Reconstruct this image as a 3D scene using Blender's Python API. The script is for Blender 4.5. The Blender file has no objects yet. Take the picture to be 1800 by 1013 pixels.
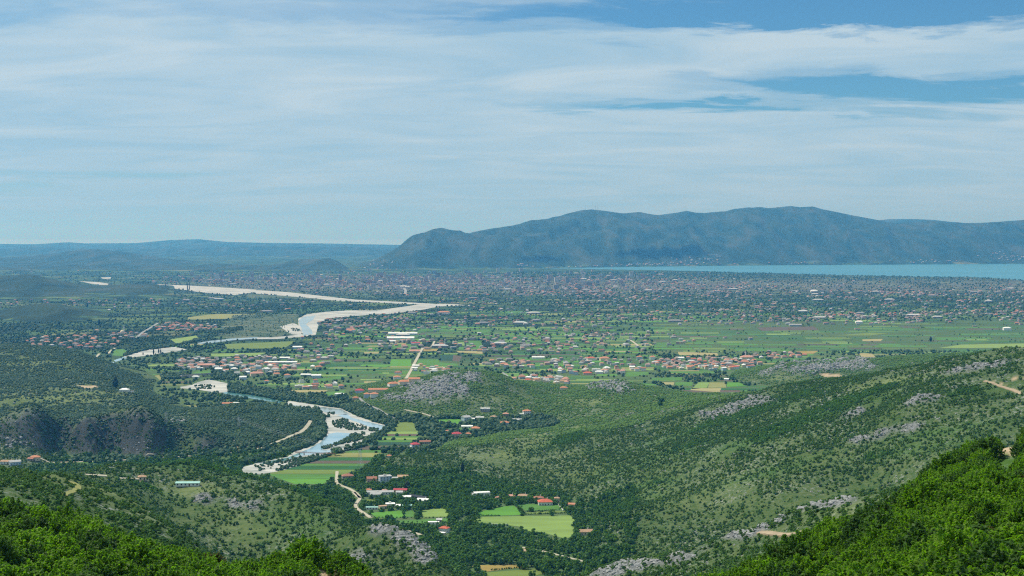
import bpy, bmesh, math, random
import numpy as np
from mathutils import Vector, Matrix, Euler

random.seed(7)
rng = np.random.default_rng(11)
scene = bpy.context.scene
col = scene.collection

# ------------------------------------------------------------------ camera, sky, sun, exposure
EYE = 350.0          # height of the viewpoint above the sea
F = 2450.0           # focal length in pixels of the 1800 px wide photograph
PITCH = math.atan((506.5 - 414.0) / F)
cam_data = bpy.data.cameras.new('camera')
cam_data.sensor_width = 36.0
cam_data.lens = 36.0 * F / 1800.0
cam_data.clip_start = 1.0
cam_data.clip_end = 400000.0
cam = bpy.data.objects.new('camera', cam_data)
cam.location = (0, 0, EYE)
cam.rotation_euler = (math.pi / 2 - PITCH, 0, 0)
col.objects.link(cam)
scene.camera = cam

SUN_ELEV = math.radians(55)
SUN_AZ = math.radians(-66)      # measured from the view direction (+Y) towards +X
to_sun = Vector((math.sin(SUN_AZ) * math.cos(SUN_ELEV), math.cos(SUN_AZ) * math.cos(SUN_ELEV), math.sin(SUN_ELEV)))
sun_data = bpy.data.lights.new('sun', 'SUN')
sun_data.energy = 5.0
sun_data.angle = math.radians(0.5)
sun_data.color = (1.0, 0.945, 0.80)
sun = bpy.data.objects.new('sun', sun_data)
sun.rotation_euler = to_sun.to_track_quat('Z', 'Y').to_euler()
sun.location = (0, 0, 2000)
col.objects.link(sun)

world = bpy.data.worlds.new('World')
scene.world = world
world.use_nodes = True


class NT:
    """tiny node-tree builder"""
    def __init__(self, tree):
        self.t = tree
        self.n = tree.nodes
        self.l = tree.links

    def new(self, typ, **kw):
        nd = self.n.new(typ)
        for k, v in kw.items():
            setattr(nd, k, v)
        return nd

    def put(self, sock, v):
        if v is None:
            return
        if isinstance(v, bpy.types.NodeSocket):
            self.l.new(v, sock)
        else:
            try:
                sock.default_value = v
            except Exception:
                sock.default_value = (v[0], v[1], v[2], 1.0) if hasattr(v, '__len__') and len(v) == 3 else v

    def math(self, op, a, b=None, c=None, clamp=False):
        nd = self.new('ShaderNodeMath', operation=op)
        nd.use_clamp = clamp
        self.put(nd.inputs[0], a); self.put(nd.inputs[1], b); self.put(nd.inputs[2], c)
        return nd.outputs[0]

    def vmath(self, op, a, b=None):
        nd = self.new('ShaderNodeVectorMath', operation=op)
        self.put(nd.inputs[0], a); self.put(nd.inputs[1], b)
        return nd.outputs[0] if op not in ('DOT_PRODUCT', 'LENGTH') else nd.outputs['Value']

    def mix(self, fac, a, b, mode='MIX'):
        nd = self.new('ShaderNodeMix', data_type='RGBA', blend_type=mode)
        self.put(nd.inputs[0], fac)
        for s, v in ((nd.inputs[6], a), (nd.inputs[7], b)):
            if isinstance(v, tuple) and len(v) == 3:
                v = (*v, 1.0)
            self.put(s, v)
        return nd.outputs[2]

    def ramp(self, v, stops, interp='LINEAR'):
        nd = self.new('ShaderNodeValToRGB')
        cr = nd.color_ramp
        cr.interpolation = interp
        while len(cr.elements) < len(stops):
            cr.elements.new(0.5)
        for e, (p, c) in zip(cr.elements, stops):
            e.position = p
            e.color = (c, c, c, 1) if not hasattr(c, '__len__') else (*c[:3], 1)
        self.put(nd.inputs[0], v)
        return nd.outputs[0]

    def noise(self, vec, scale, detail=4, rough=0.55, dist=0.0):
        nd = self.new('ShaderNodeTexNoise')
        self.put(nd.inputs['Vector'], vec)
        nd.inputs['Scale'].default_value = scale
        nd.inputs['Detail'].default_value = detail
        nd.inputs['Roughness'].default_value = rough
        nd.inputs['Distortion'].default_value = dist
        return nd.outputs[0]

    def mapping(self, vec, loc=(0, 0, 0), rot=(0, 0, 0), scale=(1, 1, 1)):
        nd = self.new('ShaderNodeMapping')
        self.put(nd.inputs[0], vec)
        nd.inputs[1].default_value = loc; nd.inputs[2].default_value = rot; nd.inputs[3].default_value = scale
        return nd.outputs[0]


# sky: Nishita daylight under a thin torn veil of high cloud, laid out by direction (a layer far overhead)
w = NT(world.node_tree)
w.n.clear()
sky = w.new('ShaderNodeTexSky', sky_type='NISHITA')
sky.sun_disc = False
sky.sun_elevation = SUN_ELEV
sky.sun_rotation = SUN_AZ
sky.altitude = 300
sky.air_density = 1.0
sky.dust_density = 0.3
sky.ozone_density = 3.0
SKY_TINT = (0.50, 0.92, 1.16, 1)
tint = w.mix(1.0, sky.outputs[0], SKY_TINT, 'MULTIPLY')
bg_sky = w.new('ShaderNodeBackground'); w.put(bg_sky.inputs[0], tint); bg_sky.inputs[1].default_value = 0.078
tc = w.new('ShaderNodeTexCoord')
sep = w.new('ShaderNodeSeparateXYZ'); w.put(sep.inputs[0], tc.outputs['Generated'])
zc = w.math('ADD', w.math('MAXIMUM', sep.outputs[2], 0.0), 0.10)
px_ = w.math('DIVIDE', sep.outputs[0], zc)
py_ = w.math('DIVIDE', sep.outputs[1], zc)
cmb = w.new('ShaderNodeCombineXYZ'); w.put(cmb.inputs[0], px_); w.put(cmb.inputs[1], py_)
P = cmb.outputs[0]
n1 = w.noise(w.mapping(P, (3.1, 1.7, 0), (0, 0, 0.10), (0.30, 0.62, 1)), 1.0, 5, 0.5, 0.35)
n2 = w.noise(w.mapping(P, (7.3, -2.2, 0), (0, 0, 0.30), (0.85, 1.6, 1)), 1.3, 9, 0.58, 0.9)
n3 = w.noise(w.mapping(P, (1.3, 9.2, 0), (0, 0, -0.35), (1.5, 2.4, 1)), 1.6, 8, 0.6, 0.9)

n4 = w.noise(w.mapping(P, (5.5, 4.1, 0), (0, 0, 0.55), (1.0, 1.7, 1)), 1.4, 8, 0.62, 1.0)
px_t = w.math('ADD', px_, w.math('MULTIPLY', w.math('SUBTRACT', n2, 0.5), 1.5))
py_t = w.math('ADD', py_, w.math('ADD', w.math('MULTIPLY', w.math('SUBTRACT', n3, 0.5), 0.5), w.math('MULTIPLY', w.math('SUBTRACT', n4, 0.5), 0.7)))


def gap(xc, yc, rx, ry, ang=0.0):
    """an oval thinning of the veil at a place in the cloud layer, edges torn by noise"""
    dx = w.math('SUBTRACT', px_t, xc); dy = w.math('SUBTRACT', py_t, yc)
    ca, sa = math.cos(ang), math.sin(ang)
    a = w.math('ADD', w.math('MULTIPLY', dx, ca / rx), w.math('MULTIPLY', dy, sa / rx))
    b = w.math('ADD', w.math('MULTIPLY', dx, -sa / ry), w.math('MULTIPLY', dy, ca / ry))
    r2 = w.math('ADD', w.math('MULTIPLY', a, a), w.math('MULTIPLY', b, b))
    return w.math('POWER', 2.718, w.math('MULTIPLY', r2, -1.0))


def dir_xy(px, py):
    ex = (px - 900) / F; e = (414 - py) / F
    n = math.sqrt(ex * ex + 1 + e * e)
    z = e / n + 0.10
    return (ex / n) / z, (1 / n) / z


cover = w.math('MULTIPLY', w.math('SUBTRACT', n1, 0.5), 1.1)
cover = w.math('ADD', cover, w.math('MULTIPLY', w.math('SUBTRACT', n2, 0.5), 0.95))
cover = w.math('ADD', cover, w.math('ADD', w.math('MULTIPLY', w.math('SUBTRACT', n3, 0.5), 0.40), w.math('MULTIPLY', w.math('SUBTRACT', n4, 0.5), 0.50)))
cover = w.math('ADD', cover, 0.93)
for (qx, qy, rx, ry, amp, ang) in (
        (1590, 8, 0.50, 0.26, 1.0, 0.05), (1750, 38, 0.40, 0.20, 0.8, 0.0), (1420, 40, 0.3, 0.12, 0.35, 0.0),
        (1560, 168, 0.50, 0.26, 1.0, 0.08), (1500, 140, 0.4, 0.16, 0.5, 0.0), (1720, 160, 0.5, 0.24, 0.6, 0.0),
        (1290, 192, 0.5, 0.11, 0.85, 0.04), (1190, 182, 0.35, 0.08, 0.5, 0.0), (1120, 112, 0.8, 0.24, 0.36, 0.0), (1130, 150, 0.6, 0.16, 0.3, 0.0),
        (990, 185, 0.6, 0.16, 0.38, 0.0), (1050, 18, 0.8, 0.16, 0.45, 0.0), (720, 10, 1.0, 0.16, 0.2, 0.0), (1240, 30, 0.5, 0.14, 0.35, 0.0),
        (1790, 210, 0.4, 0.12, 0.3, 0.0), (860, 60, 0.6, 0.14, 0.2, 0.0),
        (150, 340, 2.2, 1.0, 0.42, 0.0), (0, 300, 2.0, 0.5, 0.22, 0.0), (380, 277, 1.0, 0.12, 0.26, 0.0), (860, 60, 0.6, 0.2, 0.25, 0.0), (1500, 255, 0.8, 0.16, 0.2, 0.0)):
    gx, gy = dir_xy(qx, qy)
    cover = w.math('SUBTRACT', cover, w.math('MULTIPLY', gap(gx, gy, rx, ry, ang), amp))
for (qx, qy, rx, ry, amp) in ((1300, 85, 1.6, 0.28, 0.25), (1450, 5, 0.25, 0.1, 0.1), (1200, 240, 1.6, 0.3, 0.25),
                              (500, 100, 2.0, 0.5, 0.12), (950, 110, 0.6, 0.3, 0.12), (800, 270, 2.5, 0.25, 0.18)):
    gx, gy = dir_xy(qx, qy)
    cover = w.math('ADD', cover, w.math('MULTIPLY', gap(gx, gy, rx, ry), amp))
low_air = w.math('POWER', 2.718, w.math('MULTIPLY', w.math('MAXIMUM', sep.outputs[2], 0.0), -22.0))
cover = w.math('ADD', cover, w.math('MULTIPLY', low_air, 0.95))
cover = w.ramp(cover, [(0.10, 0.0), (0.5, 0.50), (0.95, 0.93)], 'EASE')
cloud_col = w.mix(w.ramp(n2, [(0.35, 0.0), (0.65, 1.0)]), (0.39, 0.59, 0.74), (0.58, 0.72, 0.80))
cloud_col = w.mix(low_air, cloud_col, (0.34, 0.54, 0.69))
bg_cloud = w.new('ShaderNodeBackground'); w.put(bg_cloud.inputs[0], cloud_col); bg_cloud.inputs[1].default_value = 0.95
msh = w.new('ShaderNodeMixShader'); w.put(msh.inputs[0], cover)
w.l.new(bg_sky.outputs[0], msh.inputs[1]); w.l.new(bg_cloud.outputs[0], msh.inputs[2])
wo = w.new('ShaderNodeOutputWorld'); w.l.new(msh.outputs[0], wo.inputs[0])

scene.view_settings.view_transform = 'Standard'
scene.view_settings.look = 'None'
scene.view_settings.gamma = 1.0
scene.view_settings.use_curve_mapping = False
scene.view_settings.exposure = 0.0
scene.render.engine = 'CYCLES'
cy = scene.cycles
cy.use_denoising = False
try:
    cy.denoiser = 'OPENIMAGEDENOISE'
    cy.denoising_prefilter = 'ACCURATE'
except Exception:
    pass
cy.max_bounces = 4
cy.diffuse_bounces = 2
cy.glossy_bounces = 2
cy.transmission_bounces = 2
cy.volume_bounces = 0
cy.transparent_max_bounces = 8
cy.sample_clamp_indirect = 3.0
cy.blur_glossy = 1.0
cy.caustics_reflective = False
cy.caustics_refractive = False
cy.filter_width = 1.2


# ------------------------------------------------------------------ projection helpers
CP, SP = math.cos(PITCH), math.sin(PITCH)


def ray(px, py):
    """direction with unit forward (Y) component through a point of the photograph"""
    v = 506.5 - py
    dy = F * CP + v * SP
    dz = -F * SP + v * CP
    return (px - 900.0) / dy, 1.0, dz / dy


def at_depth(px, py, d):
    rx, _, rz = ray(px, py)
    return rx * d, d, EYE + rz * d


def on_z(px, py, z=20.0):
    rx, _, rz = ray(px, py)
    d = (z - EYE) / rz
    return rx * d, d


def project(x, y, z):
    y = np.maximum(y, 1e-3)
    dz = z - EYE
    f = y * CP - dz * SP
    u = y * SP + dz * CP
    return 900 + F * x / f, 506.5 - F * u / f


# ------------------------------------------------------------------ noise on arrays
_perm = np.random.default_rng(5).permutation(4096)
_ang = np.random.default_rng(6).random(4096) * 2 * np.pi
_gx, _gy = np.cos(_ang), np.sin(_ang)


def perlin(x, y):
    xi = np.floor(x).astype(np.int64); yi = np.floor(y).astype(np.int64)
    xf = x - xi; yf = y - yi
    u = xf * xf * xf * (xf * (xf * 6 - 15) + 10); v = yf * yf * yf * (yf * (yf * 6 - 15) + 10)

    def g(ix, iy, fx, fy):
        h = _perm[(_perm[ix & 4095] + iy) & 4095]
        return _gx[h] * fx + _gy[h] * fy
    a = g(xi, yi, xf, yf); b = g(xi + 1, yi, xf - 1, yf)
    c = g(xi, yi + 1, xf, yf - 1); d = g(xi + 1, yi + 1, xf - 1, yf - 1)
    return (a + (b - a) * u + (c - a) * v + (a - b - c + d) * u * v) * 1.5


def fbm(x, y, octv=4, gain=0.5):
    s = 0; a = 1.0; t = 0
    for i in range(octv):
        s = s + a * perlin(x * 2 ** i + 17.3 * i, y * 2 ** i - 9.1 * i); t += a; a *= gain
    return s / t


def ridged(x, y, octv=4):
    s = 0; a = 1.0; t = 0
    for i in range(octv):
        s = s + a * (1 - 2 * np.abs(perlin(x * 2 ** i + 5.3 * i, y * 2 ** i + 3.1 * i))); t += a; a *= 0.5
    return s / t


def smooth(a, b, x):
    t = np.clip((x - a) / (b - a), 0, 1)
    return t * t * (3 - 2 * t)


# ------------------------------------------------------------------ terrain heights
PLAIN = 20.0
LAKE_Z = 14.0
# control points of the near country: (px, py, distance) seen points, or (px, 'z', distance, height)
CTRL = []


def C(px, py, d):
    x, y, z = at_depth(px, py, d)
    CTRL.append((x / math.hypot(y, 60.0) if y < 100 else x / y, d, z))


def Cz(px, d, z):
    CTRL.append(((px - 900) / F, d, z))


for px in (-500, -200, 0, 200, 400, 600, 800, 1000, 1200, 1400, 1600, 1800, 2000, 2300):
    Cz(px, 25, 343)
for a in [(-300, 1013, 100), (0, 1013, 100), (-300, 890, 190), (0, 893, 190), (150, 903, 190), (330, 996, 180), (450, 1018, 178), (600, 1020, 175), (700, 1034, 170), (800, 1060, 155),
          (250, 1040, 100), (500, 1045, 100), (700, 1060, 100), (900, 1100, 110),
          # spur on the left
          (0, 868, 560), (0, 820, 800), (130, 850, 850), (150, 882, 620), (230, 868, 800), (290, 905, 760), (200, 895, 640), (400, 985, 650), (340, 940, 700), (-300, 800, 820), (-300, 860, 560),
          (60, 835, 830),
          # gully behind the spur and the hill beyond it
          (300, 926, 1130), (350, 950, 1140), (420, 985, 1120), (240, 890, 1120), (150, 843, 1230), (230, 838, 1290), (80, 826, 1250),
          (200, 816, 1380), (300, 806, 1400), (360, 808, 1400), (430, 822, 1350), (520, 848, 1280), (600, 885, 1210),
          (300, 860, 1290), (400, 870, 1260), (400, 920, 1190), (500, 900, 1200), (500, 960, 1120), (600, 950, 1085), (600, 1000, 1000),
          (640, 915, 1100), (680, 915, 1080), (720, 932, 1050), (760, 962, 1020), (790, 1000, 980), (700, 965, 1020), (700, 1005, 970),
          # cliff and the plateau behind it
          (0, 736, 2120), (80, 734, 2120), (150, 736, 2120), (220, 739, 2120), (280, 739, 2120), (350, 752, 2150), (430, 772, 2180), (480, 773, 2200), (-300, 733, 2120), (0, 731, 2220), (150, 731, 2220), (280, 734, 2220), (0, 725, 2340), (150, 724, 2340), (280, 728, 2340), (400, 762, 2260),
          (0, 718, 2480), (150, 700, 2520), (0, 650, 3000), (100, 608, 3480), (0, 604, 3500), (-300, 600, 3500), (170, 626, 3400), (215, 650, 3200), (150, 660, 2900),
          (250, 690, 2700), (300, 716, 2600), (450, 702, 2530), (540, 733, 2390), (520, 760, 2230), (400, 740, 2350), (480, 725, 2400),
          # rocky hill in the middle
          (700, 690, 2680), (760, 660, 2750), (830, 653, 2800), (880, 657, 2850), (930, 681, 2800), (1000, 690, 2750), (1060, 670, 2780), (1120, 672, 2780),
          (1180, 690, 2720), (1250, 690, 2650), (1000, 720, 2500), (1100, 700, 2500), (800, 700, 2600), (900, 700, 2620),
          # hill behind the village on the right
          (1330, 652, 3200), (1400, 640, 3200), (1480, 633, 3200), (1560, 629, 3150), (1640, 624, 3050), (1750, 618, 3000), (1900, 612, 3000),
          # long right-hand ridge
          (1000, 746, 2300), (1050, 742, 2260), (1150, 722, 2200), (1250, 698, 2150), (1350, 680, 2050), (1450, 665, 1950), (1550, 650, 1850), (1650, 632, 1750), (1740, 615, 1680),
          (1800, 612, 1650), (2000, 598, 1600), (2300, 585, 1550),
          (800, 775, 2180), (850, 768, 2220), (920, 755, 2260), (700, 805, 2020), (760, 800, 2020), (900, 800, 1980), (1000, 790, 1960),
          # its near side
          (1750, 680, 1480), (1750, 740, 1300), (1400, 700, 1842), (1400, 800, 1459), (1400, 850, 1376), (1300, 780, 1600), (1300, 940, 1290), (1200, 975, 1290),
          (1100, 900, 1490), (1100, 800, 1840), (1050, 850, 1742), (1200, 850, 1560), (1200, 760, 1880), (1600, 700, 1500), (1600, 800, 1332), (1500, 750, 1532), (1500, 850, 1340), (2000, 750, 1200), (2000, 680, 1350),
          # rock spur falling to the valley
          (1050, 1005, 1030), (1100, 978, 1000), (1200, 965, 950), (1290, 938, 900), (1350, 918, 870), (1400, 890, 850), (1450, 878, 800), (1520, 863, 780), (1580, 850, 760), (1700, 840, 740),
          (1250, 1000, 760), (1350, 960, 740), (1200, 1013, 700),
          # bushy slope on the right
          (1180, 1030, 150), (1250, 998, 150), (1400, 938, 150), (1540, 876, 150), (1600, 846, 150), (1650, 822, 150), (1720, 822, 150), (1800, 814, 150), (2000, 780, 140), (2300, 770, 140),
          (1800, 1013, 62), (1500, 1013, 82), (1300, 1060, 100), (2100, 1013, 60), (1780, 781, 235), (1740, 788, 235), (1840, 779, 235), (1650, 812, 240), (1100, 1100, 150)]:
    C(*a)
for a in [(-300, 300, 258), (0, 300, 262), (200, 300, 258), (400, 300, 262), (600, 300, 262), (0, 420, 240), (200, 450, 235), (400, 450, 230), (600, 400, 235), (750, 300, 268),
          (0, 1050, 120), (-300, 1050, 120), (130, 1050, 140), (-300, 1500, 40), (-300, 2000, 14), (290, 900, 165), (400, 820, 140), (500, 700, 158), (500, 900, 108), (600, 700, 160), (700, 720, 155), (800, 700, 150),
          (900, 100, 322), (900, 200, 292), (900, 400, 222), (900, 700, 148), (900, 1000, 80), (900, 1200, 40), (1000, 300, 268), (1000, 500, 205),
          (850, 1000, 80), (850, 1150, 40), (760, 1150, 60), (680, 1200, 70), (600, 1330, 60), (700, 1330, 30),
          (1250, 450, 226), (1250, 600, 188), (1500, 350, 270), (1500, 500, 240), (1800, 350, 284), (1800, 500, 262), (2200, 500, 265), (1250, 260, 272), (1400, 250, 284), (1100, 250, 270), (1100, 500, 205), (1100, 800, 140),
          (1050, 1180, 40), (1200, 1130, 60), (1350, 1080, 80), (1500, 1060, 95), (1650, 1050, 110), (1800, 1030, 130), (2200, 1000, 150),
          (1450, 2600, 40), (1700, 2500, 70), (1900, 2500, 75), (1300, 2900, 14), (1600, 2750, 40), (2200, 2500, 80), (2000, 2000, 160)]:
    Cz(*a)
low = {-300: (2060, 2100, 4300), -100: (1600, 1800, 2060, 2100, 4100), 100: (1600, 1800, 2060, 2105, 4100), 200: (1640, 1850, 2105, 3600, 4100), 300: (1650, 1850, 2108, 2900, 3300, 4100),
       400: (1650, 1900, 2125, 2700, 3100, 3600, 4100), 480: (1650, 1900, 2050, 2145, 2680, 3200, 4100), 560: (1650, 1900, 2100, 2300, 2560, 2700, 3200, 4100),
       600: (1530, 1650, 1900, 2200, 2350, 2500, 2620, 2700, 3200, 4100), 680: (1500, 1700, 1900, 2150, 2400, 2500, 3300, 4100), 740: (1450, 1600, 1900, 2150, 2300, 3300, 4100), 800: (1400, 1600, 1800, 2300, 2450, 3300, 4100),
       850: (1380, 1500, 1700, 2430, 3300, 4100), 900: (1360, 1450, 1600, 2430, 3250, 4100), 960: (1360, 1450, 1580, 1720, 2470, 3200, 4100), 1010: (1420, 1500, 1580, 1660, 3150, 4100),
       1080: (3150, 3500, 4100), 1180: (3100, 3500, 4100), 1260: (2950, 3200, 3700, 4100), 1330: (3000, 3600, 4100), 1450: (2950, 3700, 4100), 1600: (3700, 4100), 1800: (3700, 4100), 2000: (3700, 4100), 2300: (3700, 4100)}
for px, ds in low.items():
    for d in ds:
        Cz(px, d, 12.0)
CT = np.array(CTRL)
KU, KV = 0.030, 0.055


def _basis(U, D, pts):
    a = U[..., None] / KU - pts[:, 0] / KU
    b = (np.log(D)[..., None] - np.log(pts[:, 1])) / KV
    return np.sqrt(a * a + b * b + 0.25)


_A = _basis(CT[:, 0], CT[:, 1], CT) - np.eye(len(CT)) * 0.02
_n = len(CT)
_M = np.zeros((_n + 3, _n + 3))
_M[:_n, :_n] = _A
_Q = np.c_[np.ones(_n), CT[:, 0] / KU, np.log(CT[:, 1]) / KV]
_M[:_n, _n:] = _Q; _M[_n:, :_n] = _Q.T
_W = np.linalg.solve(_M, np.r_[CT[:, 2], 0, 0, 0])


def near_height(U, D):
    out = np.empty(U.shape)
    for i in range(U.shape[0]):
        out[i] = _basis(U[i], D[i], CT) @ _W[:_n] + _W[_n] + _W[_n + 1] * U[i] / KU + _W[_n + 2] * np.log(D[i]) / KV
    return out


def layer(U, D, sky_pts, d, front, back, power=1.0):
    """a range of hills whose crest at distance d follows the skyline points"""
    pts = np.array(sky_pts, float)
    us = (pts[:, 0] - 900) / F
    zs = np.array([at_depth(p[0], p[1], d)[2] for p in pts])
    zr = np.interp(U, us, zs)
    t = np.where(D < d, (D - (d - front)) / front, 1 - (D - d) / back)
    t = np.clip(t, 0, 1)
    return zr, t


TARABOSH = [(560, 480), (600, 474), (625, 468), (650, 460), (680, 447), (700, 436), (715, 425), (730, 417), (745, 411), (760, 406), (775, 403), (790, 405), (805, 409), (825, 411), (845, 406), (870, 402), (900, 399),
            (920, 394), (950, 387), (980, 380), (1000, 375), (1020, 370), (1035, 368), (1055, 370), (1080, 373), (1100, 374), (1125, 373), (1140, 376), (1157, 378), (1175, 375), (1190, 374), (1207, 371),
            (1222, 374), (1238, 375), (1255, 373), (1275, 372), (1290, 367), (1310, 365), (1335, 364), (1350, 366), (1372, 364), (1388, 361), (1405, 364), (1428, 363), (1445, 368), (1470, 373), (1500, 379),
            (1540, 386), (1570, 392), (1600, 391), (1640, 388), (1660, 388), (1690, 391), (1720, 391), (1760, 389), (1800, 386), (1900, 380), (2100, 376), (2600, 372)]
LAYERS = [
    ([(-900, 430), (-200, 428), (0, 429), (60, 429.5), (120, 426), (150, 428), (240, 427.5), (300, 422), (350, 420.5), (400, 425.5), (460, 427), (560, 428), (640, 429.5), (720, 431), (900, 434), (2600, 434)], 30000, 5000, 3000),
    ([(-900, 438), (0, 437), (60, 435), (150, 437), (300, 437.5), (450, 433), (520, 434), (600, 434), (720, 438), (900, 444)], 24000, 2500, 2500),
    ([(-300, 455), (0, 453), (60, 450), (100, 445), (135, 440), (165, 438), (200, 441), (240, 446), (290, 454), (350, 461), (380, 464)], 17000, 2600, 1500),
    ([(330, 468), (380, 464), (430, 466), (470, 467), (500, 462), (515, 457), (535, 455.5), (560, 455), (580, 454), (592, 458), (602, 465), (615, 474)], 13800, 1000, 700),
    ([(-500, 480), (-200, 483), (0, 485), (25, 484), (40, 482), (60, 483), (75, 487), (100, 492), (120, 497), (150, 501), (180, 504), (230, 500), (260, 500), (285, 503), (310, 509), (330, 514)], 8600, 1500, 700),
    ([(-200, 552), (0, 547), (25, 540), (50, 536), (80, 533.5), (105, 535), (130, 541), (160, 547), (190, 553), (220, 557), (250, 562)], 5800, 500, 500),
]


def far_height(U, D, X, Y):
    z = np.full(U.shape, PLAIN)
    for pts, d, fr, bk in LAYERS:
        zr, t = layer(U, D, pts, d, fr, bk)
        nz = fbm(X / (fr * 0.35), Y / (fr * 0.35), 4)
        prof = np.where(D < d, t ** 1.15, smooth(0, 1, t))
        h = PLAIN + (zr - PLAIN) * np.clip(prof, 0, 1) + nz * (zr - PLAIN) * 0.5 * np.sin(np.pi * t) * (D < d)
        z = np.maximum(z, h)
    # the big mountain: slope measured between the shore line and the crest
    us = (np.array([p[0] for p in TARABOSH], float) - 900) / F
    pxs = U * F + 900
    crest = np.interp(pxs, [560, 700, 800, 1000, 1400, 2600], [14300, 15600, 16600, 17800, 18600, 19000])
    base = np.interp(pxs, [560, 640, 700, 900, 1050, 1300, 1800, 2600], [14000, 13700, 13800, 14150, 14600, 15500, 16500, 17000])
    sp = np.interp(U, us, np.array([p[1] for p in TARABOSH], float))
    zr = EYE - (sp - 414.0) / F * crest * 1.0
    t = (D - base) / (crest - base)
    gul = ridged(X / 1500 + fbm(X / 2500, Y / 2500, 2), Y / 3400, 4)
    gul2 = fbm(X / 700, Y / 900, 4)
    tf = np.clip(t, 0, 1)
    front = tf ** 0.95 * (zr - 5) + 5 + (gul * 120 + gul2 * 55 + fbm(X / 260, Y / 420, 3) * 22 + ridged(X / 620 + fbm(X / 900, Y / 900, 2) * 0.6, Y / 2600, 3) * 70) * np.sin(np.pi * tf) ** 0.8 * np.clip((zr - 20) / 300, 0, 1)
    back = 5 + (zr - 5) * np.clip(1 - (D - crest) / 3500, 0, 1)
    m = np.where(t < 1, front, back)
    m = np.where(t < 0, -50, m)
    z = np.maximum(z, np.where(pxs > 560, m, -50))
    # second range behind the saddle
    zr2, t2 = layer(U, D, [(1450, 400), (1540, 388), (1560, 385.5), (1600, 385), (1640, 386.5), (1700, 394), (1800, 400)], 24500, 3000, 3000)
    h2 = np.where((pxs > 1440) & (pxs < 1810), zr2 * smooth(0, 1, t2), -50)
    z = np.maximum(z, h2)
    return z


LAKE_NEAR = [(880, 473.2), (930, 472), (1000, 473.4), (1100, 475), (1200, 477), (1300, 480), (1400, 483), (1500, 485.3), (1600, 487.3), (1700, 488.6), (1760, 491), (1800, 493.5), (1900, 500), (2100, 515), (2600, 540)]


def lake_depth_line(U):
    pts = LAKE_NEAR
    ds = [on_z(p[0], p[1], LAKE_Z)[1] for p in pts]
    return np.interp(U * F + 900, [p[0] for p in pts], ds, left=1e9)


NUI = 720
U_ax = np.r_[np.linspace(-0.66, -0.40, 46)[:-1], np.linspace(-0.40, 0.40, NUI), np.linspace(0.40, 0.66, 46)[1:]]
Y_ax = np.r_[np.linspace(-60, 20, 9)[:-1], np.exp(np.linspace(math.log(20), math.log(60), 40))[:-1], np.exp(np.linspace(math.log(60), math.log(500), 170))[:-1],
             np.exp(np.linspace(math.log(500), math.log(3800), 440))[:-1], np.exp(np.linspace(math.log(3800), math.log(34500), 280))]


def wid(Y):
    return np.where(Y < 100, np.sqrt(np.maximum(Y, 0) ** 2 + 3600.0), Y + 16.62 * np.exp(-(np.maximum(Y, 100) - 100) / 100.0))


UU, YY = np.meshgrid(U_ax, Y_ax)
WW = wid(YY)
XX = UU * WW
UT = XX / np.maximum(YY, 25.0)
UT = np.clip(UT, -0.66, 0.66)
cw = np.exp(-((YY - 2115) / 110.0) ** 2) * (1 - smooth(-0.20, -0.12, UT))
warp = cw * (ridged(XX / 75, YY * 0 + 1.7, 3) * 13 + fbm(XX / 24, YY * 0 + 7.7, 2) * 8)
ZN = near_height(UT, np.maximum(YY + warp, 25.0))
s_ = 5.0
ZN = PLAIN + s_ * np.logaddexp(0, (ZN - PLAIN - 4) / s_) * smooth(-9, 6, ZN - PLAIN)
ZN = np.where(ZN < PLAIN + 1.2, PLAIN, np.where(ZN < PLAIN + 3, PLAIN + (ZN - PLAIN - 1.2) * 3 / 1.8, ZN))
nearw = 1 - smooth(3500, 4100, YY)
ZF = far_height(UT, YY, XX, YY)
hill = np.clip((ZN - PLAIN - 1) / 25.0, 0, 1) * nearw
ZN = ZN + hill * (fbm(XX / 170, YY / 170, 3) * 9 + fbm(XX / 45, YY / 45, 3) * 3.2) * smooth(350, 900, YY)
ZN = ZN + hill * (fbm(XX / 20, YY / 20, 2) * 0.8) * smooth(60, 200, YY)
ZZ = np.where(YY < 4100, np.maximum(ZN * nearw + ZF * (1 - nearw), ZF), ZF)
def inside(poly, x, y):
    """vectorised point in polygon"""
    x = np.asarray(x); y = np.asarray(y)
    c = np.zeros(x.shape, bool)
    n = len(poly)
    px0 = min(p[0] for p in poly); px1 = max(p[0] for p in poly); py0 = min(p[1] for p in poly); py1 = max(p[1] for p in poly)
    m = (x >= px0) & (x <= px1) & (y >= py0) & (y <= py1)
    if not m.any():
        return c
    xs = x[m]; ys = y[m]; cc = np.zeros(xs.shape, bool)
    j = n - 1
    for i in range(n):
        xi, yi = poly[i]; xj, yj = poly[j]
        if yi != yj:
            cc ^= ((yi > ys) != (yj > ys)) & (xs < (xj - xi) * (ys - yi) / (yj - yi) + xi)
        j = i
    c[m] = cc
    return c


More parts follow.
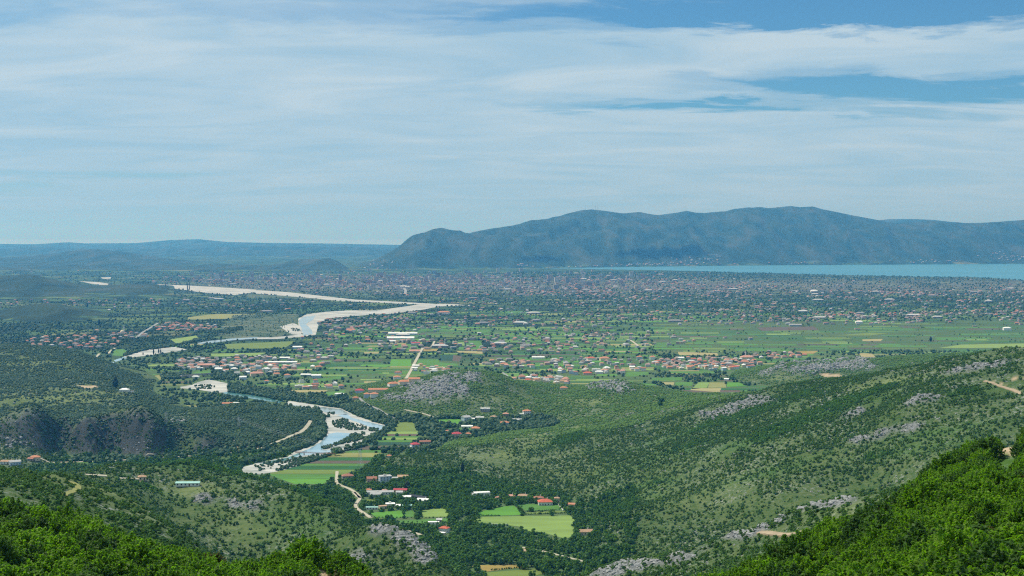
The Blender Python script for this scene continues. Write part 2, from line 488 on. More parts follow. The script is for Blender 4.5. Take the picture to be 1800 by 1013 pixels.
RIVER_LOW = [(400 + a_ / 5.96, 660 + b_ / 5.96) for a_, b_ in [(610, 300), (640, 270), (800, 292), (1000, 325), (1200, 350), (1330, 420), (1500, 480), (1660, 525), (1640, 580), (1480, 660), (1440, 712), (1180, 800), (1090, 822), (1000, 842),
                (880, 902), (700, 960), (520, 1010), (340, 1040), (130, 1030), (160, 965), (300, 925), (500, 880), (620, 858), (700, 800), (900, 740), (1010, 650), (1040, 590), (990, 500), (1040, 440), (960, 370), (900, 345), (740, 325)]]
_fl = inside([on_z(a_, b_) for a_, b_ in RIVER_LOW], XX, YY)
_w = _fl.astype(float)
for _ in range(4):
    _w[1:-1, 1:-1] = np.maximum(_w[1:-1, 1:-1], (_w[:-2, 1:-1] + _w[2:, 1:-1] + _w[1:-1, :-2] + _w[1:-1, 2:]) / 4 * 0.8)
ZZ = np.where(_fl, PLAIN, PLAIN + (ZZ - PLAIN) * (1 - _w))
# knolls close to the viewpoint
for (qx, qy, qd, qr) in ((450, 1036, 178, 16), (568, 1003, 178, 7), (640, 1044, 174, 14), (1782, 786, 235, 13)):
    ax_, ay_, az_ = at_depth(qx, qy, qd)
    r2_ = ((XX - ax_) / qr) ** 2 + ((YY - ay_) / qr) ** 2
    k_i = int(np.argmin(np.abs(Y_ax - ay_))); k_j = int(np.argmin(np.abs(U_ax - ax_ / wid(np.array(ay_)))))
    ZZ = ZZ + max(0.0, az_ - float(ZZ[k_i, k_j])) * np.exp(-r2_)
# lake bed
ld = lake_depth_line(UT) + fbm(XX / 500, XX / 500 + 3.3, 3) * 160
inl = smooth(0, 60, YY - ld) * (YY > 8000)
ZZ = np.where((inl > 0) & (ZZ < 21.5), ZZ - inl * 12, ZZ)
# shore at the far coast
ZZ = ZZ - smooth(32500, 34500, YY) * 40


def px_field():
    return project(XX, YY, ZZ)


PXF, PYF = px_field()


def blob(px, py, rx, ry, ang=0.0):
    ca, sa = math.cos(math.radians(ang)), math.sin(math.radians(ang))
    a = ((PXF - px) * ca + (PYF - py) * sa) / rx
    b = (-(PXF - px) * sa + (PYF - py) * ca) / ry
    return np.exp(-(a * a + b * b))


# where bare limestone shows: outcrops located on the ground (radius as seen), limited to their own distance range
ROCKS = [  # px, py, rx, ry, angle, near, far, strength
    (120, 765, 170, 22, 0, 2000, 2300, 1.3), (300, 765, 70, 22, 0, 2000, 2300, 1.2), (420, 775, 60, 18, 10, 2000, 2300, 0.8), (0, 765, 80, 22, 0, 2000, 2300, 1.3),
    (770, 690, 75, 24, -12, 2400, 2900, 1.15), (820, 668, 40, 12, 0, 2400, 2900, 0.9), (700, 700, 30, 12, 0, 2400, 2900, 0.5), (1075, 680, 45, 12, 8, 2400, 2900, 0.95),
    (1420, 645, 60, 12, -5, 2900, 3500, 1.1), (1500, 640, 60, 10, 0, 2900, 3500, 1.0), (1350, 655, 30, 8, 0, 2900, 3500, 0.8),
    (1300, 718, 65, 13, -18, 1500, 2300, 1.15), (1240, 735, 40, 9, -20, 1500, 2300, 0.7), (1640, 700, 90, 12, -14, 1200, 2000, 0.6), (1700, 650, 90, 9, -8, 1400, 2000, 0.8), (1500, 730, 90, 14, -18, 1200, 2000, 0.5),
    (1560, 765, 90, 14, -14, 1200, 2000, 0.45), (1420, 780, 60, 14, -20, 1200, 2000, 0.3), (1700, 745, 70, 9, -10, 1200, 2000, 0.5), (1770, 630, 40, 10, 0, 1500, 2000, 0.6),
    (1640, 850, 60, 16, -10, 600, 1400, 0.5),
    (690, 935, 55, 22, 18, 900, 1200, 1.2), (650, 925, 30, 12, 0, 900, 1200, 0.7), (740, 965, 36, 20, 35, 900, 1200, 1.0), (640, 980, 50, 25, 0, 900, 1200, 0.4),
    (1110, 995, 55, 16, -12, 700, 1100, 1.3), (1180, 985, 50, 14, -12, 700, 1100, 1.0), (1310, 935, 40, 16, -20, 700, 1000, 1.3), (1350, 920, 30, 9, -15, 700, 1000, 1.0), (1410, 885, 30, 10, -25, 700, 1000, 1.1),
    (1480, 880, 50, 12, -12, 650, 1000, 0.9), (1250, 960, 40, 10, -15, 700, 1000, 0.6), (1540, 866, 40, 9, -12, 650, 1000, 0.6),
    (380, 880, 60, 14, 8, 1000, 1400, 0.45), (460, 890, 70, 14, 0, 1000, 1400, 0.35), (120, 870, 60, 10, 20, 500, 900, 0.35), (290, 838, 30, 6, 0, 1000, 1400, 0.5), (400, 715, 120, 14, 0, 2200, 2700, 0.2),
    (60, 665, 80, 12, 0, 2400, 3200, 0.25), (600, 705, 80, 9, 0, 2450, 2600, 0.2),
]
rock = np.zeros(ZZ.shape)
for px, py, rx, ry, an, dn, df, st in ROCKS:
    rock = np.maximum(rock, st * blob(px, py, rx, ry, an) * (YY > dn) * (YY < df))
slope = np.zeros(ZZ.shape)
slope[1:-1] = np.abs((ZZ[2:] - ZZ[:-2]) / (YY[2:] - YY[:-2]))
rn = fbm(XX / 38, YY / 60, 4)
rn2 = fbm(XX / 90, YY / 110, 3)
rock_m = smooth(0.30, 0.80, rock * 0.95 + (rn * 0.9 + rn2 * 0.6) * smooth(0.03, 0.35, rock)) * hill
rock_m = np.maximum(rock_m, smooth(0.60, 1.0, slope + fbm(XX / 30, YY / 30, 3) * 0.4) * (YY < 4000) * (YY > 300) * hill)
_cl = np.clip(np.exp(-(((PXF - 200) / 330) ** 4 + ((PYF - 770) / 45) ** 2)) * 1.6, 0, 1) * (YY > 2040) * (YY < 2250)
rock_m = np.maximum(rock_m, smooth(0.15, 0.45, slope + rn * 0.25) * _cl * smooth(-0.65, -0.1, rn2 + 0.1))
# pale open grass between the bushes
GRASS = [(330, 862, 70, 12, 0, 1000, 1500, 1.0), (420, 930, 120, 40, 0, 950, 1400, 0.5), (200, 870, 60, 14, 28, 500, 1000, 1.0), (80, 835, 60, 12, 20, 600, 1000, 0.6), (250, 900, 40, 10, 35, 500, 1000, 0.9),
         (950, 770, 90, 16, -18, 1700, 2500, 0.9), (1000, 755, 60, 12, -10, 1700, 2500, 0.7), (880, 800, 60, 16, 0, 1700, 2200, 0.7), (1040, 705, 60, 10, 0, 2300, 2900, 0.9), (850, 700, 60, 10, 0, 2300, 2900, 0.5),
         (1170, 700, 60, 12, 0, 2300, 2800, 0.7), (1560, 672, 90, 8, -10, 1500, 2000, 0.9), (1370, 665, 60, 10, 0, 2900, 3400, 0.8), (100, 700, 140, 18, 0, 2300, 3000, 0.9), (60, 640, 80, 14, 0, 2800, 3500, 0.6), (190, 680, 60, 12, 0, 2500, 3000, 0.5),
         (1000, 830, 120, 30, 0, 1500, 2000, 0.35), (1250, 860, 160, 50, 0, 1200, 1800, 0.35), (1450, 800, 140, 40, 0, 1200, 1800, 0.3), (1500, 900, 60, 20, 0, 600, 1000, 0.6),
         (590, 720, 60, 9, 0, 2400, 2550, 0.6)]
grass = np.zeros(ZZ.shape)
for px, py, rx, ry, an, dn, df, st in GRASS:
    grass = np.maximum(grass, st * blob(px, py, rx, ry, an) * (YY > dn) * (YY < df))
# lush bright scrub bands
LUSH = [(1300, 730, 200, 9, -18, 1500, 2400, 0.7), (1400, 745, 150, 12, -20, 1300, 2300, 0.8), (1080, 830, 40, 20, -20, 1400, 2000, 0.3), (1000, 770, 60, 9, -18, 1700, 2400, 0.7), (1150, 850, 50, 9, -10, 1300, 1900, 0.5),
        (450, 830, 120, 14, 8, 1100, 1500, 1.0), (560, 870, 70, 12, 20, 1100, 1500, 1.0), (300, 812, 80, 9, 0, 1200, 1500, 0.8), (250, 850, 60, 8, 25, 900, 1300, 0.7), (1600, 790, 120, 12, -10, 1100, 1800, 0.4), (1700, 690, 70, 8, -10, 1300, 1900, 0.5),
        (540, 920, 90, 30, 0, 950, 1300, 0.4), (1000, 1000, 120, 30, 0, 1300, 1700, 0.4), (1500, 700, 120, 8, -16, 1200, 2200, 0.6), (1200, 790, 120, 9, -18, 1300, 2200, 0.5), (1350, 830, 110, 9, -15, 1100, 1900, 0.45), (1650, 760, 120, 8, -10, 1000, 1800, 0.5), (1100, 880, 90, 9, -10, 1300, 1800, 0.4), (1350, 640, 400, 20, 0, 60, 400, 1), (0, 950, 900, 300, 0, 20, 400, 1.0), (1500, 950, 700, 300, 0, 20, 400, 1.0)]
lush = np.zeros(ZZ.shape)
for px, py, rx, ry, an, dn, df, st in LUSH:
    lush = np.maximum(lush, st * blob(px, py, rx, ry, an) * (YY > dn) * (YY < df))
dirt = np.zeros(ZZ.shape)
for px, py, rx, ry, an, dn, df, st in [(1774, 791, 30, 8, -4, 205, 260, 1.5), (568, 1005, 18, 10, 0, 100, 230, 1.8), (1360, 938, 30, 3.5, 8, 700, 1000, 1.1), (1408, 938, 14, 3, -20, 700, 1000, 1.0),
                                       (1752, 674, 26, 3.5, 12, 1300, 1600, 0.9), (1788, 688, 16, 3, 28, 1300, 1600, 0.8), (1790, 666, 26, 3.5, -12, 1300, 1600, 0.9), (1460, 660, 28, 3.5, 3, 1800, 3500, 1.2), (930, 968, 16, 4, 4, 1300, 1600, 1.3),
                                       (250, 843, 8, 3, 0, 1000, 1500, 1.4), (155, 680, 25, 2.5, 0, 2400, 3000, 1.3), (430, 786, 60, 7, 0, 2050, 2200, 0.8), (325, 690, 22, 3, -10, 2600, 2900, 0.8), (480, 782, 40, 5, 0, 2000, 2250, 0.5)]:
    dirt = np.maximum(dirt, st * blob(px, py, rx, ry, an) * (YY > dn) * (YY < df))
dirt_m = smooth(0.5, 0.9, dirt + fbm(XX / 12, YY / 12, 3) * 0.35)
# rock gives the ground its own relief
amp = np.clip(YY / 1000, 0.5, 2.4) * 2.4
ZZ = ZZ + rock_m * (ridged(XX / 26, YY / 34, 3) * amp + fbm(XX / 9, YY / 12, 2) * amp * 0.5)
LOGY = None


def sample(arr, x, y):
    x = np.asarray(x, float); y = np.asarray(y, float)
    u = x / wid(y)
    fi = np.interp(y, Y_ax, np.arange(len(Y_ax))); fj = np.interp(u, U_ax, np.arange(len(U_ax)))
    i = np.clip(fi.astype(int), 0, len(Y_ax) - 2); j = np.clip(fj.astype(int), 0, len(U_ax) - 2)
    a = fi - i; b = fj - j
    return (arr[i, j] * (1 - a) * (1 - b) + arr[i + 1, j] * a * (1 - b) + arr[i, j + 1] * (1 - a) * b + arr[i + 1, j + 1] * a * b)


def ground(x, y):
    return sample(ZZ, x, y)


_hy = np.exp(np.linspace(math.log(40), math.log(34000), 5000))


def hit(px, py, ymin=40):
    """the first point of the ground seen through a pixel"""
    rx, _, rz = ray(px, py)
    ys = _hy[_hy >= ymin]
    zt = ground(ys * rx, ys)
    k = np.nonzero(zt >= EYE + rz * ys)[0]
    y = ys[k[0]] if len(k) else 30000.0
    return float(y * rx), float(y), float(ground(y * rx, y))


# line-of-sight map: largest elevation slope met so far along each column
_sl = (ZZ - EYE) / np.maximum(YY, 10)
_sl[YY < 60] = -9
VIS = np.maximum.accumulate(_sl, axis=0)


def in_sight(x, y, z, margin=0.0):
    s = (z - EYE) / y
    return s > sample(VIS, x, y * 0.985) - margin


# ------------------------------------------------------------------ object helpers
def tag(o, label=None, category=None, group=None, kind=None):
    if label: o['label'] = label
    if category: o['category'] = category
    if group: o['group'] = group
    if kind: o['kind'] = kind
    return o


def link(o, parent=None):
    col.objects.link(o)
    if parent is not None:
        o.parent = parent
    return o


def mesh_obj(name, verts, faces, mats, parent=None, mat_idx=None, smooth_=False):
    me = bpy.data.meshes.new(name)
    me.from_pydata([tuple(v) for v in verts], [], [tuple(f) for f in faces])
    for m in (mats if isinstance(mats, (list, tuple)) else [mats]):
        me.materials.append(m)
    if mat_idx is not None:
        me.polygons.foreach_set('material_index', mat_idx)
    if smooth_:
        me.polygons.foreach_set('use_smooth', [True] * len(me.polygons))
    me.update()
    return link(bpy.data.objects.new(name, me), parent)


def np_mesh(name, V, Fq, mats, colors=None, smooth_=False, cname='tone'):
    """mesh from arrays; faces all quads or all triangles"""
    me = bpy.data.meshes.new(name)
    V = np.ascontiguousarray(V, dtype=np.float32); Fq = np.ascontiguousarray(Fq, dtype=np.int32)
    k = Fq.shape[1]
    me.vertices.add(len(V)); me.vertices.foreach_set('co', V.ravel())
    me.loops.add(Fq.size); me.loops.foreach_set('vertex_index', Fq.ravel())
    me.polygons.add(len(Fq))
    me.polygons.foreach_set('loop_start', np.arange(0, Fq.size, k, dtype=np.int32))
    try:
        me.polygons.foreach_set('loop_total', np.full(len(Fq), k, dtype=np.int32))
    except Exception:
        pass
    if smooth_:
        me.polygons.foreach_set('use_smooth', np.ones(len(Fq), dtype=bool))
    for m in (mats if isinstance(mats, (list, tuple)) else [mats]):
        me.materials.append(m)
    if colors is not None:
        dom = 'POINT' if len(colors) == len(V) else 'FACE'
        at = me.attributes.new(cname, 'FLOAT_COLOR', dom)
        at.data.foreach_set('color', np.ascontiguousarray(colors, dtype=np.float32).ravel())
    me.update(calc_edges=True)
    me.validate()
    return me


def empty(name, loc=(0, 0, 0), rz=0.0):
    o = bpy.data.objects.new(name, None)
    o.location = loc; o.rotation_euler = (0, 0, rz)
    o.empty_display_size = 1
    return link(o)


# ------------------------------------------------------------------ materials
def new_mat(name):
    m = bpy.data.materials.new(name)
    m.use_nodes = True
    t = NT(m.node_tree)
    t.n.clear()
    return m, t


def finish(t, color, rough=0.9, normal=None, spec=0.2, transl=None):
    b = t.new('ShaderNodeBsdfPrincipled')
    t.put(b.inputs['Base Color'], color)
    t.put(b.inputs['Roughness'], rough)
    b.inputs['Specular IOR Level'].default_value = spec
    if normal is not None:
        t.put(b.inputs['Normal'], normal)
    out = t.new('ShaderNodeOutputMaterial')
    if transl is not None:
        tr = t.new('ShaderNodeBsdfTranslucent'); t.put(tr.inputs[0], transl[0])
        mx = t.new('ShaderNodeMixShader'); mx.inputs[0].default_value = transl[1]
        t.l.new(b.outputs[0], mx.inputs[1]); t.l.new(tr.outputs[0], mx.inputs[2]); t.l.new(mx.outputs[0], out.inputs[0])
    else:
        t.l.new(b.outputs[0], out.inputs[0])
    return b


def bump(t, h, strength=0.5, dist=1.0):
    nd = t.new('ShaderNodeBump')
    nd.inputs['Strength'].default_value = strength
    nd.inputs['Distance'].default_value = dist
    t.put(nd.inputs['Height'], h)
    return nd.outputs[0]


def plain_mat(name, c, var=0.12, scale=0.6, rough=0.85, spec=0.2):
    m, t = new_mat(name)
    tcn = t.new('ShaderNodeTexCoord')
    oi = t.new('ShaderNodeObjectInfo')
    n = t.noise(tcn.outputs['Object'], scale, 5, 0.6)
    dark = tuple(v * (1 - var * 2) for v in c); lite = tuple(min(1, v * (1 + var)) for v in c)
    cc = t.mix(t.ramp(n, [(0.3, 0.0), (0.7, 1.0)]), dark, lite)
    finish(t, cc, rough, bump(t, n, 0.2, 0.1), spec)
    return m


# ground
ter_mat, t = new_mat('ground_cover')
geo = t.new('ShaderNodeNewGeometry')
pos = geo.outputs['Position']
att = t.new('ShaderNodeAttribute'); att.attribute_name = 'cover'
sepc = t.new('ShaderNodeSeparateColor'); t.put(sepc.inputs[0], att.outputs['Color'])
kR, kG, kB = sepc.outputs[0], sepc.outputs[1], sepc.outputs[2]
att2 = t.new('ShaderNodeAttribute'); att2.attribute_name = 'cover2'
sep2 = t.new('ShaderNodeSeparateColor'); t.put(sep2.inputs[0], att2.outputs['Color'])
kD, kFar, kUrb = sep2.outputs[0], sep2.outputs[1], sep2.outputs[2]
nA = t.noise(pos, 0.16, 5, 0.6)
nB = t.noise(pos, 0.025, 4, 0.55)
nC = t.noise(pos, 0.9, 4, 0.6)
nD = t.noise(pos, 0.0022, 3, 0.5)
scrub = t.mix(nB, (0.026, 0.062, 0.012), (0.052, 0.092, 0.022))
scrub = t.mix(t.ramp(nA, [(0.42, 0.0), (0.60, 1.0)]), scrub, (0.078, 0.108, 0.036))
spk = t.ramp(t.noise(t.mapping(pos, (0, 0, 0), (0, 0, 0), (1, 1, 1)), 0.28, 5, 0.72), [(0.53, 0.0), (0.59, 1.0)])
spk2 = t.ramp(t.noise(pos, 0.011, 4, 0.6), [(0.42, 0.0), (0.62, 1.0)])
scrub = t.mix(t.math('MULTIPLY', spk, t.math('MULTIPLY', spk2, 0.85)), scrub, (0.27, 0.275, 0.265))
gr = t.mix(nA, (0.105, 0.145, 0.048), (0.175, 0.205, 0.085))
c1 = t.mix(t.math('MULTIPLY', kG, t.ramp(nA, [(0.30, 0.35), (0.55, 1.0)])), scrub, gr)
lushc = t.mix(nA, (0.030, 0.085, 0.015), (0.065, 0.150, 0.025))
c1 = t.mix(kB, c1, lushc)
# limestone: grey beds with dark cracks and joints
rk_n = t.noise(t.mapping(pos, (0, 0, 0), (0, 0, 0), (1, 1, 2.2)), 0.22, 6, 0.68, 0.5)
vor = t.new('ShaderNodeTexVoronoi', feature='DISTANCE_TO_EDGE')
t.put(vor.inputs['Vector'], t.vmath('ADD', pos, None)); vor.inputs['Scale'].default_value = 0.20
rkc = t.ramp(rk_n, [(0.25, (0.07, 0.078, 0.082)), (0.48, (0.20, 0.21, 0.21)), (0.72, (0.33, 0.335, 0.335))])
att4 = t.new('ShaderNodeAttribute'); att4.attribute_name = 'cover4'
sep4 = t.new('ShaderNodeSeparateColor'); t.put(sep4.inputs[0], att4.outputs['Color'])
vst = t.ramp(t.noise(t.mapping(pos, (0, 0, 0), (0, 0, 0), (1, 0.3, 0.12)), 0.12, 5, 0.6), [(0.38, (0.018, 0.028, 0.026)), (0.58, (0.050, 0.058, 0.058)), (0.78, (0.13, 0.135, 0.135))])  # cliff shade and its upright shadow streaks, put into the rock colour
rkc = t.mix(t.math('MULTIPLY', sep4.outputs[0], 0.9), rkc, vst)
rkc = t.mix(t.ramp(vor.outputs['Distance'], [(0.0, 1.0), (0.09, 0.0)]), rkc, (0.06, 0.065, 0.06))
# the plain: grass with plots, hedges and woods in the distance
vf = t.new('ShaderNodeTexVoronoi', feature='F1')
t.put(vf.inputs['Vector'], t.mapping(pos, (0, 0, 0), (0, 0, 0.12), (0.0042, 0.0062, 0.0))); vf.inputs['Scale'].default_value = 1.0
pc = t.new('ShaderNodeSeparateColor'); t.put(pc.inputs[0], vf.outputs['Color'])
plots = t.ramp(pc.outputs[0], [(0.0, (0.035, 0.075, 0.030)), (0.30, (0.055, 0.105, 0.035)), (0.55, (0.085, 0.140, 0.045)), (0.8, (0.12, 0.165, 0.055)), (0.93, (0.19, 0.185, 0.085)), (1.0, (0.13, 0.11, 0.07))], 'CONSTANT')
plots = t.mix(t.math('MULTIPLY', nB, 0.6), plots, (0.060, 0.105, 0.040))
woods = t.ramp(t.noise(t.mapping(pos, (0, 0, 0), (0, 0, 0), (0.55, 1.0, 1)), 0.0075, 7, 0.62), [(0.44, 0.0), (0.54, 1.0)])
meadow = t.mix(nD, (0.045, 0.095, 0.030), (0.095, 0.140, 0.050))
nM = t.noise(t.mapping(pos, (0, 0, 0), (0, 0, 0.08), (0.25, 1, 1)), 0.012, 5, 0.6)
meadow = t.mix(t.ramp(nM, [(0.4, 0.0), (0.65, 0.9)]), meadow, (0.085, 0.125, 0.050))
farland = t.mix(t.math('MULTIPLY', woods, 0.92), plots, (0.012, 0.028, 0.018))
plainc = t.mix(kFar, meadow, farland)
plainc = t.mix(t.math('MULTIPLY', kUrb, t.ramp(nC, [(0.4, 0.3), (0.6, 0.8)])), plainc, (0.16, 0.15, 0.14))
kHill = t.math('SUBTRACT', 1.0, sep2.outputs[2])
att3 = t.new('ShaderNodeAttribute'); att3.attribute_name = 'cover3'
sep3 = t.new('ShaderNodeSeparateColor'); t.put(sep3.inputs[0], att3.outputs['Color'])
c1 = t.mix(sep3.outputs[0], plainc, c1)
# far mountain sides: thin scrub with bare grey patches
mt_n = t.noise(t.mapping(pos, (0, 0, 0), (0, 0, 0.25), (1.6, 0.55, 0.8)), 0.0030, 6, 0.62, 0.5)
mtc = t.ramp(mt_n, [(0.34, (0.012, 0.028, 0.015)), (0.50, (0.028, 0.048, 0.026)), (0.66, (0.055, 0.068, 0.047))])
mtc = t.mix(sep3.outputs[2], mtc, (0.003, 0.008, 0.006))
c1 = t.mix(sep3.outputs[1], c1, mtc)
c1 = t.mix(kR, c1, rkc)
dn = t.mix(nC, (0.30, 0.22, 0.14), (0.52, 0.40, 0.27))
c1 = t.mix(kD, c1, dn)
hb = t.math('ADD', t.math('MULTIPLY', nA, 1.2), t.math('ADD', t.math('MULTIPLY', nC, 0.35), t.math('MULTIPLY', t.math('MULTIPLY', rk_n, kR), 4.0)))
finish(t, c1, 0.95, bump(t, hb, 0.7, 1.6), 0.1)

# terrain mesh
nY, nU = ZZ.shape
idx = np.arange(nY * nU).reshape(nY, nU)
FQ = np.stack([idx[:-1, :-1], idx[:-1, 1:], idx[1:, 1:], idx[1:, :-1]], -1).reshape(-1, 4)
Vt = np.stack([XX, YY, ZZ], -1).reshape(-1, 3)
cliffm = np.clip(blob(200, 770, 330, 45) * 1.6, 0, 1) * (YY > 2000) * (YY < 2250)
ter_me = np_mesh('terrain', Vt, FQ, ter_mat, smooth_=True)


def add_attr(me, name, r, g, b):
    a = me.attributes.new(name, 'FLOAT_COLOR', 'POINT')
    a.data.foreach_set('color', np.stack([r, g, b, np.ones_like(r)], -1).astype(np.float32).ravel())


hillm = np.clip((ZZ - PLAIN - 0.6) / 2.0, 0, 1)
patchy = smooth(-0.25, 0.25, fbm(XX / 60, YY / 60, 3))
add_attr(ter_me, 'cover', np.clip(rock_m, 0, 1), np.clip(grass * (0.6 + 0.6 * patchy), 0, 1), np.clip(lush, 0, 1))
urb = np.clip(np.exp(-((PYF - 503) / 14.0) ** 2) * smooth(250, 450, PXF) * 0.9, 0, 1) * (YY > 6500) * (YY < 12500)
farm = smooth(4200, 7000, YY)
farm = np.maximum(farm, smooth(1300, 900, PXF) * smooth(3300, 4200, YY))
add_attr(ter_me, 'cover2', np.clip(dirt_m, 0, 1), farm, urb)
PINE = np.maximum(blob(1165, 446, 75, 10) * 1.2, blob(1215, 438, 25, 8)) * (YY > 14500)
PINE = np.maximum(PINE, blob(950, 456, 60, 6) * (YY > 14500) * 0.7)
pine_m = smooth(0.35, 0.55, PINE + fbm(XX / 220, YY / 300, 3) * 0.35)
mtm = smooth(40, 110, ZZ) * (YY > 4500)
mtm = np.maximum(mtm, (ZZ > 26) * (YY > 4500) * 0.9)
add_attr(ter_me, 'cover3', hillm * (YY < 4500), mtm, pine_m)
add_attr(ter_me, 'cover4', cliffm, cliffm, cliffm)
terrain = link(bpy.data.objects.new('terrain', ter_me))
tag(terrain, kind='structure')

# ------------------------------------------------------------------ water, river bed, fields, roads
from mathutils.geometry import tessellate_polygon


def wobble(poly, step=4.0, amp=0.7, seed=0):
    out = []
    r = random.Random(seed)
    n = len(poly)
    for i in range(n):
        a = poly[i]; b = poly[(i + 1) % n]
        L = math.hypot(b[0] - a[0], (b[1] - a[1]) * 3)
        k = max(1, int(L / step))
        for j in range(k):
            tt = j / k
            out.append((a[0] + (b[0] - a[0]) * tt + r.uniform(-amp, amp) * 1.6, a[1] + (b[1] - a[1]) * tt + r.uniform(-amp, amp) * 0.32))
    return out


def zoomed(pts, x0, y0, s):
    return [(x0 + p[0] / s, y0 + p[1] / s) for p in pts]


def poly_world(poly_px, z=PLAIN):
    return [on_z(p[0], p[1], z) for p in poly_px]


def flat_sheet(name, poly_xy, z, mat, kind='structure', drape=False):
    vs = [(x, y, z if not drape else float(ground(x, y)) + z) for x, y in poly_xy]
    tri = tessellate_polygon([[Vector((v[0], v[1], 0)) for v in vs]])
    fs = []
    for f in tri:
        a, b, c = [vs[i] for i in f]
        cr = (b[0] - a[0]) * (c[1] - a[1]) - (b[1] - a[1]) * (c[0] - a[0])
        fs.append(tuple(f) if cr > 0 else tuple(reversed(f)))
    o = mesh_obj(name, vs, fs, mat)
    tag(o, kind=kind)
    return o


# gravel
gravel_mat, t = new_mat('pale_river_gravel')
pos = t.new('ShaderNodeNewGeometry').outputs['Position']
g1 = t.noise(t.mapping(pos, (0, 0, 0), (0, 0, 0.6), (0.25, 1, 1)), 0.035, 7, 0.65, 0.6)
g2 = t.noise(pos, 1.2, 4, 0.6)
gc = t.ramp(g1, [(0.36, (0.15, 0.18, 0.16)), (0.46, (0.33, 0.335, 0.31)), (0.60, (0.50, 0.485, 0.445))])
gc = t.mix(t.math('MULTIPLY', g2, 0.35), gc, (0.33, 0.33, 0.31))
finish(t, gc, 0.9, bump(t, g2, 0.4, 0.3))
silt_mat, t = new_mat('grassy_river_silt')
pos = t.new('ShaderNodeNewGeometry').outputs['Position']
g1 = t.noise(t.mapping(pos, (0, 0, 0), (0, 0, 0.2), (0.4, 1, 1)), 0.022, 8, 0.7, 0.4)
gc = t.ramp(g1, [(0.42, (0.036, 0.070, 0.028)), (0.56, (0.075, 0.100, 0.050)), (0.64, (0.17, 0.17, 0.11)), (0.76, (0.34, 0.33, 0.27))])
finish(t, gc, 0.9)


def water_mat(name, deep, shallow, rough=0.12, scale=0.02):
    m, t = new_mat(name)
    pos = t.new('ShaderNodeNewGeometry').outputs['Position']
    n = t.noise(t.mapping(pos, (0, 0, 0), (0, 0, 0.5), (0.4, 1, 1)), scale, 5, 0.6, 0.5)
    rip = t.noise(pos, 0.8, 3, 0.6)
    cc = t.mix(t.ramp(n, [(0.35, 0.0), (0.65, 1.0)]), deep, shallow)
    finish(t, cc, rough, bump(t, rip, 0.25, 0.15), 0.5)
    return m


river_water = water_mat('river_water_blue', (0.17, 0.31, 0.40), (0.36, 0.46, 0.51))
river_teal = water_mat('river_water_teal', (0.05, 0.17, 0.17), (0.11, 0.24, 0.22))
river_grey = water_mat('river_water_grey', (0.20, 0.26, 0.26), (0.36, 0.40, 0.38))
lake_mat = water_mat('lake_water', (0.020, 0.150, 0.23), (0.034, 0.185, 0.27), 0.45, 0.0006)
sea_mat = water_mat('sea_water', (0.17, 0.33, 0.44), (0.22, 0.38, 0.48), 0.5, 0.0002)  # bright base colour carries some of the sky glint on the water

near_shore = [on_z(p[0], p[1], LAKE_Z) for p in LAKE_NEAR]
near_shore = [(x, y - 330) for x, y in near_shore]
far_shore = [(x * 1.0, 19500.0) for x in (14000, 9000, 5000, 1500, -600)]
lake = flat_sheet('lake', near_shore + far_shore, LAKE_Z, lake_mat)
sea = mesh_obj('sea', [(-90000, 26000, 0), (90000, 26000, 0), (90000, 122000, 0), (-90000, 122000, 0)], [(0, 1, 2, 3)], sea_mat)
tag(sea, kind='structure')

Z7 = lambda pts: zoomed(pts, 400, 660, 5.96)
Z5 = lambda pts: zoomed(pts, 0, 580, 4.0)
Z2 = lambda pts: zoomed(pts, 450, 380, 4.0)
Z1 = lambda pts: zoomed(pts, 0, 380, 4.0)
Z6 = lambda pts: zoomed(pts, 560, 700, 5.96)
Z8 = lambda pts: zoomed(pts, 580, 820, 7.79)
Z3 = lambda pts: zoomed(pts, 780, 780, 4.286)
ZV = lambda pts: zoomed(pts, 1100, 600, 5.96)
ZM = lambda pts: zoomed(pts, 640, 560, 7.79)
ZL = lambda pts: zoomed(pts, 0, 780, 4.286)
ZC = lambda pts: zoomed(pts, 330, 610, 7.79)

KEEP_OUT = []      # polygons on the plain (world xy) where no tree may stand


def bed(name, pts, z, mat, seed, amp=0.7, step=4.0, keep=True):
    w = poly_world(wobble(pts, step, amp, seed))
    if keep:
        KEEP_OUT.append(w)
    return flat_sheet(name, w, PLAIN + z, mat)


bed('river_bed', RIVER_LOW, 0.30, gravel_mat, 1)
bed('river_water', Z7([(870, 765), (980, 700), (1060, 615), (1150, 600), (1310, 612), (1230, 672), (1100, 725), (990, 782), (1060, 790), (1180, 760), (1250, 730), (1100, 800), (900, 830), (760, 850), (640, 885), (560, 905), (500, 900), (640, 862), (780, 800)]), 0.46, river_water, 2, 0.4)
bed('river_water', Z7([(1150, 425), (1240, 405), (1310, 450), (1480, 492), (1640, 530), (1645, 575), (1570, 600), (1540, 560), (1470, 535), (1380, 500), (1290, 470), (1220, 445)]), 0.46, river_water, 3, 0.4)
bed('river_water', Z7([(905, 340), (1000, 335), (1190, 358), (1290, 412), (1180, 415), (1050, 395), (960, 368)]), 0.46, river_grey, 4, 0.3)
bed('river_water', Z7([(640, 300), (740, 318), (880, 340), (860, 352), (720, 335), (630, 318)]), 0.46, river_grey, 4, 0.3)
bed('river_water', Z7([(500, 890), (640, 862), (740, 818), (800, 815), (720, 850), (620, 888), (480, 925), (330, 938), (400, 912)]), 0.50, river_teal, 5, 0.3)
bed('river_bed', Z5([(1262, 402), (1350, 388), (1390, 368), (1470, 350), (1530, 362), (1600, 378), (1602, 440), (1500, 442), (1380, 418), (1270, 412)]), 0.30, gravel_mat, 6)
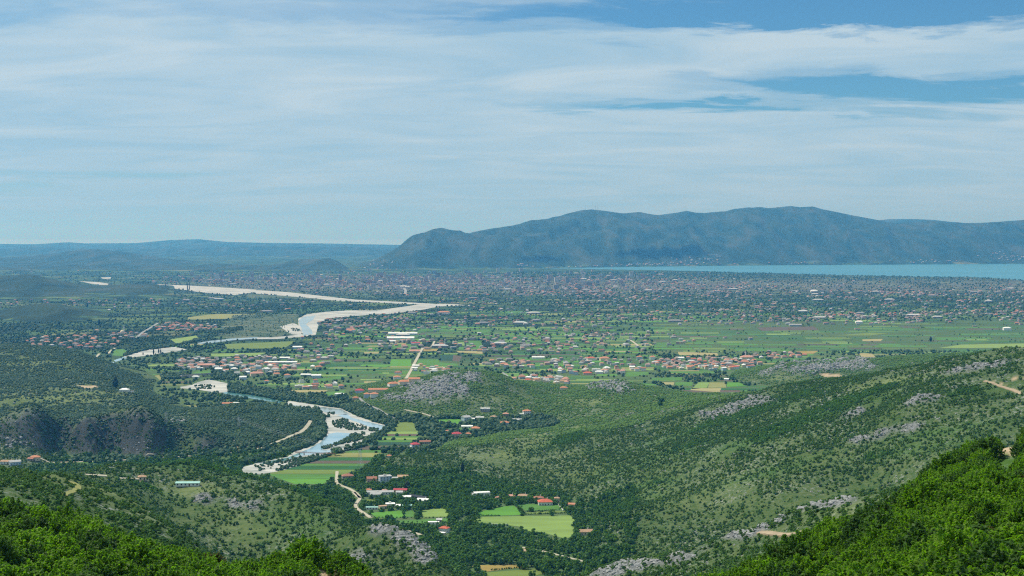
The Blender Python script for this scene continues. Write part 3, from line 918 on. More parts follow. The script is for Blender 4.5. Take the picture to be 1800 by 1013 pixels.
bed('river_water', Z5([(1590, 438), (1700, 452), (1820, 470), (1990, 505), (1960, 515), (1800, 490), (1640, 462), (1560, 446)]), 0.46, river_teal, 7, 0.3)
bed('river_water', Z5([(728, 240), (770, 224), (806, 228), (806, 250), (770, 258), (735, 252)]), 0.46, river_water, 8, 0.2)
bed('river_bed', Z5([(866, 192), (930, 168), (1010, 145), (1120, 130), (1240, 122), (1312, 140), (1240, 152), (1150, 165), (1040, 182), (960, 192), (880, 198)]), 0.30, gravel_mat, 9)
bed('river_water', Z5([(800, 215), (870, 192), (905, 198), (850, 214), (815, 226)]), 0.40, river_water, 9, 0.2)
bed('river_water', Z5([(1380, 94), (1480, 78), (1620, 62), (1810, 52), (1810, 62), (1640, 74), (1480, 94), (1400, 100)]), 0.40, river_grey, 10, 0.2)
bed('river_bed', Z2([(-40, 855), (130, 852), (330, 832), (300, 790), (300, 762), (296, 722), (360, 690), (480, 675), (640, 664), (850, 664), (1050, 636), (1150, 622), (1290, 618), (1400, 620), (1470, 628),
                     (1360, 634), (1280, 636), (1200, 655), (950, 688), (830, 692), (650, 708), (520, 718), (440, 745), (434, 790), (420, 835), (330, 850), (130, 866), (-40, 866)]), 0.30, gravel_mat, 11, 0.5)
bed('river_water', Z2([(300, 735), (330, 712), (420, 700), (400, 730), (350, 760), (390, 800), (400, 830), (335, 842), (320, 790), (306, 762)]), 0.46, river_grey, 12, 0.3)
bed('river_bed', Z2([(-30, 520), (200, 533), (500, 566), (700, 588), (1000, 603), (1250, 618), (1290, 628), (1050, 618), (800, 607), (560, 596), (400, 578), (200, 562), (0, 545)]), 0.34, gravel_mat, 13, 0.3)
bed('river_bed', Z1([(1100, 480), (1300, 488), (1500, 498), (1800, 518), (1800, 534), (1650, 556), (1450, 541), (1300, 520), (1170, 502)]), 0.30, gravel_mat, 14, 0.3)
bed('river_bed', Z1([(555, 458), (700, 466), (778, 478), (740, 488), (640, 476)]), 0.30, gravel_mat, 15, 0.3)
bed('river_bed', Z1([(710, 432), (780, 430), (785, 440), (720, 442)]), 0.30, gravel_mat, 16, 0.3)
# grassy silt flats beside the channels
bed('river_flat', Z2([(-160, 700), (0, 690), (300, 690), (290, 760), (200, 770), (260, 830), (130, 848), (0, 850), (-120, 862), (-260, 850), (-240, 780)]), 0.16, silt_mat, 17, 2.2)
bed('river_flat', Z2([(170, 778), (260, 752), (306, 770), (322, 836), (250, 832), (200, 800)]), 0.24, gravel_mat, 18, 0.8)
bed('river_flat', Z2([(-60, 545), (150, 560), (400, 580), (560, 597), (420, 590), (200, 576), (-60, 572)]), 0.16, silt_mat, 19, 1.2)

# fields
FIELD_C = {'green': (0.075, 0.185, 0.032), 'light': (0.180, 0.270, 0.065), 'dark': (0.026, 0.105, 0.024), 'olive': (0.130, 0.190, 0.040), 'brown': (0.105, 0.085, 0.062), 'yellow': (0.215, 0.225, 0.075),
           'teal': (0.022, 0.070, 0.042), 'straw': (0.30, 0.27, 0.12), 'orange': (0.27, 0.21, 0.06), 'moss': (0.050, 0.130, 0.030), 'bright': (0.090, 0.240, 0.028)}
field_mats = {}
for k, c in FIELD_C.items():
    m, t = new_mat('field_' + k)
    geo_ = t.new('ShaderNodeNewGeometry'); pos = geo_.outputs['Position']
    oi = t.new('ShaderNodeObjectInfo')
    n = t.noise(t.mapping(pos, (0, 0, 0), (0, 0, 0.1), (0.25, 1, 1)), 0.06, 6, 0.65)
    wv = t.new('ShaderNodeTexWave', wave_type='BANDS', bands_direction='Y')
    t.put(wv.inputs['Vector'], pos); wv.inputs['Scale'].default_value = 0.11; wv.inputs['Distortion'].default_value = 0.6; wv.inputs['Detail'].default_value = 1.0
    cc = t.mix(t.ramp(n, [(0.3, 0.0), (0.7, 1.0)]), tuple(v * 0.74 for v in c), tuple(v * 1.22 for v in c))
    cc = t.mix(t.math('MULTIPLY', wv.outputs[1], 0.28), cc, tuple(v * 0.6 for v in c))
    cc = t.mix(t.math('MULTIPLY', oi.outputs['Random'], 0.25), cc, (c[0] * 1.3, c[1] * 1.05, c[2]))
    finish(t, cc, 0.95, bump(t, n, 0.3, 0.6))
    field_mats[k] = m


def field(pts, kind, seed=0, amp=0.25, z=0.12, keep=True):
    w = poly_world(wobble(pts, 6.0, amp, seed))
    if keep:
        KEEP_OUT.append(w)
    return flat_sheet('field', w, PLAIN + z, field_mats[kind])


edge = [(743, 703, 726), (757, 688, 734), (763, 676, 737), (773, 666, 737), (780, 650, 722), (784, 645, 716), (791, 622, 680), (800, 590, 668), (805, 566, 655), (812, 532, 650), (820, 508, 640), (828, 480, 622), (835, 468, 604), (842, 492, 584), (852, 520, 566)]


def edges_at(py):
    ys = [e[0] for e in edge]
    return float(np.interp(py, ys, [e[1] for e in edge])), float(np.interp(py, ys, [e[2] for e in edge]))


for i, (a, b, k) in enumerate([(743, 758, 'olive'), (758.6, 763, 'light'), (763, 766.6, 'brown'), (767, 769.6, 'green'), (769.6, 773.2, 'light'), (774, 777.4, 'green'), (777.8, 783, 'teal'), (784, 790.6, 'brown'),
                               (791.6, 796, 'green'), (796.2, 804, 'yellow'), (804.4, 809.6, 'dark'), (810.4, 815, 'brown'), (815.4, 819, 'green'), (819.6, 825.6, 'dark'), (826, 833.4, 'olive'), (834, 842, 'green'), (842.2, 851, 'bright')]):
    l0, r0 = edges_at(a); l1, r1 = edges_at(b)
    field([(l0, a), (r0, a), (r1, b), (l1, b)], k, i)
for i, (pts, k) in enumerate([
        (Z3([(260, 515), (440, 475), (530, 468), (600, 538), (262, 548)]), 'bright'), (Z3([(540, 465), (600, 455), (860, 460), (890, 500), (620, 505)]), 'green'), (Z3([(620, 520), (900, 508), (940, 515), (640, 535)]), 'olive'),
        (Z3([(225, 578), (300, 553), (620, 546), (950, 541), (990, 580), (970, 706), (900, 714), (740, 668), (640, 662), (560, 624), (400, 606), (230, 592)]), 'light'),
        (Z3([(190, 918), (580, 910), (600, 930), (330, 965)]), 'orange'), (Z3([(320, 972), (680, 942), (760, 975), (640, 1010), (330, 1010)]), 'olive'),
        (Z8([(540, 640), (800, 615), (1000, 605), (1010, 690), (900, 718), (640, 700)]), 'bright'), (Z8([(1020, 604), (1140, 600), (1160, 690), (1020, 700)]), 'green'), (Z8([(1250, 600), (1560, 575), (1640, 660), (1590, 690), (1280, 700)]), 'light'),
        (Z8([(900, 742), (1640, 712), (1620, 768), (1000, 792)]), 'green'), (Z8([(500, 455), (640, 452), (620, 492), (505, 492)]), 'olive'),
        (Z5([(1165, 545), (1260, 528), (1430, 535), (1330, 562)]), 'yellow'), (Z5([(970, 340), (1060, 322), (1130, 315), (1140, 350), (1020, 366)]), 'yellow'), (Z5([(780, 285), (1000, 300), (1120, 318), (960, 335), (880, 320)]), 'green'),
        (Z5([(800, 145), (860, 135), (900, 150), (860, 185), (790, 180)]), 'green'),
        (ZL([(790, 98), (950, 84), (990, 116), (850, 130)]), 'bright'), (ZL([(540, 122), (680, 118), (800, 132), (700, 148), (560, 146)]), 'green'), (ZL([(960, 84), (1080, 88), (1110, 100), (1000, 114)]), 'dark'),
        (ZL([(600, 55), (660, 55), (655, 72), (600, 72)]), 'olive'),
        (ZV([(268, 386), (592, 376), (592, 411), (272, 413)]), 'green'), (ZV([(385, 430), (512, 430), (500, 462), (400, 452)]), 'straw'), (ZV([(520, 430), (700, 428), (690, 470), (520, 466)]), 'green'),
        (ZV([(690, 502), (760, 432), (880, 432), (850, 487)]), 'light'), (ZV([(882, 432), (1042, 432), (1052, 487), (858, 488)]), 'yellow'), (ZV([(1052, 432), (1185, 432), (1260, 466), (1062, 478)]), 'bright'),
        (ZV([(672, 512), (700, 492), (1000, 492), (980, 535)]), 'straw'), (ZV([(540, 112), (960, 125), (970, 152), (560, 145)]), 'straw'), (ZV([(0, 320), (240, 322), (240, 350), (60, 372), (0, 372)]), 'green'),
        (ZM([(810, 420), (1020, 415), (1000, 447), (810, 449)]), 'orange'), (ZM([(1260, 325), (1375, 322), (1375, 374), (1255, 376)]), 'light'), (ZM([(0, 460), (200, 460), (195, 482), (0, 482)]), 'straw'),
        (ZM([(1262, 445), (1640, 447), (1620, 486), (1300, 468)]), 'straw'), (ZM([(1040, 500), (1220, 500), (1210, 582), (1050, 577)]), 'teal'), (ZM([(1222, 500), (1340, 520), (1300, 592), (1212, 582)]), 'brown'),
        (ZM([(370, 560), (650, 560), (640, 632), (350, 632)]), 'bright'), (ZM([(740, 560), (1030, 560), (1030, 600), (1280, 620), (1280, 650), (720, 640)]), 'green'), (ZM([(0, 860), (162, 860), (150, 886), (0, 886)]), 'straw'),
        (ZM([(250, 740), (345, 740), (340, 756), (255, 756)]), 'light'), (ZM([(1390, 300), (1600, 320), (1640, 430), (1290, 430), (1300, 390), (1400, 385)]), 'green'), (ZM([(400, 350), (700, 350), (760, 420), (600, 440), (360, 410)]), 'green'),
        (ZM([(700, 320), (800, 315), (790, 350), (680, 348)]), 'light'), (ZM([(820, 650), (1140, 650), (1040, 690), (820, 690)]), 'bright'),
        (Z6([(1260, 225), (1470, 222), (1560, 262), (1430, 282), (1250, 262)]), 'bright'), (Z6([(1250, 322), (1600, 316), (1740, 330), (1700, 352), (1300, 350)]), 'green'),
        ([(1800, 604), (1690, 606), (1650, 612), (1800, 612)], 'light'), ([(1466, 590), (1530, 585), (1562, 586), (1530, 590)], 'olive'), ([(1516, 597), (1552, 596), (1548, 600), (1516, 600)], 'straw'), ([(1330, 576), (1430, 574), (1440, 580), (1340, 582)], 'brown'),
        ([(1400, 618), (1440, 617), (1430, 622), (1402, 622)], 'orange'), ([(1540, 628), (1532, 622), (1510, 621), (1515, 628)], 'straw'),
        ([(380, 552), (450, 552), (430, 560), (330, 562), (330, 558)], 'yellow'), ([(300, 597), (345, 590), (350, 596), (310, 604)], 'light'), ([(395, 605), (520, 600), (500, 612), (400, 614)], 'olive'), ([(370, 622), (470, 620), (450, 626), (372, 627)], 'light'),
        ([(545, 668), (600, 662), (600, 666), (545, 674)], 'green'), ([(572, 690), (628, 684), (626, 690), (574, 696)], 'green')]):
    field(pts, k, 100 + i, z=0.13)

# the rest of the farmed plain: plots laid out in rows
pl = []
rr = random.Random(21)
y = 2900.0
while y < 7600:
    hgt = rr.uniform(16, 48) * (1 + (y - 2900) / 3500)
    x = -900 + rr.uniform(0, 80) - (y - 2900) * 0.1
    while x < 3200:
        wdt = rr.uniform(45, 190)
        pxm, pym = project(np.array(x + wdt / 2), np.array(y + hgt / 2), np.array(PLAIN))
        pxm, pym = float(pxm), float(pym)
        ok = 0 < pxm < 1850 and 545 < pym < 700
        farmness = 0.85
        if pxm < 500: farmness = 0.30 if pym > 560 else 0.12
        if 1150 < pxm < 1800 and 565 < pym < 622: farmness = 0.62
        if pym < 575: farmness *= 0.45
        if ok and rr.random() < farmness:
            cxy = (x + wdt / 2, y + hgt / 2)
            pl.append((x + rr.uniform(1, 5), y + rr.uniform(1, 4), x + wdt - rr.uniform(1, 6), y + hgt - rr.uniform(1, 5), rr.uniform(-0.04, 0.02)))
        x += wdt
    y += hgt


PLOTS = []
for (x0, y0, x1, y1, sh) in pl:
    q = [(x0, y0), (x1, y0 + (x1 - x0) * sh), (x1 + (y1 - y0) * 0.1, y1 + (x1 - x0) * sh), (x0 + (y1 - y0) * 0.1, y1)]
    mx, my = (x0 + x1) / 2, (y0 + y1) / 2
    bad = False
    for kp in KEEP_OUT:
        for (a, b) in q + [(mx, my)]:
            if inside(kp, np.array([a]), np.array([b]))[0]:
                bad = True; break
        if bad: break
    if bad or ground(mx, my) > PLAIN + 1.0:
        continue
    PLOTS.append(q)
FK = ['green', 'moss', 'dark', 'light', 'olive', 'green', 'yellow', 'moss', 'green', 'bright', 'green', 'bright', 'moss', 'light', 'straw', 'dark', 'light', 'brown']
PLOTS.sort(key=lambda q: q[0][1])
restV, restF, restC = [], [], []
for i, q in enumerate(PLOTS):
    k = rr.choice(FK)
    if q[0][1] > 3900 and q[0][0] > 700: k = rr.choice(['green', 'moss', 'olive', 'moss', 'dark', 'green', 'light', 'moss', 'brown'])
    if 'straw' == k and rr.random() < 0.5: k = 'green'
    if i < 170:
        w = [(a + rr.uniform(-2, 2), b + rr.uniform(-1.5, 1.5)) for a, b in q]
        flat_sheet('field', w, PLAIN + 0.08, field_mats[k])
        if rr.random() < 0.75: KEEP_OUT.append(w)
    else:
        b0 = len(restV)
        restV += [(a, b, PLAIN + 0.08) for a, b in q]
        restF.append((b0, b0 + 1, b0 + 2, b0 + 3))
        c = FIELD_C[k]; v = rr.uniform(0.8, 1.2)
        restC.append((c[0] * v, c[1] * v, c[2] * v, 1))
tone_mat, t = new_mat('far_field_tones')
at_ = t.new('ShaderNodeAttribute'); at_.attribute_name = 'tone'
pos = t.new('ShaderNodeNewGeometry').outputs['Position']
n = t.noise(t.mapping(pos, (0, 0, 0), (0, 0, 0.1), (0.3, 1, 1)), 0.05, 5, 0.65)
finish(t, t.mix(t.ramp(n, [(0.3, 0.55), (0.7, 0.0)]), at_.outputs['Color'], (0.05, 0.09, 0.035)), 0.95)
far_fields = link(bpy.data.objects.new('far_fields', np_mesh('far_fields', restV, restF, tone_mat, restC)))
tag(far_fields, kind='structure')

# roads and tracks
track_mat = plain_mat('pale_dirt_track', (0.42, 0.38, 0.29), 0.10, 0.15)
orange_mat = plain_mat('orange_earth', (0.33, 0.255, 0.17), 0.12, 0.15)
asphalt_mat = plain_mat('worn_asphalt', (0.26, 0.26, 0.25), 0.08, 0.2)
ROAD_SEGS = []


def road(name, pts_px, width, mat, on_hill=False, z=0.62, jitter=0.08):
    if on_hill:
        pw = [hit(p[0], p[1], p[2] if len(p) > 2 else 300)[:2] for p in pts_px]
    else:
        pw = [on_z(p[0], p[1], PLAIN) for p in pts_px]
    dense = []
    for a, b in zip(pw[:-1], pw[1:]):
        L = math.hypot(b[0] - a[0], b[1] - a[1]); k = max(1, int(L / 7))
        for j in range(k):
            dense.append((a[0] + (b[0] - a[0]) * j / k, a[1] + (b[1] - a[1]) * j / k))
    dense.append(pw[-1])
    D = np.array(dense)
    for _ in range(3):
        D[1:-1] = (D[:-2] + D[1:-1] * 2 + D[2:]) / 4
    T = np.gradient(D, axis=0); T /= np.maximum(np.linalg.norm(T, axis=1, keepdims=True), 1e-6)
    N = np.stack([-T[:, 1], T[:, 0]], 1)
    r = np.random.default_rng(len(ROAD_SEGS) + 3)
    hw = width / 2 * (1 + r.uniform(-jitter, jitter, len(D)))[:, None]
    A = D + N * hw; B = D - N * hw
    if on_hill:
        gd = ground(D[:, 0], D[:, 1])
        ga = np.maximum(ground(A[:, 0], A[:, 1]), gd - 0.3) + z * 0.5; gb = np.maximum(ground(B[:, 0], B[:, 1]), gd - 0.3) + z * 0.5
    else:
        ga = gb = np.maximum(np.full(len(D), PLAIN), ground(D[:, 0], D[:, 1])) + z
    V = [(a[0], a[1], h) for a, h in zip(A, ga)] + [(b[0], b[1], h) for b, h in zip(B, gb)]
    V += [(a[0], a[1], h - 1.2) for a, h in zip(A, ga)] + [(b[0], b[1], h - 1.2) for b, h in zip(B, gb)]
    n = len(D)
    fs = []
    for i in range(n - 1):
        fs += [(i, i + n, i + n + 1, i + 1), (i, i + 1, i + 1 + 2 * n, i + 2 * n), (i + n, i + 3 * n, i + 3 * n + 1, i + n + 1)]
    o = mesh_obj(name, V, fs, mat)
    tag(o, kind='structure')
    ROAD_SEGS.append((D, width))
    return o


road('road', [(592.5, 829), (592, 840), (591, 851), (601, 855), (610, 857.5), (618, 861.5), (627, 868), (634, 876), (630, 881), (624.5, 887), (625, 893), (631, 897), (643, 905), (652, 911)], 4.4, track_mat)
road('road', [(634, 876), (628, 874), (622, 866)], 4.5, track_mat)
road('road', [(717, 934), (727, 937), (740, 941)], 5.0, track_mat)
road('road', [(546, 740.5, 2100), (541, 749, 2100), (534, 756, 2100), (521, 765, 2000), (501, 772, 2000), (476, 781.5, 2000)], 6.0, track_mat, True)
road('road', [(480, 784), (455, 789), (420, 795), (380, 799), (340, 802), (318, 803), (290, 804.5), (240, 808), (190, 811), (130, 813), (60, 814)], 5.5, track_mat, False)
road('road', [(631, 703), (640, 711), (650, 717), (668, 724), (682, 730), (697, 738.5)], 5.0, asphalt_mat)
road('road', [(711, 727), (730, 730), (750, 733), (769, 737)], 4.5, track_mat)
road('road', [(743, 612), (737, 623), (728, 640), (722, 652), (714, 666)], 7.0, track_mat)
road('road', [(764, 600), (761, 606), (758, 611)], 6.0, track_mat)
road('road', [(278, 568), (262, 578), (250, 585), (240, 594)], 9.0, asphalt_mat)
road('road', [(202, 612), (195, 617), (190, 622)], 7.0, track_mat)
road('road', [(169, 628), (172, 625), (175, 622)], 6.0, track_mat)
road('road', [(1108, 598), (1118, 605), (1124, 611)], 6.0, track_mat)
road('road', [(710, 506), (713, 511), (712, 518)], 16.0, asphalt_mat)
road('road', [(440, 683), (455, 687), (480, 690), (500, 694), (530, 697), (556, 700)], 5.0, asphalt_mat)
road('road', [(918, 963), (935, 967), (948, 967), (960, 972), (985, 977), (1010, 984), (1040, 991), (1062, 998), (1085, 1001)], 3.6, track_mat)
road('track', [(883, 655, 2400), (892, 661, 2400), (903, 668, 2400), (910, 669, 2400)], 6.0, asphalt_mat, True)
road('track', [(118, 846, 600), (130, 849, 600), (137, 852, 600), (140, 856, 600), (135, 861, 600), (124, 866, 600), (112, 872, 550)], 3.2, field_mats['yellow'], True)
road('track', [(150, 834.5, 1100), (165, 834.5, 1100), (188, 837, 1100)], 4.0, track_mat, True)
road('track', [(208, 841, 1100), (225, 843, 1100), (247, 843, 1100)], 3.5, track_mat, True)
road('track', [(1730, 671, 1200), (1745, 675, 1200), (1762, 679, 1200), (1775, 684, 1200), (1790, 691, 1200), (1812, 697, 1200)], 4.0, orange_mat, True)
road('track', [(1334, 937, 600), (1350, 938, 600), (1365, 940, 600), (1385, 943, 600), (1400, 941, 600), (1418, 934, 600)], 3.6, orange_mat, True)

# ------------------------------------------------------------------ haze
HAZE_ON = True
haze_mat = bpy.data.materials.new('haze_air')
haze_mat.use_nodes = True
t = NT(haze_mat.node_tree); t.n.clear()
pv = t.new('ShaderNodeVolumePrincipled')
pv.inputs['Color'].default_value = (0.075, 0.42, 0.95, 1)
pv.inputs['Absorption Color'].default_value = (0.9, 0.74, 1, 1)
pv.inputs['Density'].default_value = 4.8e-5
pv.inputs['Anisotropy'].default_value = 0.25
ho = t.new('ShaderNodeOutputMaterial'); t.l.new(pv.outputs[0], ho.inputs['Volume'])
if HAZE_ON:
    hx, hy0, hy1, hz0, hz1 = 91000, -400, 123000, -28, 960
    hv = [(-hx, hy0, hz0), (hx, hy0, hz0), (hx, hy1, hz0), (-hx, hy1, hz0), (-hx, hy0, hz1), (hx, hy0, hz1), (hx, hy1, hz1), (-hx, hy1, hz1)]
    haze = mesh_obj('haze', hv, [(0, 3, 2, 1), (4, 5, 6, 7), (0, 1, 5, 4), (1, 2, 6, 5), (2, 3, 7, 6), (3, 0, 4, 7)], haze_mat)
    tag(haze, kind='stuff')

# ------------------------------------------------------------------ vegetation
def leaf_material(name, c_dark, c_lite, transl, tfac=0.35, scale=0.6, autumn=0.0, rough=0.55):
    m, t = new_mat(name)
    oi = t.new('ShaderNodeObjectInfo')
    tcn = t.new('ShaderNodeTexCoord')
    n = t.noise(tcn.outputs['Object'], scale, 3, 0.6)
    gi_ = t.new('ShaderNodeNewGeometry')
    f = t.math('ADD', t.math('MULTIPLY', oi.outputs['Random'], 0.62), t.math('ADD', t.math('MULTIPLY', t.math('SUBTRACT', n, 0.45), 0.9), t.math('MULTIPLY', gi_.outputs['Random Per Island'], 0.45)), clamp=True)
    cc = t.mix(f, c_dark, c_lite)
    wn = t.new('ShaderNodeTexWhiteNoise', noise_dimensions='1D'); t.put(wn.inputs['W'], t.math('MULTIPLY', oi.outputs['Random'], 917.0))
    if autumn > 0:
        cc = t.mix(t.math('MULTIPLY', t.math('LESS_THAN', wn.outputs['Value'], autumn), 0.75), cc, (0.10, 0.055, 0.015))
    finish(t, cc, rough, None, 0.15, (t.mix(f, transl, tuple(v * 1.5 for v in transl)), tfac))
    return m


M_FG = leaf_material('bright_spring_leaves', (0.014, 0.048, 0.005), (0.155, 0.260, 0.012), (0.19, 0.43, 0.010), 0.40, 0.5, 0.0)
M_FG2 = leaf_material('dull_green_leaves', (0.018, 0.055, 0.010), (0.075, 0.150, 0.018), (0.09, 0.22, 0.012), 0.35, 0.5, 0.03)
M_FGB = leaf_material('reddish_brown_leaves', (0.060, 0.045, 0.012), (0.12, 0.085, 0.020), (0.12, 0.09, 0.015), 0.3, 0.5)
M_HILL = leaf_material('hill_scrub_leaves', (0.020, 0.060, 0.010), (0.115, 0.215, 0.030), (0.10, 0.25, 0.02), 0.27, 0.4)
M_LUSH = leaf_material('lush_scrub_leaves', (0.032, 0.095, 0.012), (0.120, 0.225, 0.028), (0.09, 0.28, 0.02), 0.32, 0.4)
M_WOOD = leaf_material('valley_tree_leaves', (0.020, 0.068, 0.010), (0.105, 0.215, 0.024), (0.10, 0.26, 0.02), 0.3, 0.3)
M_FARTREE = leaf_material('distant_tree_leaves', (0.012, 0.040, 0.018), (0.042, 0.092, 0.030), (0.03, 0.08, 0.015), 0.15, 0.3)
M_CYP = leaf_material('cypress_needles', (0.006, 0.016, 0.010), (0.012, 0.026, 0.013), (0.01, 0.02, 0.01), 0.1, 0.3)
bark = plain_mat('grey_brown_bark', (0.10, 0.075, 0.055), 0.2, 2.0)


def leaves_mesh(name, lobes, n_leaf, size, mat, rgen, flat=1.0):
    """leaf-shaped faces spread through the volume of a set of lobes: (x, y, z, radius)"""
    vs, fs = [], []
    L = np.array(lobes)
    wts = L[:, 3] ** 2; wts = wts / wts.sum()
    k = rgen.choice(len(L), n_leaf, p=wts)
    d = rgen.normal(size=(n_leaf, 3)); d[:, 2] = np.abs(d[:, 2]) * 1.0 - 0.45 * (rgen.random(n_leaf) < 0.45)
    d /= np.linalg.norm(d, axis=1, keepdims=True)
    rad = L[k, 3] * (1 - rgen.random(n_leaf) ** 2 * 0.45)
    c = L[k, :3] + d * rad[:, None] * np.array([1, 1, flat])
    nrm = d * 0.9 + rgen.normal(size=(n_leaf, 3)) * 0.55 + np.array([0, 0, 0.35])
    nrm /= np.linalg.norm(nrm, axis=1, keepdims=True)
    ref = rgen.normal(size=(n_leaf, 3))
    a = np.cross(nrm, ref); a /= np.linalg.norm(a, axis=1, keepdims=True)
    b = np.cross(nrm, a)
    s = size * rgen.uniform(0.6, 1.3, n_leaf)[:, None]
    v0 = c - a * s; v1 = c + b * s * 0.55 + nrm * s * 0.12; v2 = c + a * s; v3 = c - b * s * 0.55 + nrm * s * 0.12
    V = np.stack([v0, v1, v2, v3], 1).reshape(-1, 3)
    Fq = np.arange(n_leaf * 4).reshape(-1, 4)
    return np_mesh(name, V, Fq, mat)


def shoot_mesh(name, w, h, n_shoot, per, size, mat, rgen):
    """a shrub of leafy upright shoots fanning out from its base"""
    a = rgen.uniform(0, 2 * math.pi, n_shoot); r = np.sqrt(rgen.random(n_shoot))
    # uneven outline: a few lobes reach farther
    lob = 1 + 0.22 * np.sin(a * 2 + rgen.uniform(0, 6)) + 0.16 * np.sin(a * 5 + rgen.uniform(0, 6))
    bx = np.cos(a) * r * w * 0.40 * lob; by = np.sin(a) * r * w * 0.40 * lob
    top = h * (0.98 - 0.50 * r ** 2) * rgen.uniform(0.72, 1.08, n_shoot)
    L = rgen.uniform(0.5, 1.15, n_shoot)
    bz = np.maximum(0.05, (top - L) * np.where(rgen.random(n_shoot) < 0.72, 1.0, rgen.uniform(0.15, 0.9, n_shoot)))
    d = np.stack([np.cos(a) * (0.15 + 0.75 * r), np.sin(a) * (0.15 + 0.75 * r), 1.0 - 0.35 * r], 1) + rgen.normal(0, 0.22, (n_shoot, 3))
    d /= np.linalg.norm(d, axis=1, keepdims=True)
    k = np.repeat(np.arange(n_shoot), per); t = rgen.random(len(k))
    side = rgen.normal(size=(len(k), 3)); side -= (side * d[k]).sum(1, keepdims=True) * d[k]; side /= np.linalg.norm(side, axis=1, keepdims=True)
    rad = 0.20 * (1 - t * 0.75) * rgen.uniform(0.5, 1.2, len(k))
    c = np.stack([bx, by, bz], 1)[k] + d[k] * (t * L[k])[:, None] + side * rad[:, None]
    nrm = side * 0.55 + np.array([0, 0, 0.75]) + rgen.normal(size=(len(k), 3)) * 0.45
    nrm /= np.linalg.norm(nrm, axis=1, keepdims=True)
    aa = side + d[k] * 0.6 + rgen.normal(size=(len(k), 3)) * 0.2
    aa -= (aa * nrm).sum(1, keepdims=True) * nrm; aa /= np.linalg.norm(aa, axis=1, keepdims=True)
    b = np.cross(nrm, aa)
    s = size * rgen.uniform(0.6, 1.3, len(k))[:, None]
    V = np.stack([c - aa * s, c + b * s * 0.55 + nrm * s * 0.12, c + aa * s, c - b * s * 0.55 + nrm * s * 0.12], 1).reshape(-1, 3)
    return np_mesh(name, V, np.arange(len(k) * 4).reshape(-1, 4), mat)


def shrub_lobes(rgen, w, h, n):
    out = []
    for i in range(n):
        a = rgen.uniform(0, 2 * math.pi); r = math.sqrt(rgen.random()) * w * (0.44 if n > 20 else 0.40)
        z = rgen.uniform(0.22, 0.92) * h * (1 - 0.5 * (r / (w * 0.5)) ** 2)
        out.append((r * math.cos(a), r * math.sin(a), z, (rgen.uniform(0.05, 0.15) if n > 20 else rgen.uniform(0.07, 0.20)) * w))
    return out


def tube(p0, p1, r0, r1, seg=5):
    p0 = Vector(p0); p1 = Vector(p1); ax = (p1 - p0).normalized()
    u = ax.orthogonal().normalized(); v = ax.cross(u)
    vs = []
    for p, r in ((p0, r0), (p1, r1)):
        for i in range(seg):
            a = 2 * math.pi * i / seg
            vs.append(p + u * (r * math.cos(a)) + v * (r * math.sin(a)))
    fs = [(i, (i + 1) % seg, seg + (i + 1) % seg, seg + i) for i in range(seg)]
    fs += [tuple(range(seg - 1, -1, -1)), tuple(range(seg, 2 * seg))]
    return vs, fs


def join_parts(parts):
    V, Fs = [], []
    for vs, fs in parts:
        b = len(V); V += [tuple(v) for v in vs]; Fs += [tuple(i + b for i in f) for f in fs]
    return V, Fs


def mesh_only(name, V, Fs, mat):
    me = bpy.data.meshes.new(name)
    me.from_pydata(V, [], Fs); me.materials.append(mat); me.update()
    return me


def stems_mesh(name, rgen, w, h, n=5):
    parts = []
    for i in range(n):
        a = 2 * math.pi * i / n + rgen.uniform(-0.4, 0.4)
        m1 = (math.cos(a) * w * 0.10, math.sin(a) * w * 0.10, h * 0.35)
        m2 = (math.cos(a) * w * 0.28, math.sin(a) * w * 0.28, h * 0.75)
        parts.append(tube((math.cos(a) * 0.06, math.sin(a) * 0.06, -0.3), m1, 0.06, 0.045)); parts.append(tube(m1, m2, 0.045, 0.015))
    return mesh_only(name, *join_parts(parts), bark)


def blob_mesh(name, rgen, mat, w, h, sub=2, rough_=0.30, cyl=False):
    bm = bmesh.new()
    bmesh.ops.create_icosphere(bm, subdivisions=sub, radius=1.0)
    off = rgen.uniform(-50, 50, 3)
    from mathutils import noise as mn
    for v in bm.verts:
        p = v.co.copy()
        q = p * 2.1 + Vector(off)
        q2 = p * 5.0 + Vector(off)
        r = 1 + rough_ * mn.noise(q) * 1.6 + rough_ * 0.55 * mn.noise(q2) + rgen.uniform(-0.05, 0.05)
        z = p.z * r
        v.co = Vector((p.x * r * w / 2, p.y * r * w / 2, (z * 0.5 + 0.42) * h))
        if v.co.z < -0.05 * h: v.co.z = -0.05 * h
    me = bpy.data.meshes.new(name)
    bm.to_mesh(me); bm.free()
    me.materials.append(mat)
    return me


def source_objects(prefix, meshes):
    c = bpy.data.collections.new(prefix)
    for i, me in enumerate(meshes):
        o = bpy.data.objects.new('%s_source_%02d' % (prefix, i), me)
        c.objects.link(o)
    return c


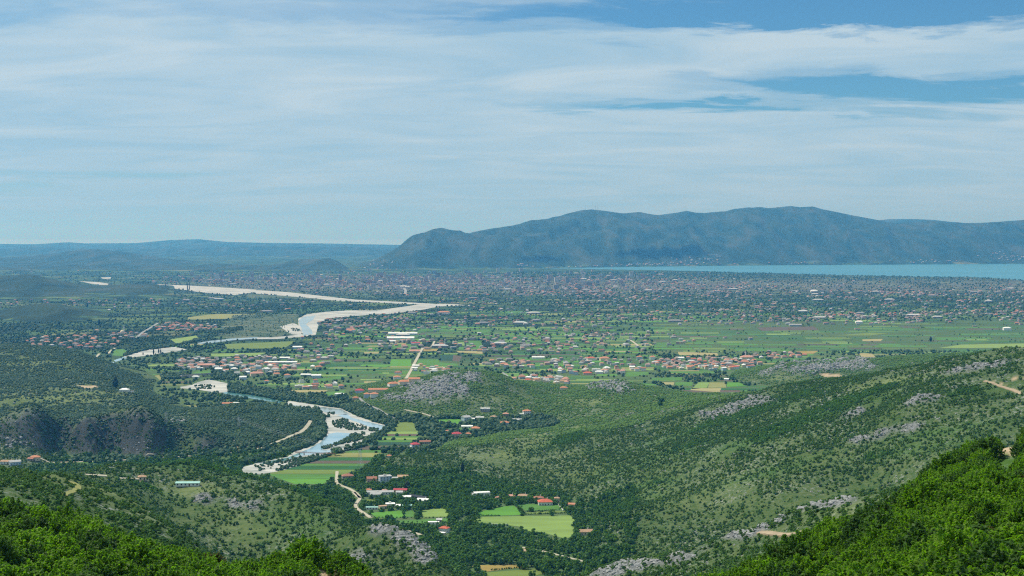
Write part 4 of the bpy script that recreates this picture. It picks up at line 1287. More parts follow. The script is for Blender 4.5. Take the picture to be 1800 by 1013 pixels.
def scatter(name, pts, scl, rz, idx, coll, tilt=0.12):
    """one ground-cover object: the plants of a collection set on its points"""
    n = len(pts)
    me = bpy.data.meshes.new(name)
    me.vertices.add(n)
    me.vertices.foreach_set('co', np.ascontiguousarray(pts, dtype=np.float32).ravel())
    a = me.attributes.new('scl', 'FLOAT_VECTOR', 'POINT'); a.data.foreach_set('vector', np.ascontiguousarray(scl, dtype=np.float32).ravel())
    r = np.zeros((n, 3), np.float32); r[:, 2] = rz; r[:, 0] = rng.normal(0, tilt, n); r[:, 1] = rng.normal(0, tilt, n)
    a = me.attributes.new('rot', 'FLOAT_VECTOR', 'POINT'); a.data.foreach_set('vector', r.ravel())
    a = me.attributes.new('idx', 'INT', 'POINT'); a.data.foreach_set('value', np.ascontiguousarray(idx, dtype=np.int32))
    o = link(bpy.data.objects.new(name, me))
    ng = bpy.data.node_groups.new(name + '_nodes', 'GeometryNodeTree')
    ng.interface.new_socket('Geometry', in_out='INPUT', socket_type='NodeSocketGeometry')
    ng.interface.new_socket('Geometry', in_out='OUTPUT', socket_type='NodeSocketGeometry')
    gi = ng.nodes.new('NodeGroupInput'); go = ng.nodes.new('NodeGroupOutput')
    ci = ng.nodes.new('GeometryNodeCollectionInfo'); ci.inputs[0].default_value = coll
    ci.inputs['Separate Children'].default_value = True; ci.inputs['Reset Children'].default_value = True
    ip = ng.nodes.new('GeometryNodeInstanceOnPoints')
    ip.inputs['Pick Instance'].default_value = True

    def named(nm, ty):
        nd = ng.nodes.new('GeometryNodeInputNamedAttribute'); nd.data_type = ty; nd.inputs['Name'].default_value = nm
        return nd.outputs['Attribute']
    ng.links.new(gi.outputs[0], ip.inputs['Points']); ng.links.new(ci.outputs[0], ip.inputs['Instance'])
    ng.links.new(named('idx', 'INT'), ip.inputs['Instance Index'])
    e2r = ng.nodes.new('FunctionNodeEulerToRotation'); ng.links.new(named('rot', 'FLOAT_VECTOR'), e2r.inputs[0]); ng.links.new(e2r.outputs[0], ip.inputs['Rotation'])
    ng.links.new(named('scl', 'FLOAT_VECTOR'), ip.inputs['Scale'])
    ng.links.new(ip.outputs[0], go.inputs[0])
    md = o.modifiers.new('plants', 'NODES'); md.node_group = ng
    tag(o, kind='stuff')
    return o


# keep-out tests
def near_road(x, y, pad=2.5):
    bad = np.zeros(x.shape, bool)
    for D, wdt in ROAD_SEGS:
        lo = D.min(0) - 20; hi = D.max(0) + 20
        m = np.nonzero((x > lo[0]) & (x < hi[0]) & (y > lo[1]) & (y < hi[1]))[0]
        if len(m) == 0: continue
        P2 = np.stack([x[m], y[m]], 1)
        dd = np.full(len(m), 1e9)
        for i in range(0, len(D) - 1):
            a = D[i]; b = D[i + 1]; ab = b - a
            tt = np.clip(((P2 - a) @ ab) / max(ab @ ab, 1e-6), 0, 1)
            q = a + tt[:, None] * ab
            dd = np.minimum(dd, np.hypot(*(P2 - q).T))
        bad[m] |= dd < wdt / 2 + pad
    return bad


def blocked(x, y, pad=2.5):
    bad = near_road(x, y, pad)
    for kp in KEEP_OUT:
        bad |= inside(kp, x, y)
    return bad


PADS = []     # (x, y, radius) of buildings, filled by the building section


def near_pads(x, y, extra=2.0):
    bad = np.zeros(x.shape, bool)
    if not PADS: return bad
    A = np.array(PADS)
    cell = {}
    S = 60.0
    for (a, b, r) in PADS:
        cell.setdefault((int(a // S), int(b // S)), []).append((a, b, r))
    cx = (x // S).astype(int); cy_ = (y // S).astype(int)
    for i in range(len(x)):
        for dx in (-1, 0, 1):
            for dy in (-1, 0, 1):
                for (a, b, r) in cell.get((cx[i] + dx, cy_[i] + dy), ()):
                    if (x[i] - a) ** 2 + (y[i] - b) ** 2 < (r + extra) ** 2:
                        bad[i] = True
    return bad

# ------------------------------------------------------------------ buildings
WALL = {'white': plain_mat('white_plaster', (0.70, 0.69, 0.66), 0.06, 0.5), 'cream': plain_mat('cream_plaster', (0.62, 0.53, 0.38), 0.06, 0.5), 'grey': plain_mat('grey_render', (0.36, 0.37, 0.38), 0.08, 0.5),
        'pink': plain_mat('pink_plaster', (0.58, 0.38, 0.32), 0.06, 0.5), 'blue': plain_mat('pale_blue_plaster', (0.42, 0.50, 0.58), 0.05, 0.5), 'brick': plain_mat('bare_brick', (0.36, 0.18, 0.12), 0.15, 1.5),
        'yellow': plain_mat('yellow_plaster', (0.70, 0.55, 0.25), 0.06, 0.5), 'stone': plain_mat('field_stone', (0.34, 0.31, 0.26), 0.2, 1.2)}
ROOF = {'red': plain_mat('red_roof_tiles', (0.52, 0.13, 0.075), 0.14, 0.8), 'orange': plain_mat('orange_roof_tiles', (0.50, 0.22, 0.125), 0.16, 0.8), 'rust': plain_mat('rust_brown_tiles', (0.33, 0.15, 0.10), 0.18, 0.8),
        'pink': plain_mat('faded_pink_tiles', (0.52, 0.27, 0.20), 0.15, 0.8), 'crimson': plain_mat('crimson_tiles', (0.42, 0.07, 0.08), 0.12, 0.8), 'grey': plain_mat('concrete_roof', (0.40, 0.40, 0.39), 0.1, 0.5),
        'white': plain_mat('white_sheet_roof', (0.76, 0.75, 0.72), 0.04, 0.4), 'teal': plain_mat('teal_sheet_roof', (0.30, 0.50, 0.45), 0.06, 0.4), 'dark': plain_mat('dark_netting', (0.035, 0.038, 0.045), 0.1, 0.8),
        'tan': plain_mat('old_tan_tiles', (0.42, 0.27, 0.17), 0.2, 0.8)}
glass_mat, t = new_mat('dark_window_glass')
finish(t, (0.03, 0.04, 0.05), 0.2, None, 0.5)
door_mat = plain_mat('brown_door_wood', (0.12, 0.07, 0.04), 0.1, 2.0)
trim_mat = plain_mat('pale_trim', (0.62, 0.60, 0.56), 0.05, 1.0)

MESH_CACHE = {}


def box_vf(x0, y0, z0, x1, y1, z1):
    v = [(x0, y0, z0), (x1, y0, z0), (x1, y1, z0), (x0, y1, z0), (x0, y0, z1), (x1, y0, z1), (x1, y1, z1), (x0, y1, z1)]
    f = [(0, 3, 2, 1), (4, 5, 6, 7), (0, 1, 5, 4), (1, 2, 6, 5), (2, 3, 7, 6), (3, 0, 4, 7)]
    return v, f


def roof_vf(w, l, kind, rise, over=0.5, th=0.25):
    a, b = w / 2 + over, l / 2 + over
    if kind == 'flat':
        v1 = box_vf(-a + over * 0.5, -b + over * 0.5, 0.002, a - over * 0.5, b - over * 0.5, 0.30)
        v2 = box_vf(-a * 0.25, -b * 0.2, 0.302, a * 0.15, b * 0.3, 2.0) if w > 9 and l > 8 else None
        return join_parts([v1] + ([v2] if v2 else []))
    if kind == 'shed':
        V = [(-a, -b, 0), (a, -b, 0), (a, b, rise), (-a, b, rise), (-a, -b, th), (a, -b, th), (a, b, rise + th), (-a, b, rise + th)]
        return V, [(0, 3, 2, 1), (4, 5, 6, 7), (0, 1, 5, 4), (1, 2, 6, 5), (2, 3, 7, 6), (3, 0, 4, 7)]
    ins = 0.0 if kind == 'gable' else min(a, b) * 0.95
    long_x = a >= b
    if long_x:
        r0, r1 = (-(a - ins), 0, rise), (a - ins, 0, rise)
    else:
        r0, r1 = (0, -(b - ins), rise), (0, b - ins, rise)
    V = [(-a, -b, 0), (a, -b, 0), (a, b, 0), (-a, b, 0), (-a, -b, th), (a, -b, th), (a, b, th), (-a, b, th), (r0[0], r0[1], r0[2] + th), (r1[0], r1[1], r1[2] + th)]
    Fs = [(0, 3, 2, 1), (0, 1, 5, 4), (1, 2, 6, 5), (2, 3, 7, 6), (3, 0, 4, 7)]
    if long_x:
        Fs += [(4, 5, 9, 8), (6, 7, 8, 9), (5, 6, 9), (7, 4, 8)]
    else:
        Fs += [(5, 6, 9, 8), (7, 4, 8, 9), (4, 5, 8), (6, 7, 9)]
    return V, Fs


def cached(key, fn):
    if key not in MESH_CACHE:
        MESH_CACHE[key] = fn()
    return MESH_CACHE[key]


def child(name, me, parent, loc=(0, 0, 0), rz=0.0):
    o = bpy.data.objects.new(name, me)
    o.location = loc; o.rotation_euler = (0, 0, rz)
    return link(o, parent)


def cube_mesh(key, sx, sy, sz, mat):
    return cached(('cube', key, round(sx, 2), round(sy, 2), round(sz, 2)), lambda: mesh_only(key, *box_vf(-sx / 2, -sy / 2, 0, sx / 2, sy / 2, sz), mat))


def house(x, y, w, l, h, rz, wall, roof, kind, label, category='house', group=None, detail=2, name=None, rise=None, z=None):
    gz = (float(ground(x, y)) if z is None else z) - 0.3
    root = empty(name or 'house', (x, y, gz), rz)
    tag(root, label, category, group)
    rise = rise if rise is not None else min(w, l) * 0.24
    w, l, h = round(w, 1), round(l, 1), round(h + 0.3, 1)

    def wall_me():
        V, Fs = box_vf(-w / 2, -l / 2, 0, w / 2, l / 2, h)
        if kind == 'gable':
            n = len(V)
            if w >= l:
                V += [(-w / 2 + 0.01, 0, h + rise * (l / (l + 1))), (w / 2 - 0.01, 0, h + rise * (l / (l + 1)))]
                Fs += [(7, 4, n), (5, 6, n + 1)]
            else:
                V += [(0, -l / 2 + 0.01, h + rise * (w / (w + 1))), (0, l / 2 - 0.01, h + rise * (w / (w + 1)))]
                Fs += [(4, 5, n), (6, 7, n + 1)]
        return mesh_only('wall', V, Fs, WALL[wall])
    child('wall', cached(('wall', w, l, h, wall, kind), wall_me), root)
    rf = child('roof', cached(('roof', w, l, roof, kind, round(rise, 1)), lambda: mesh_only('roof', *roof_vf(w, l, kind, rise), ROOF[roof])), root, (0, 0, h + 0.01))
    if detail >= 1 and kind in ('hip', 'gable'):
        child('chimney', cube_mesh('chimney', 0.9, 0.9, rise + 1.1, WALL['stone'] if wall == 'stone' else trim_mat), rf, (w * 0.18, l * 0.12, rise * 0.2))
    if detail >= 2:
        floors = max(1, int(h // 2.8))
        wm = cube_mesh('window', 1.25, 0.16, 1.35, glass_mat); wmx = cube_mesh('window_side', 0.16, 1.25, 1.35, glass_mat)
        sm = cube_mesh('sill', 1.6, 0.3, 0.14, trim_mat)
        for fl in range(floors):
            zz = 1.2 + fl * 2.9
            nx = max(2, int(w // 3.4)); ny = max(1, int(l // 3.8))
            for i in range(nx):
                xx = -w / 2 + w * (i + 0.5) / nx
                if fl == 0 and i == nx // 2:
                    child('door', cube_mesh('door', 1.2, 0.16, 2.2, door_mat), root, (xx, -l / 2 - 0.03, 0.3))
                else:
                    q = child('window', wm, root, (xx, -l / 2 - 0.02, zz))
                    if detail >= 3: child('sill', sm, q, (0, -0.04, -0.15))
            for i in range(ny):
                yy = -l / 2 + l * (i + 0.5) / ny
                child('window', wmx, root, (-w / 2 - 0.02, yy, zz))
                if detail >= 3: child('window', wmx, root, (w / 2 + 0.02, yy, zz))
    PADS.append((x, y, max(w, l) * 0.55))
    return root


def at_px(px, py, z=PLAIN):
    return on_z(px, py, z)


def D2(deg):
    return math.radians(deg)


# houses that can be made out one by one.  px, py = foot of the building in the photograph, sizes in metres
SPECIAL = [
    (611, 845.5, 15, 11, 6.2, 14, 'stone', 'rust', 'hip', 'two storey villa with a brown hipped roof beside the bend of the pale track', 'house'),
    (653.5, 848, 13, 10, 4.5, 8, 'pink', 'rust', 'gable', 'low pink walled house with a brown gabled roof between the villa and the white block', 'house'),
    (677, 850, 16, 12, 9.3, 18, 'blue', 'grey', 'flat', 'three storey pale blue block with a flat roof beside the yellow house', 'house'),
    (694.5, 846.5, 8, 8, 4.6, 10, 'yellow', 'grey', 'flat', 'small yellow walled house against the pale blue block', 'house'),
    (708, 843, 14, 7, 3.2, 0, 'stone', 'tan', 'shed', 'low stone shed with a sloping roof behind the yellow house', 'shed'),
    (668, 870, 34, 7, 3.2, 4, 'white', 'grey', 'gable', 'long white barn with a grey roof in the middle of the valley hamlet', 'barn'),
    (661, 874.5, 14, 9, 3.4, 10, 'grey', 'grey', 'gable', 'grey farm building standing in front of the long barn', 'barn'),
    (648, 866, 7, 6, 3.2, 0, 'stone', 'orange', 'hip', 'tiny hut with an orange roof at the end of the long barn', 'hut'),
    (676, 866.5, 6, 5, 3.0, 0, 'stone', 'pink', 'hip', 'tiny hut with a faded pink roof behind the long barn', 'hut'),
    (704, 866, 17, 7, 3.0, -4, 'cream', 'crimson', 'gable', 'open farm shed with a long crimson roof beside the dark netting', 'shed'),
    (702, 869.5, 8, 5, 2.6, 0, 'white', 'grey', 'shed', 'little pale lean-to below the crimson roofed shed', 'shed'),
    (715, 878, 10, 5, 2.8, 0, 'white', 'white', 'shed', 'small white roofed shed among the hamlet trees', 'shed'),
    (744, 884.5, 14, 9, 3.0, -18, 'cream', 'white', 'gable', 'white roofed barn below the dark netting', 'barn'),
    (686, 892.5, 11, 9, 4.2, 6, 'cream', 'white', 'flat', 'cream house with a white flat roof beside a round tree', 'house'),
    (673, 894.5, 9, 7, 2.8, 20, 'cream', 'tan', 'flat', 'cream outbuilding against the white flat roofed house', 'outbuilding'),
    (700, 893.5, 5, 5, 2.6, 0, 'white', 'white', 'shed', 'tiny white shed right of the round tree', 'shed'),
    (654, 896, 14, 4, 2.4, 0, 'white', 'teal', 'gable', 'long low greenhouse with a pale teal roof at the field edge', 'greenhouse'),
    (716, 892.5, 11, 5, 2.4, 0, 'white', 'teal', 'gable', 'short greenhouse half hidden by trees at the field edge', 'greenhouse'),
    (762, 923, 12.5, 5, 3.0, 0, 'white', 'white', 'flat', 'bright white rectangular hut at the edge of the valley orchard', 'hut'),
    (772, 918.5, 6, 5, 2.6, 0, 'grey', 'grey', 'shed', 'grey shed behind the bright white hut', 'shed'),
    (781, 937, 10, 8, 4.8, -20, 'white', 'red', 'hip', 'white house with a bright red roof and terrace at the wood edge below the orchard', 'house'),
    (777, 941, 7, 5, 2.4, -20, 'cream', 'white', 'flat', 'pale terrace building attached below the red roofed white house', 'outbuilding'),
    (847, 872.5, 20, 8, 4.4, 12, 'white', 'white', 'flat', 'long unfinished white building among trees above the valley meadows', 'building'),
    (834, 875, 6, 6, 4.8, 12, 'white', 'grey', 'flat', 'small white tower block at the end of the unfinished building', 'building'),
    (899, 877, 9, 7, 3.2, 0, 'stone', 'pink', 'hip', 'small house with a faded pink roof left of the brown roofed farmhouse', 'house'),
    (920, 877, 13, 8, 3.4, -6, 'cream', 'tan', 'hip', 'farmhouse with an old tan roof behind the upper meadow', 'house'),
    (875, 879.5, 6, 5, 3.0, 0, 'stone', 'pink', 'hip', 'tiny pink roofed hut half hidden in the trees above the meadows', 'hut'),
    (958, 889, 17, 13, 4.0, 6, 'white', 'red', 'hip', 'large white farmhouse with a bright red hipped roof beside the meadow hedge', 'house'),
    (947, 881, 12, 8, 3.6, 6, 'cream', 'rust', 'hip', 'farm building with a rusty roof behind the red roofed farmhouse', 'house'),
    (979, 883.5, 6, 6, 5.0, 0, 'cream', 'tan', 'hip', 'narrow tall house with a tan roof at the meadow corner', 'house'),
    (1005, 891.5, 8, 6, 3.0, -10, 'cream', 'orange', 'gable', 'small hut with an orange roof at the foot of the bushy slope', 'hut'),
    (1030, 941, 14, 9, 3.4, 10, 'cream', 'tan', 'gable', 'old stone barn with a tan roof beside the big valley meadow', 'barn'),
    (684, 805, 6, 6, 3.0, 0, 'cream', 'orange', 'hip', 'tiny orange roofed hut at the top of the bushy slope', 'hut'),
    (730, 788.5, 13, 11, 6.0, 20, 'blue', 'crimson', 'hip', 'pale blue house with a big crimson roof above the river fields', 'house'),
    (721.5, 788.5, 10, 6, 2.8, 0, 'white', 'white', 'flat', 'white garage in front of the crimson roofed blue house', 'garage'),
    (747, 781, 17, 8, 3.6, 12, 'stone', 'rust', 'gable', 'long house with a rust brown roof beside the crimson roofed blue house', 'house'),
    (819, 740.5, 13, 12, 6.5, 30, 'blue', 'grey', 'gable', 'pale blue gabled house at the left end of the hillside hamlet', 'house'),
    (843, 738.5, 15, 10, 4.4, 0, 'cream', 'white', 'flat', 'flat roofed cream house in the middle of the hillside hamlet', 'house'),
    (831, 740, 6, 6, 3.0, 0, 'cream', 'white', 'shed', 'little cream shed between the gabled and the flat roofed house', 'shed'),
    (853, 724.5, 17, 10, 5.5, 0, 'grey', 'white', 'flat', 'grey house with a white flat roof at the top of the hillside hamlet', 'house'),
    (868, 737, 11, 9, 3.4, 0, 'cream', 'tan', 'hip', 'tan roofed house right of the flat roofed cream house', 'house'),
    (889, 732, 10, 8, 3.4, 0, 'stone', 'pink', 'hip', 'pink roofed house beside the dark trees of the hillside hamlet', 'house'),
    (926, 730, 14, 10, 5.6, 14, 'white', 'orange', 'hip', 'tall white house with an orange hipped roof at the right end of the hillside hamlet', 'house'),
    (917, 732, 8, 6, 3.0, 0, 'white', 'white', 'flat', 'low white annex left of the tall orange roofed house', 'outbuilding'),
    (887, 748, 15, 10, 4.6, 0, 'blue', 'orange', 'hip', 'pale blue house with an orange roof beside the small green plot', 'house'),
    (909, 742, 16, 9, 3.4, -8, 'grey', 'grey', 'gable', 'grey barn at the foot of the open grassy slope', 'barn'),
    (821, 753, 19, 7, 3.0, 2, 'white', 'white', 'gable', 'long white shed above the row of tiled houses', 'shed'),
    (836, 757.5, 14, 11, 4.0, -6, 'cream', 'orange', 'hip', 'house with a broad orange hipped roof at the lower edge of the hamlet', 'house'),
    (803, 768, 15, 11, 4.6, 12, 'pink', 'crimson', 'hip', 'house with a crimson roof and wings at the lower edge of the hamlet', 'house'),
    (787, 761, 7, 6, 3.0, 0, 'stone', 'orange', 'hip', 'tiny orange roofed hut left of the crimson roofed house', 'hut'),
    (823, 766, 8, 7, 3.0, 0, 'stone', 'orange', 'hip', 'small orange roofed house right of the crimson roofed house', 'house'),
    (62, 811.5, 13, 10, 5.0, 10, 'cream', 'orange', 'hip', 'lone house with an orange roof below the dark cliff', 'house'),
    (54, 812, 8, 6, 3.0, 0, 'stone', 'rust', 'shed', 'rusty shed leaning against the lone orange roofed house', 'shed'),
    (15, 817, 20, 8, 3.2, 0, 'white', 'tan', 'gable', 'long pale barn at the left edge below the cliff', 'barn'),
    (26, 818.5, 15, 9, 4.0, 35, 'blue', 'grey', 'gable', 'pale blue gabled house beside the long pale barn', 'house'),
    (219, 689.5, 17, 11, 4.2, -6, 'white', 'white', 'hip', 'white house beside the tall dark conifer on the scrubby hill', 'house'),
    (232, 691, 6, 6, 3.4, 0, 'white', 'grey', 'flat', 'small white hut right of the white house by the conifer', 'hut'),
    (400, 713.5, 20, 9, 4.0, 4, 'blue', 'orange', 'gable', 'long pale blue house with an orange roof above the river wood', 'house'),
    (413, 712, 18, 6, 2.8, 0, 'white', 'white', 'shed', 'white shed beside the long pale blue house', 'shed'),
    (453, 713, 10, 5, 2.6, 0, 'white', 'white', 'shed', 'white shed alone in the wood above the river', 'shed'),
    (344, 665, 16, 8, 3.6, 0, 'white', 'white', 'hip', 'white house below the road bridge', 'house'),
    (363, 646, 43, 14, 5.5, -2, 'pink', 'pink', 'gable', 'big pink school building with a long tiled roof in the river town', 'building'),
    (494, 639.5, 82, 10, 3.6, 0, 'grey', 'white', 'gable', 'very long shed with a bright white roof in the river town', 'shed'),
    (501, 632, 26, 10, 4.0, 0, 'grey', 'white', 'gable', 'white roofed hall behind the very long shed', 'hall'),
    (450, 662, 26, 16, 7.0, 20, 'cream', 'pink', 'hip', 'big house with a faded pink hipped roof in the middle of the river town', 'house'),
    (470, 655, 12, 10, 9.0, 10, 'white', 'white', 'hip', 'tall narrow white house in the river town', 'house'),
    (505, 665, 14, 11, 7.0, 8, 'white', 'orange', 'hip', 'white two storey house with an orange roof at the end of the river town', 'house'),
    (486, 662, 13, 10, 6.0, 16, 'cream', 'orange', 'gable', 'cream gabled house beside the white two storey house', 'house'),
    (427, 668, 15, 10, 6.0, 20, 'blue', 'white', 'gable', 'pale blue house with a white roof on the river bank', 'house'),
    (468.5, 673, 9, 8, 4.0, 0, 'white', 'orange', 'hip', 'small orange roofed house alone on the edge of the river bank', 'house'),
    (556, 665, 22, 11, 6.0, 8, 'blue', 'white', 'gable', 'blue walled building with a white roof at the edge of the fields', 'building'),
    (538, 662, 24, 9, 4.0, -6, 'grey', 'white', 'gable', 'long grey building with a white roof next to the blue walled building', 'building'),
    (597, 695.5, 20, 8, 3.0, 0, 'white', 'white', 'hip', 'white roofed hall alone above the river bank', 'hall'),
    (645, 700, 12, 11, 7.5, 8, 'blue', 'orange', 'hip', 'pale house with an orange roof at the foot of the road, left of its twin', 'house'),
    (658, 700.5, 15, 12, 7.5, 8, 'white', 'orange', 'hip', 'white house with an orange roof at the foot of the road, right of its twin', 'house'),
    (625, 703.5, 11, 8, 4.0, 0, 'pink', 'orange', 'hip', 'low pink house at the top of the grey road', 'house'),
    (632, 691, 18, 13, 5.0, 0, 'blue', 'crimson', 'hip', 'wide house with a crimson roof behind the twin houses', 'house'),
    (665, 690, 40, 12, 5.0, 4, 'cream', 'orange', 'gable', 'long row house with an orange roof behind the twin houses', 'house'),
    (692, 680, 22, 14, 5.5, 24, 'white', 'orange', 'hip', 'orange roofed house left of the straight dirt road', 'house'),
    (712, 678, 26, 14, 5.5, 20, 'cream', 'orange', 'hip', 'orange roofed house right of the foot of the straight dirt road', 'house'),
    (728, 673, 22, 12, 5.5, 10, 'cream', 'orange', 'gable', 'orange roofed house against the rocky hill', 'house'),
    (698, 668, 17, 12, 6.0, 10, 'white', 'orange', 'hip', 'white walled house with an orange roof beside the dirt road', 'house'),
    (700, 658, 17, 12, 4.0, 0, 'white', 'rust', 'hip', 'white walled house with a rust roof in the fields left of the dirt road', 'house'),
    (750, 658, 14, 10, 6.5, 0, 'white', 'grey', 'flat', 'white cube shaped house in front of the rocky hill', 'house'),
    (731, 645, 17, 7, 3.0, 0, 'white', 'white', 'shed', 'white shed beside the straight dirt road, upper of two', 'shed'),
    (729, 649, 14, 6, 3.0, 0, 'white', 'white', 'shed', 'white shed beside the straight dirt road, lower of two', 'shed'),
    (739, 644, 12, 10, 5.0, 0, 'yellow', 'tan', 'hip', 'small tan roofed house behind the two white sheds', 'house'),
    (791, 645.5, 12, 7, 3.0, 0, 'pink', 'pink', 'flat', 'small pink hut alone in the green fields', 'hut'),
    (729, 620, 30, 16, 4.0, 3, 'cream', 'pink', 'gable', 'faded pink barn left of the dirt road', 'barn'),
    (731, 606, 26, 10, 4.5, 3, 'white', 'crimson', 'gable', 'farm hall with a dark red roof near the white warehouses', 'hall'),
    (708, 589.6, 96, 14, 6.0, 0, 'blue', 'white', 'gable', 'long upper white warehouse of the three in the fields', 'warehouse'),
    (693, 598, 45, 18, 6.5, 2, 'white', 'white', 'gable', 'lower left white warehouse of the three in the fields', 'warehouse'),
    (717, 598, 40, 18, 6.5, 2, 'white', 'white', 'gable', 'lower right white warehouse of the three in the fields', 'warehouse'),
    (690, 602, 20, 8, 3.5, 0, 'white', 'white', 'shed', 'small white shed in front of the lower left warehouse', 'shed'),
    (617, 583.5, 30, 16, 6.5, 0, 'white', 'orange', 'hip', 'white building with an orange roof left of the warehouses', 'building'),
    (523, 613.5, 27, 12, 5.0, 3, 'blue', 'white', 'gable', 'white roofed factory hall near the river fields', 'hall'),
    (780, 553, 52, 20, 9.0, 0, 'white', 'orange', 'hip', 'bright white building with an orange roof beside the river plain', 'building'),
    (946, 631, 33, 10, 4.0, 2, 'white', 'white', 'gable', 'long bright white hall at the edge of the scattered village', 'hall'),
    (886, 643.5, 18, 12, 5.0, 0, 'cream', 'orange', 'hip', 'orange roofed house alone among trees behind the rocky hill', 'house'),
    (1039, 634, 22, 14, 6.0, 10, 'white', 'red', 'hip', 'white house with a red roof left of the big tiled villa', 'house'),
    (1063, 635, 26, 18, 7.0, 8, 'cream', 'orange', 'hip', 'big tiled villa in the scattered village', 'house'),
    (1033, 659, 20, 12, 4.0, 0, 'pink', 'red', 'hip', 'house with a bright red roof in the lower village', 'house'),
    (991, 685.5, 15, 10, 4.0, 0, 'cream', 'orange', 'hip', 'house with an orange roof at the foot of the scrub slope', 'house'),
    (928, 671, 14, 9, 4.0, 0, 'white', 'red', 'hip', 'white walled red roofed house above the grey road cut', 'house'),
    (1048, 654, 20, 12, 6.5, 0, 'white', 'white', 'flat', 'white flat roofed house in the lower village', 'house'),
    (1124, 633, 14, 12, 8.0, 0, 'blue', 'orange', 'hip', 'tall pale house with an orange roof, left one of two', 'house'),
    (1147, 633, 14, 12, 8.0, 0, 'white', 'orange', 'hip', 'tall pale house with an orange roof, right one of two', 'house'),
    (1195, 632, 22, 10, 4.0, 0, 'white', 'white', 'gable', 'white hall behind the orange roofed village', 'hall'),
    (1204, 646, 20, 10, 6.5, 0, 'white', 'grey', 'flat', 'white block in front of the orange roofed village', 'building'),
    (1313, 633, 34, 20, 7.0, 6, 'cream', 'pink', 'hip', 'broad pink roofed mosque hall beside the village minaret', 'mosque'),
    (1277, 669, 10, 6, 3.0, -20, 'white', 'white', 'shed', 'white shed beside the dark round tree in the fields', 'shed'),
    (215, 588, 26, 18, 6.0, 0, 'cream', 'pink', 'flat', 'low mosque with a pale dome beside its slim minaret', 'mosque'),
    (1510, 569, 26, 14, 7.0, 0, 'white', 'white', 'hip', 'bright white house at the near edge of the far right suburb', 'house'),
    (1770, 581, 26, 14, 8.0, 0, 'white', 'white', 'hip', 'bright white house alone before the far right suburb', 'house'),
    (1431, 514, 40, 22, 9.0, 0, 'white', 'white', 'hip', 'white hipped hall standing out in the far suburb', 'hall'),
    (1398, 574, 44, 12, 6.0, 0, 'grey', 'grey', 'gable', 'low grey farm shed beside a dark grove on the green plain', 'shed'),
    (170, 583, 14, 10, 5, 0, 'cream', 'tan', 'hip', 'tan roofed house alone left of the mosque', 'house'),
    (330, 856.5, 22, 4, 2.6, 2, 'white', 'teal', 'shed', 'long teal roofed sheep shed on the open hilltop', 'shed'),
    (250, 846, 7, 6, 3.0, 20, 'cream', 'tan', 'hip', 'small orange brown hut on the bushy hilltop', 'hut'),
]
for s in SPECIAL:
    px, py, w_, l_, h_, rz, wa, ro, ki, lab, cat = s
    hill_spots = {(330, 856.5), (250, 846), (219, 689.5), (232, 691), (684, 805)}
    if (px, py) in hill_spots or float(ground(*at_px(px, py))) > PLAIN + 1:
        x, y, _ = hit(px, py, 1000)
    else:
        x, y = at_px(px, py)
    y += l_ * 0.5
    x += (px - 900) / F * l_ * 0.5
    det = 3 if y < 2100 else (2 if y < 2700 else 1)
    if ki in ('flat', 'shed') and det == 1: det = 0
    house(x, y, w_, l_, h_, D2(rz), wa, ro, ki, lab, cat, None, det, cat if cat in ('house', 'shed', 'barn', 'hut', 'hall', 'warehouse', 'garage', 'greenhouse', 'mosque') else 'building')

# random village houses: place name, count, (px, py, rx, ry), roofs
VILL = [('in the village beyond the left bend', 62, (125, 603, 85, 11), 'redish'), ('in the village on the far river terrace', 55, (318, 576, 62, 8), 'redish'), ('in the village left of the river loop', 18, (225, 592, 40, 6), 'mixed'),
        ('in the river town', 95, (440, 643, 85, 16), 'mixed'), ('in the river town near the field edge', 30, (560, 628, 40, 22), 'mixed'), ('on the terrace above the bank', 12, (565, 678, 45, 8), 'mixed'),
        ('at the foot of the rocky hill', 18, (680, 682, 45, 9), 'redish'), ('beside the straight dirt road', 14, (760, 652, 30, 7), 'mixed'), ('in the fields by the warehouses', 40, (700, 606, 80, 12), 'mixed'),
        ('in the village with the minaret', 105, (1245, 641, 95, 11), 'redish'), ('at the upper end of the minaret village', 24, (1370, 626, 50, 6), 'redish'), ('in the scattered village', 70, (1040, 645, 110, 14), 'mixed'),
        ('in the hamlet above the scrub slope', 26, (945, 672, 60, 10), 'mixed'), ('left of the tiled villa', 18, (890, 640, 50, 8), 'mixed'), ('in the fields behind the rocky hill', 60, (900, 608, 120, 14), 'mixed'),
        ('on the open plain', 50, (1100, 597, 150, 12), 'mixed'), ('beside the river loop', 70, (620, 572, 70, 14), 'mixed'), ('on the near plain', 36, (340, 640, 30, 12), 'mixed')]
cand = []
for name_, n_, (bx, by, rx, ry), pal in VILL:
    k = 0; tries = 0
    while k < n_ and tries < n_ * 12:
        tries += 1
        a = rr.uniform(0, 2 * math.pi); r_ = math.sqrt(rr.random())
        px, py = bx + rx * r_ * math.cos(a), by + ry * r_ * math.sin(a)
        x, y = on_z(px, py)
        if ground(x, y) > PLAIN + 0.5: continue
        if any((x - q[0]) ** 2 + (y - q[1]) ** 2 < 15 ** 2 for q in cand): continue
        if any((x - q[0]) ** 2 + (y - q[1]) ** 2 < (q[2] + 9) ** 2 for q in PADS): continue
        xa, ya = np.array([x]), np.array([y])
        if any(inside(kp, xa, ya)[0] for kp in KEEP_OUT[:45]): continue
        if near_road(xa, ya, 7)[0]: continue
        cand.append((x, y, name_, pal)); k += 1
PAL_R = ['orange', 'orange', 'orange', 'pink', 'pink', 'rust', 'red', 'white', 'tan', 'grey']
PAL_M = ['orange', 'grey', 'grey', 'pink', 'white', 'rust', 'grey', 'white', 'tan', 'pink']
cand.sort(key=lambda q: q[1])
N_IND = 286 - sum(1 for s in SPECIAL)
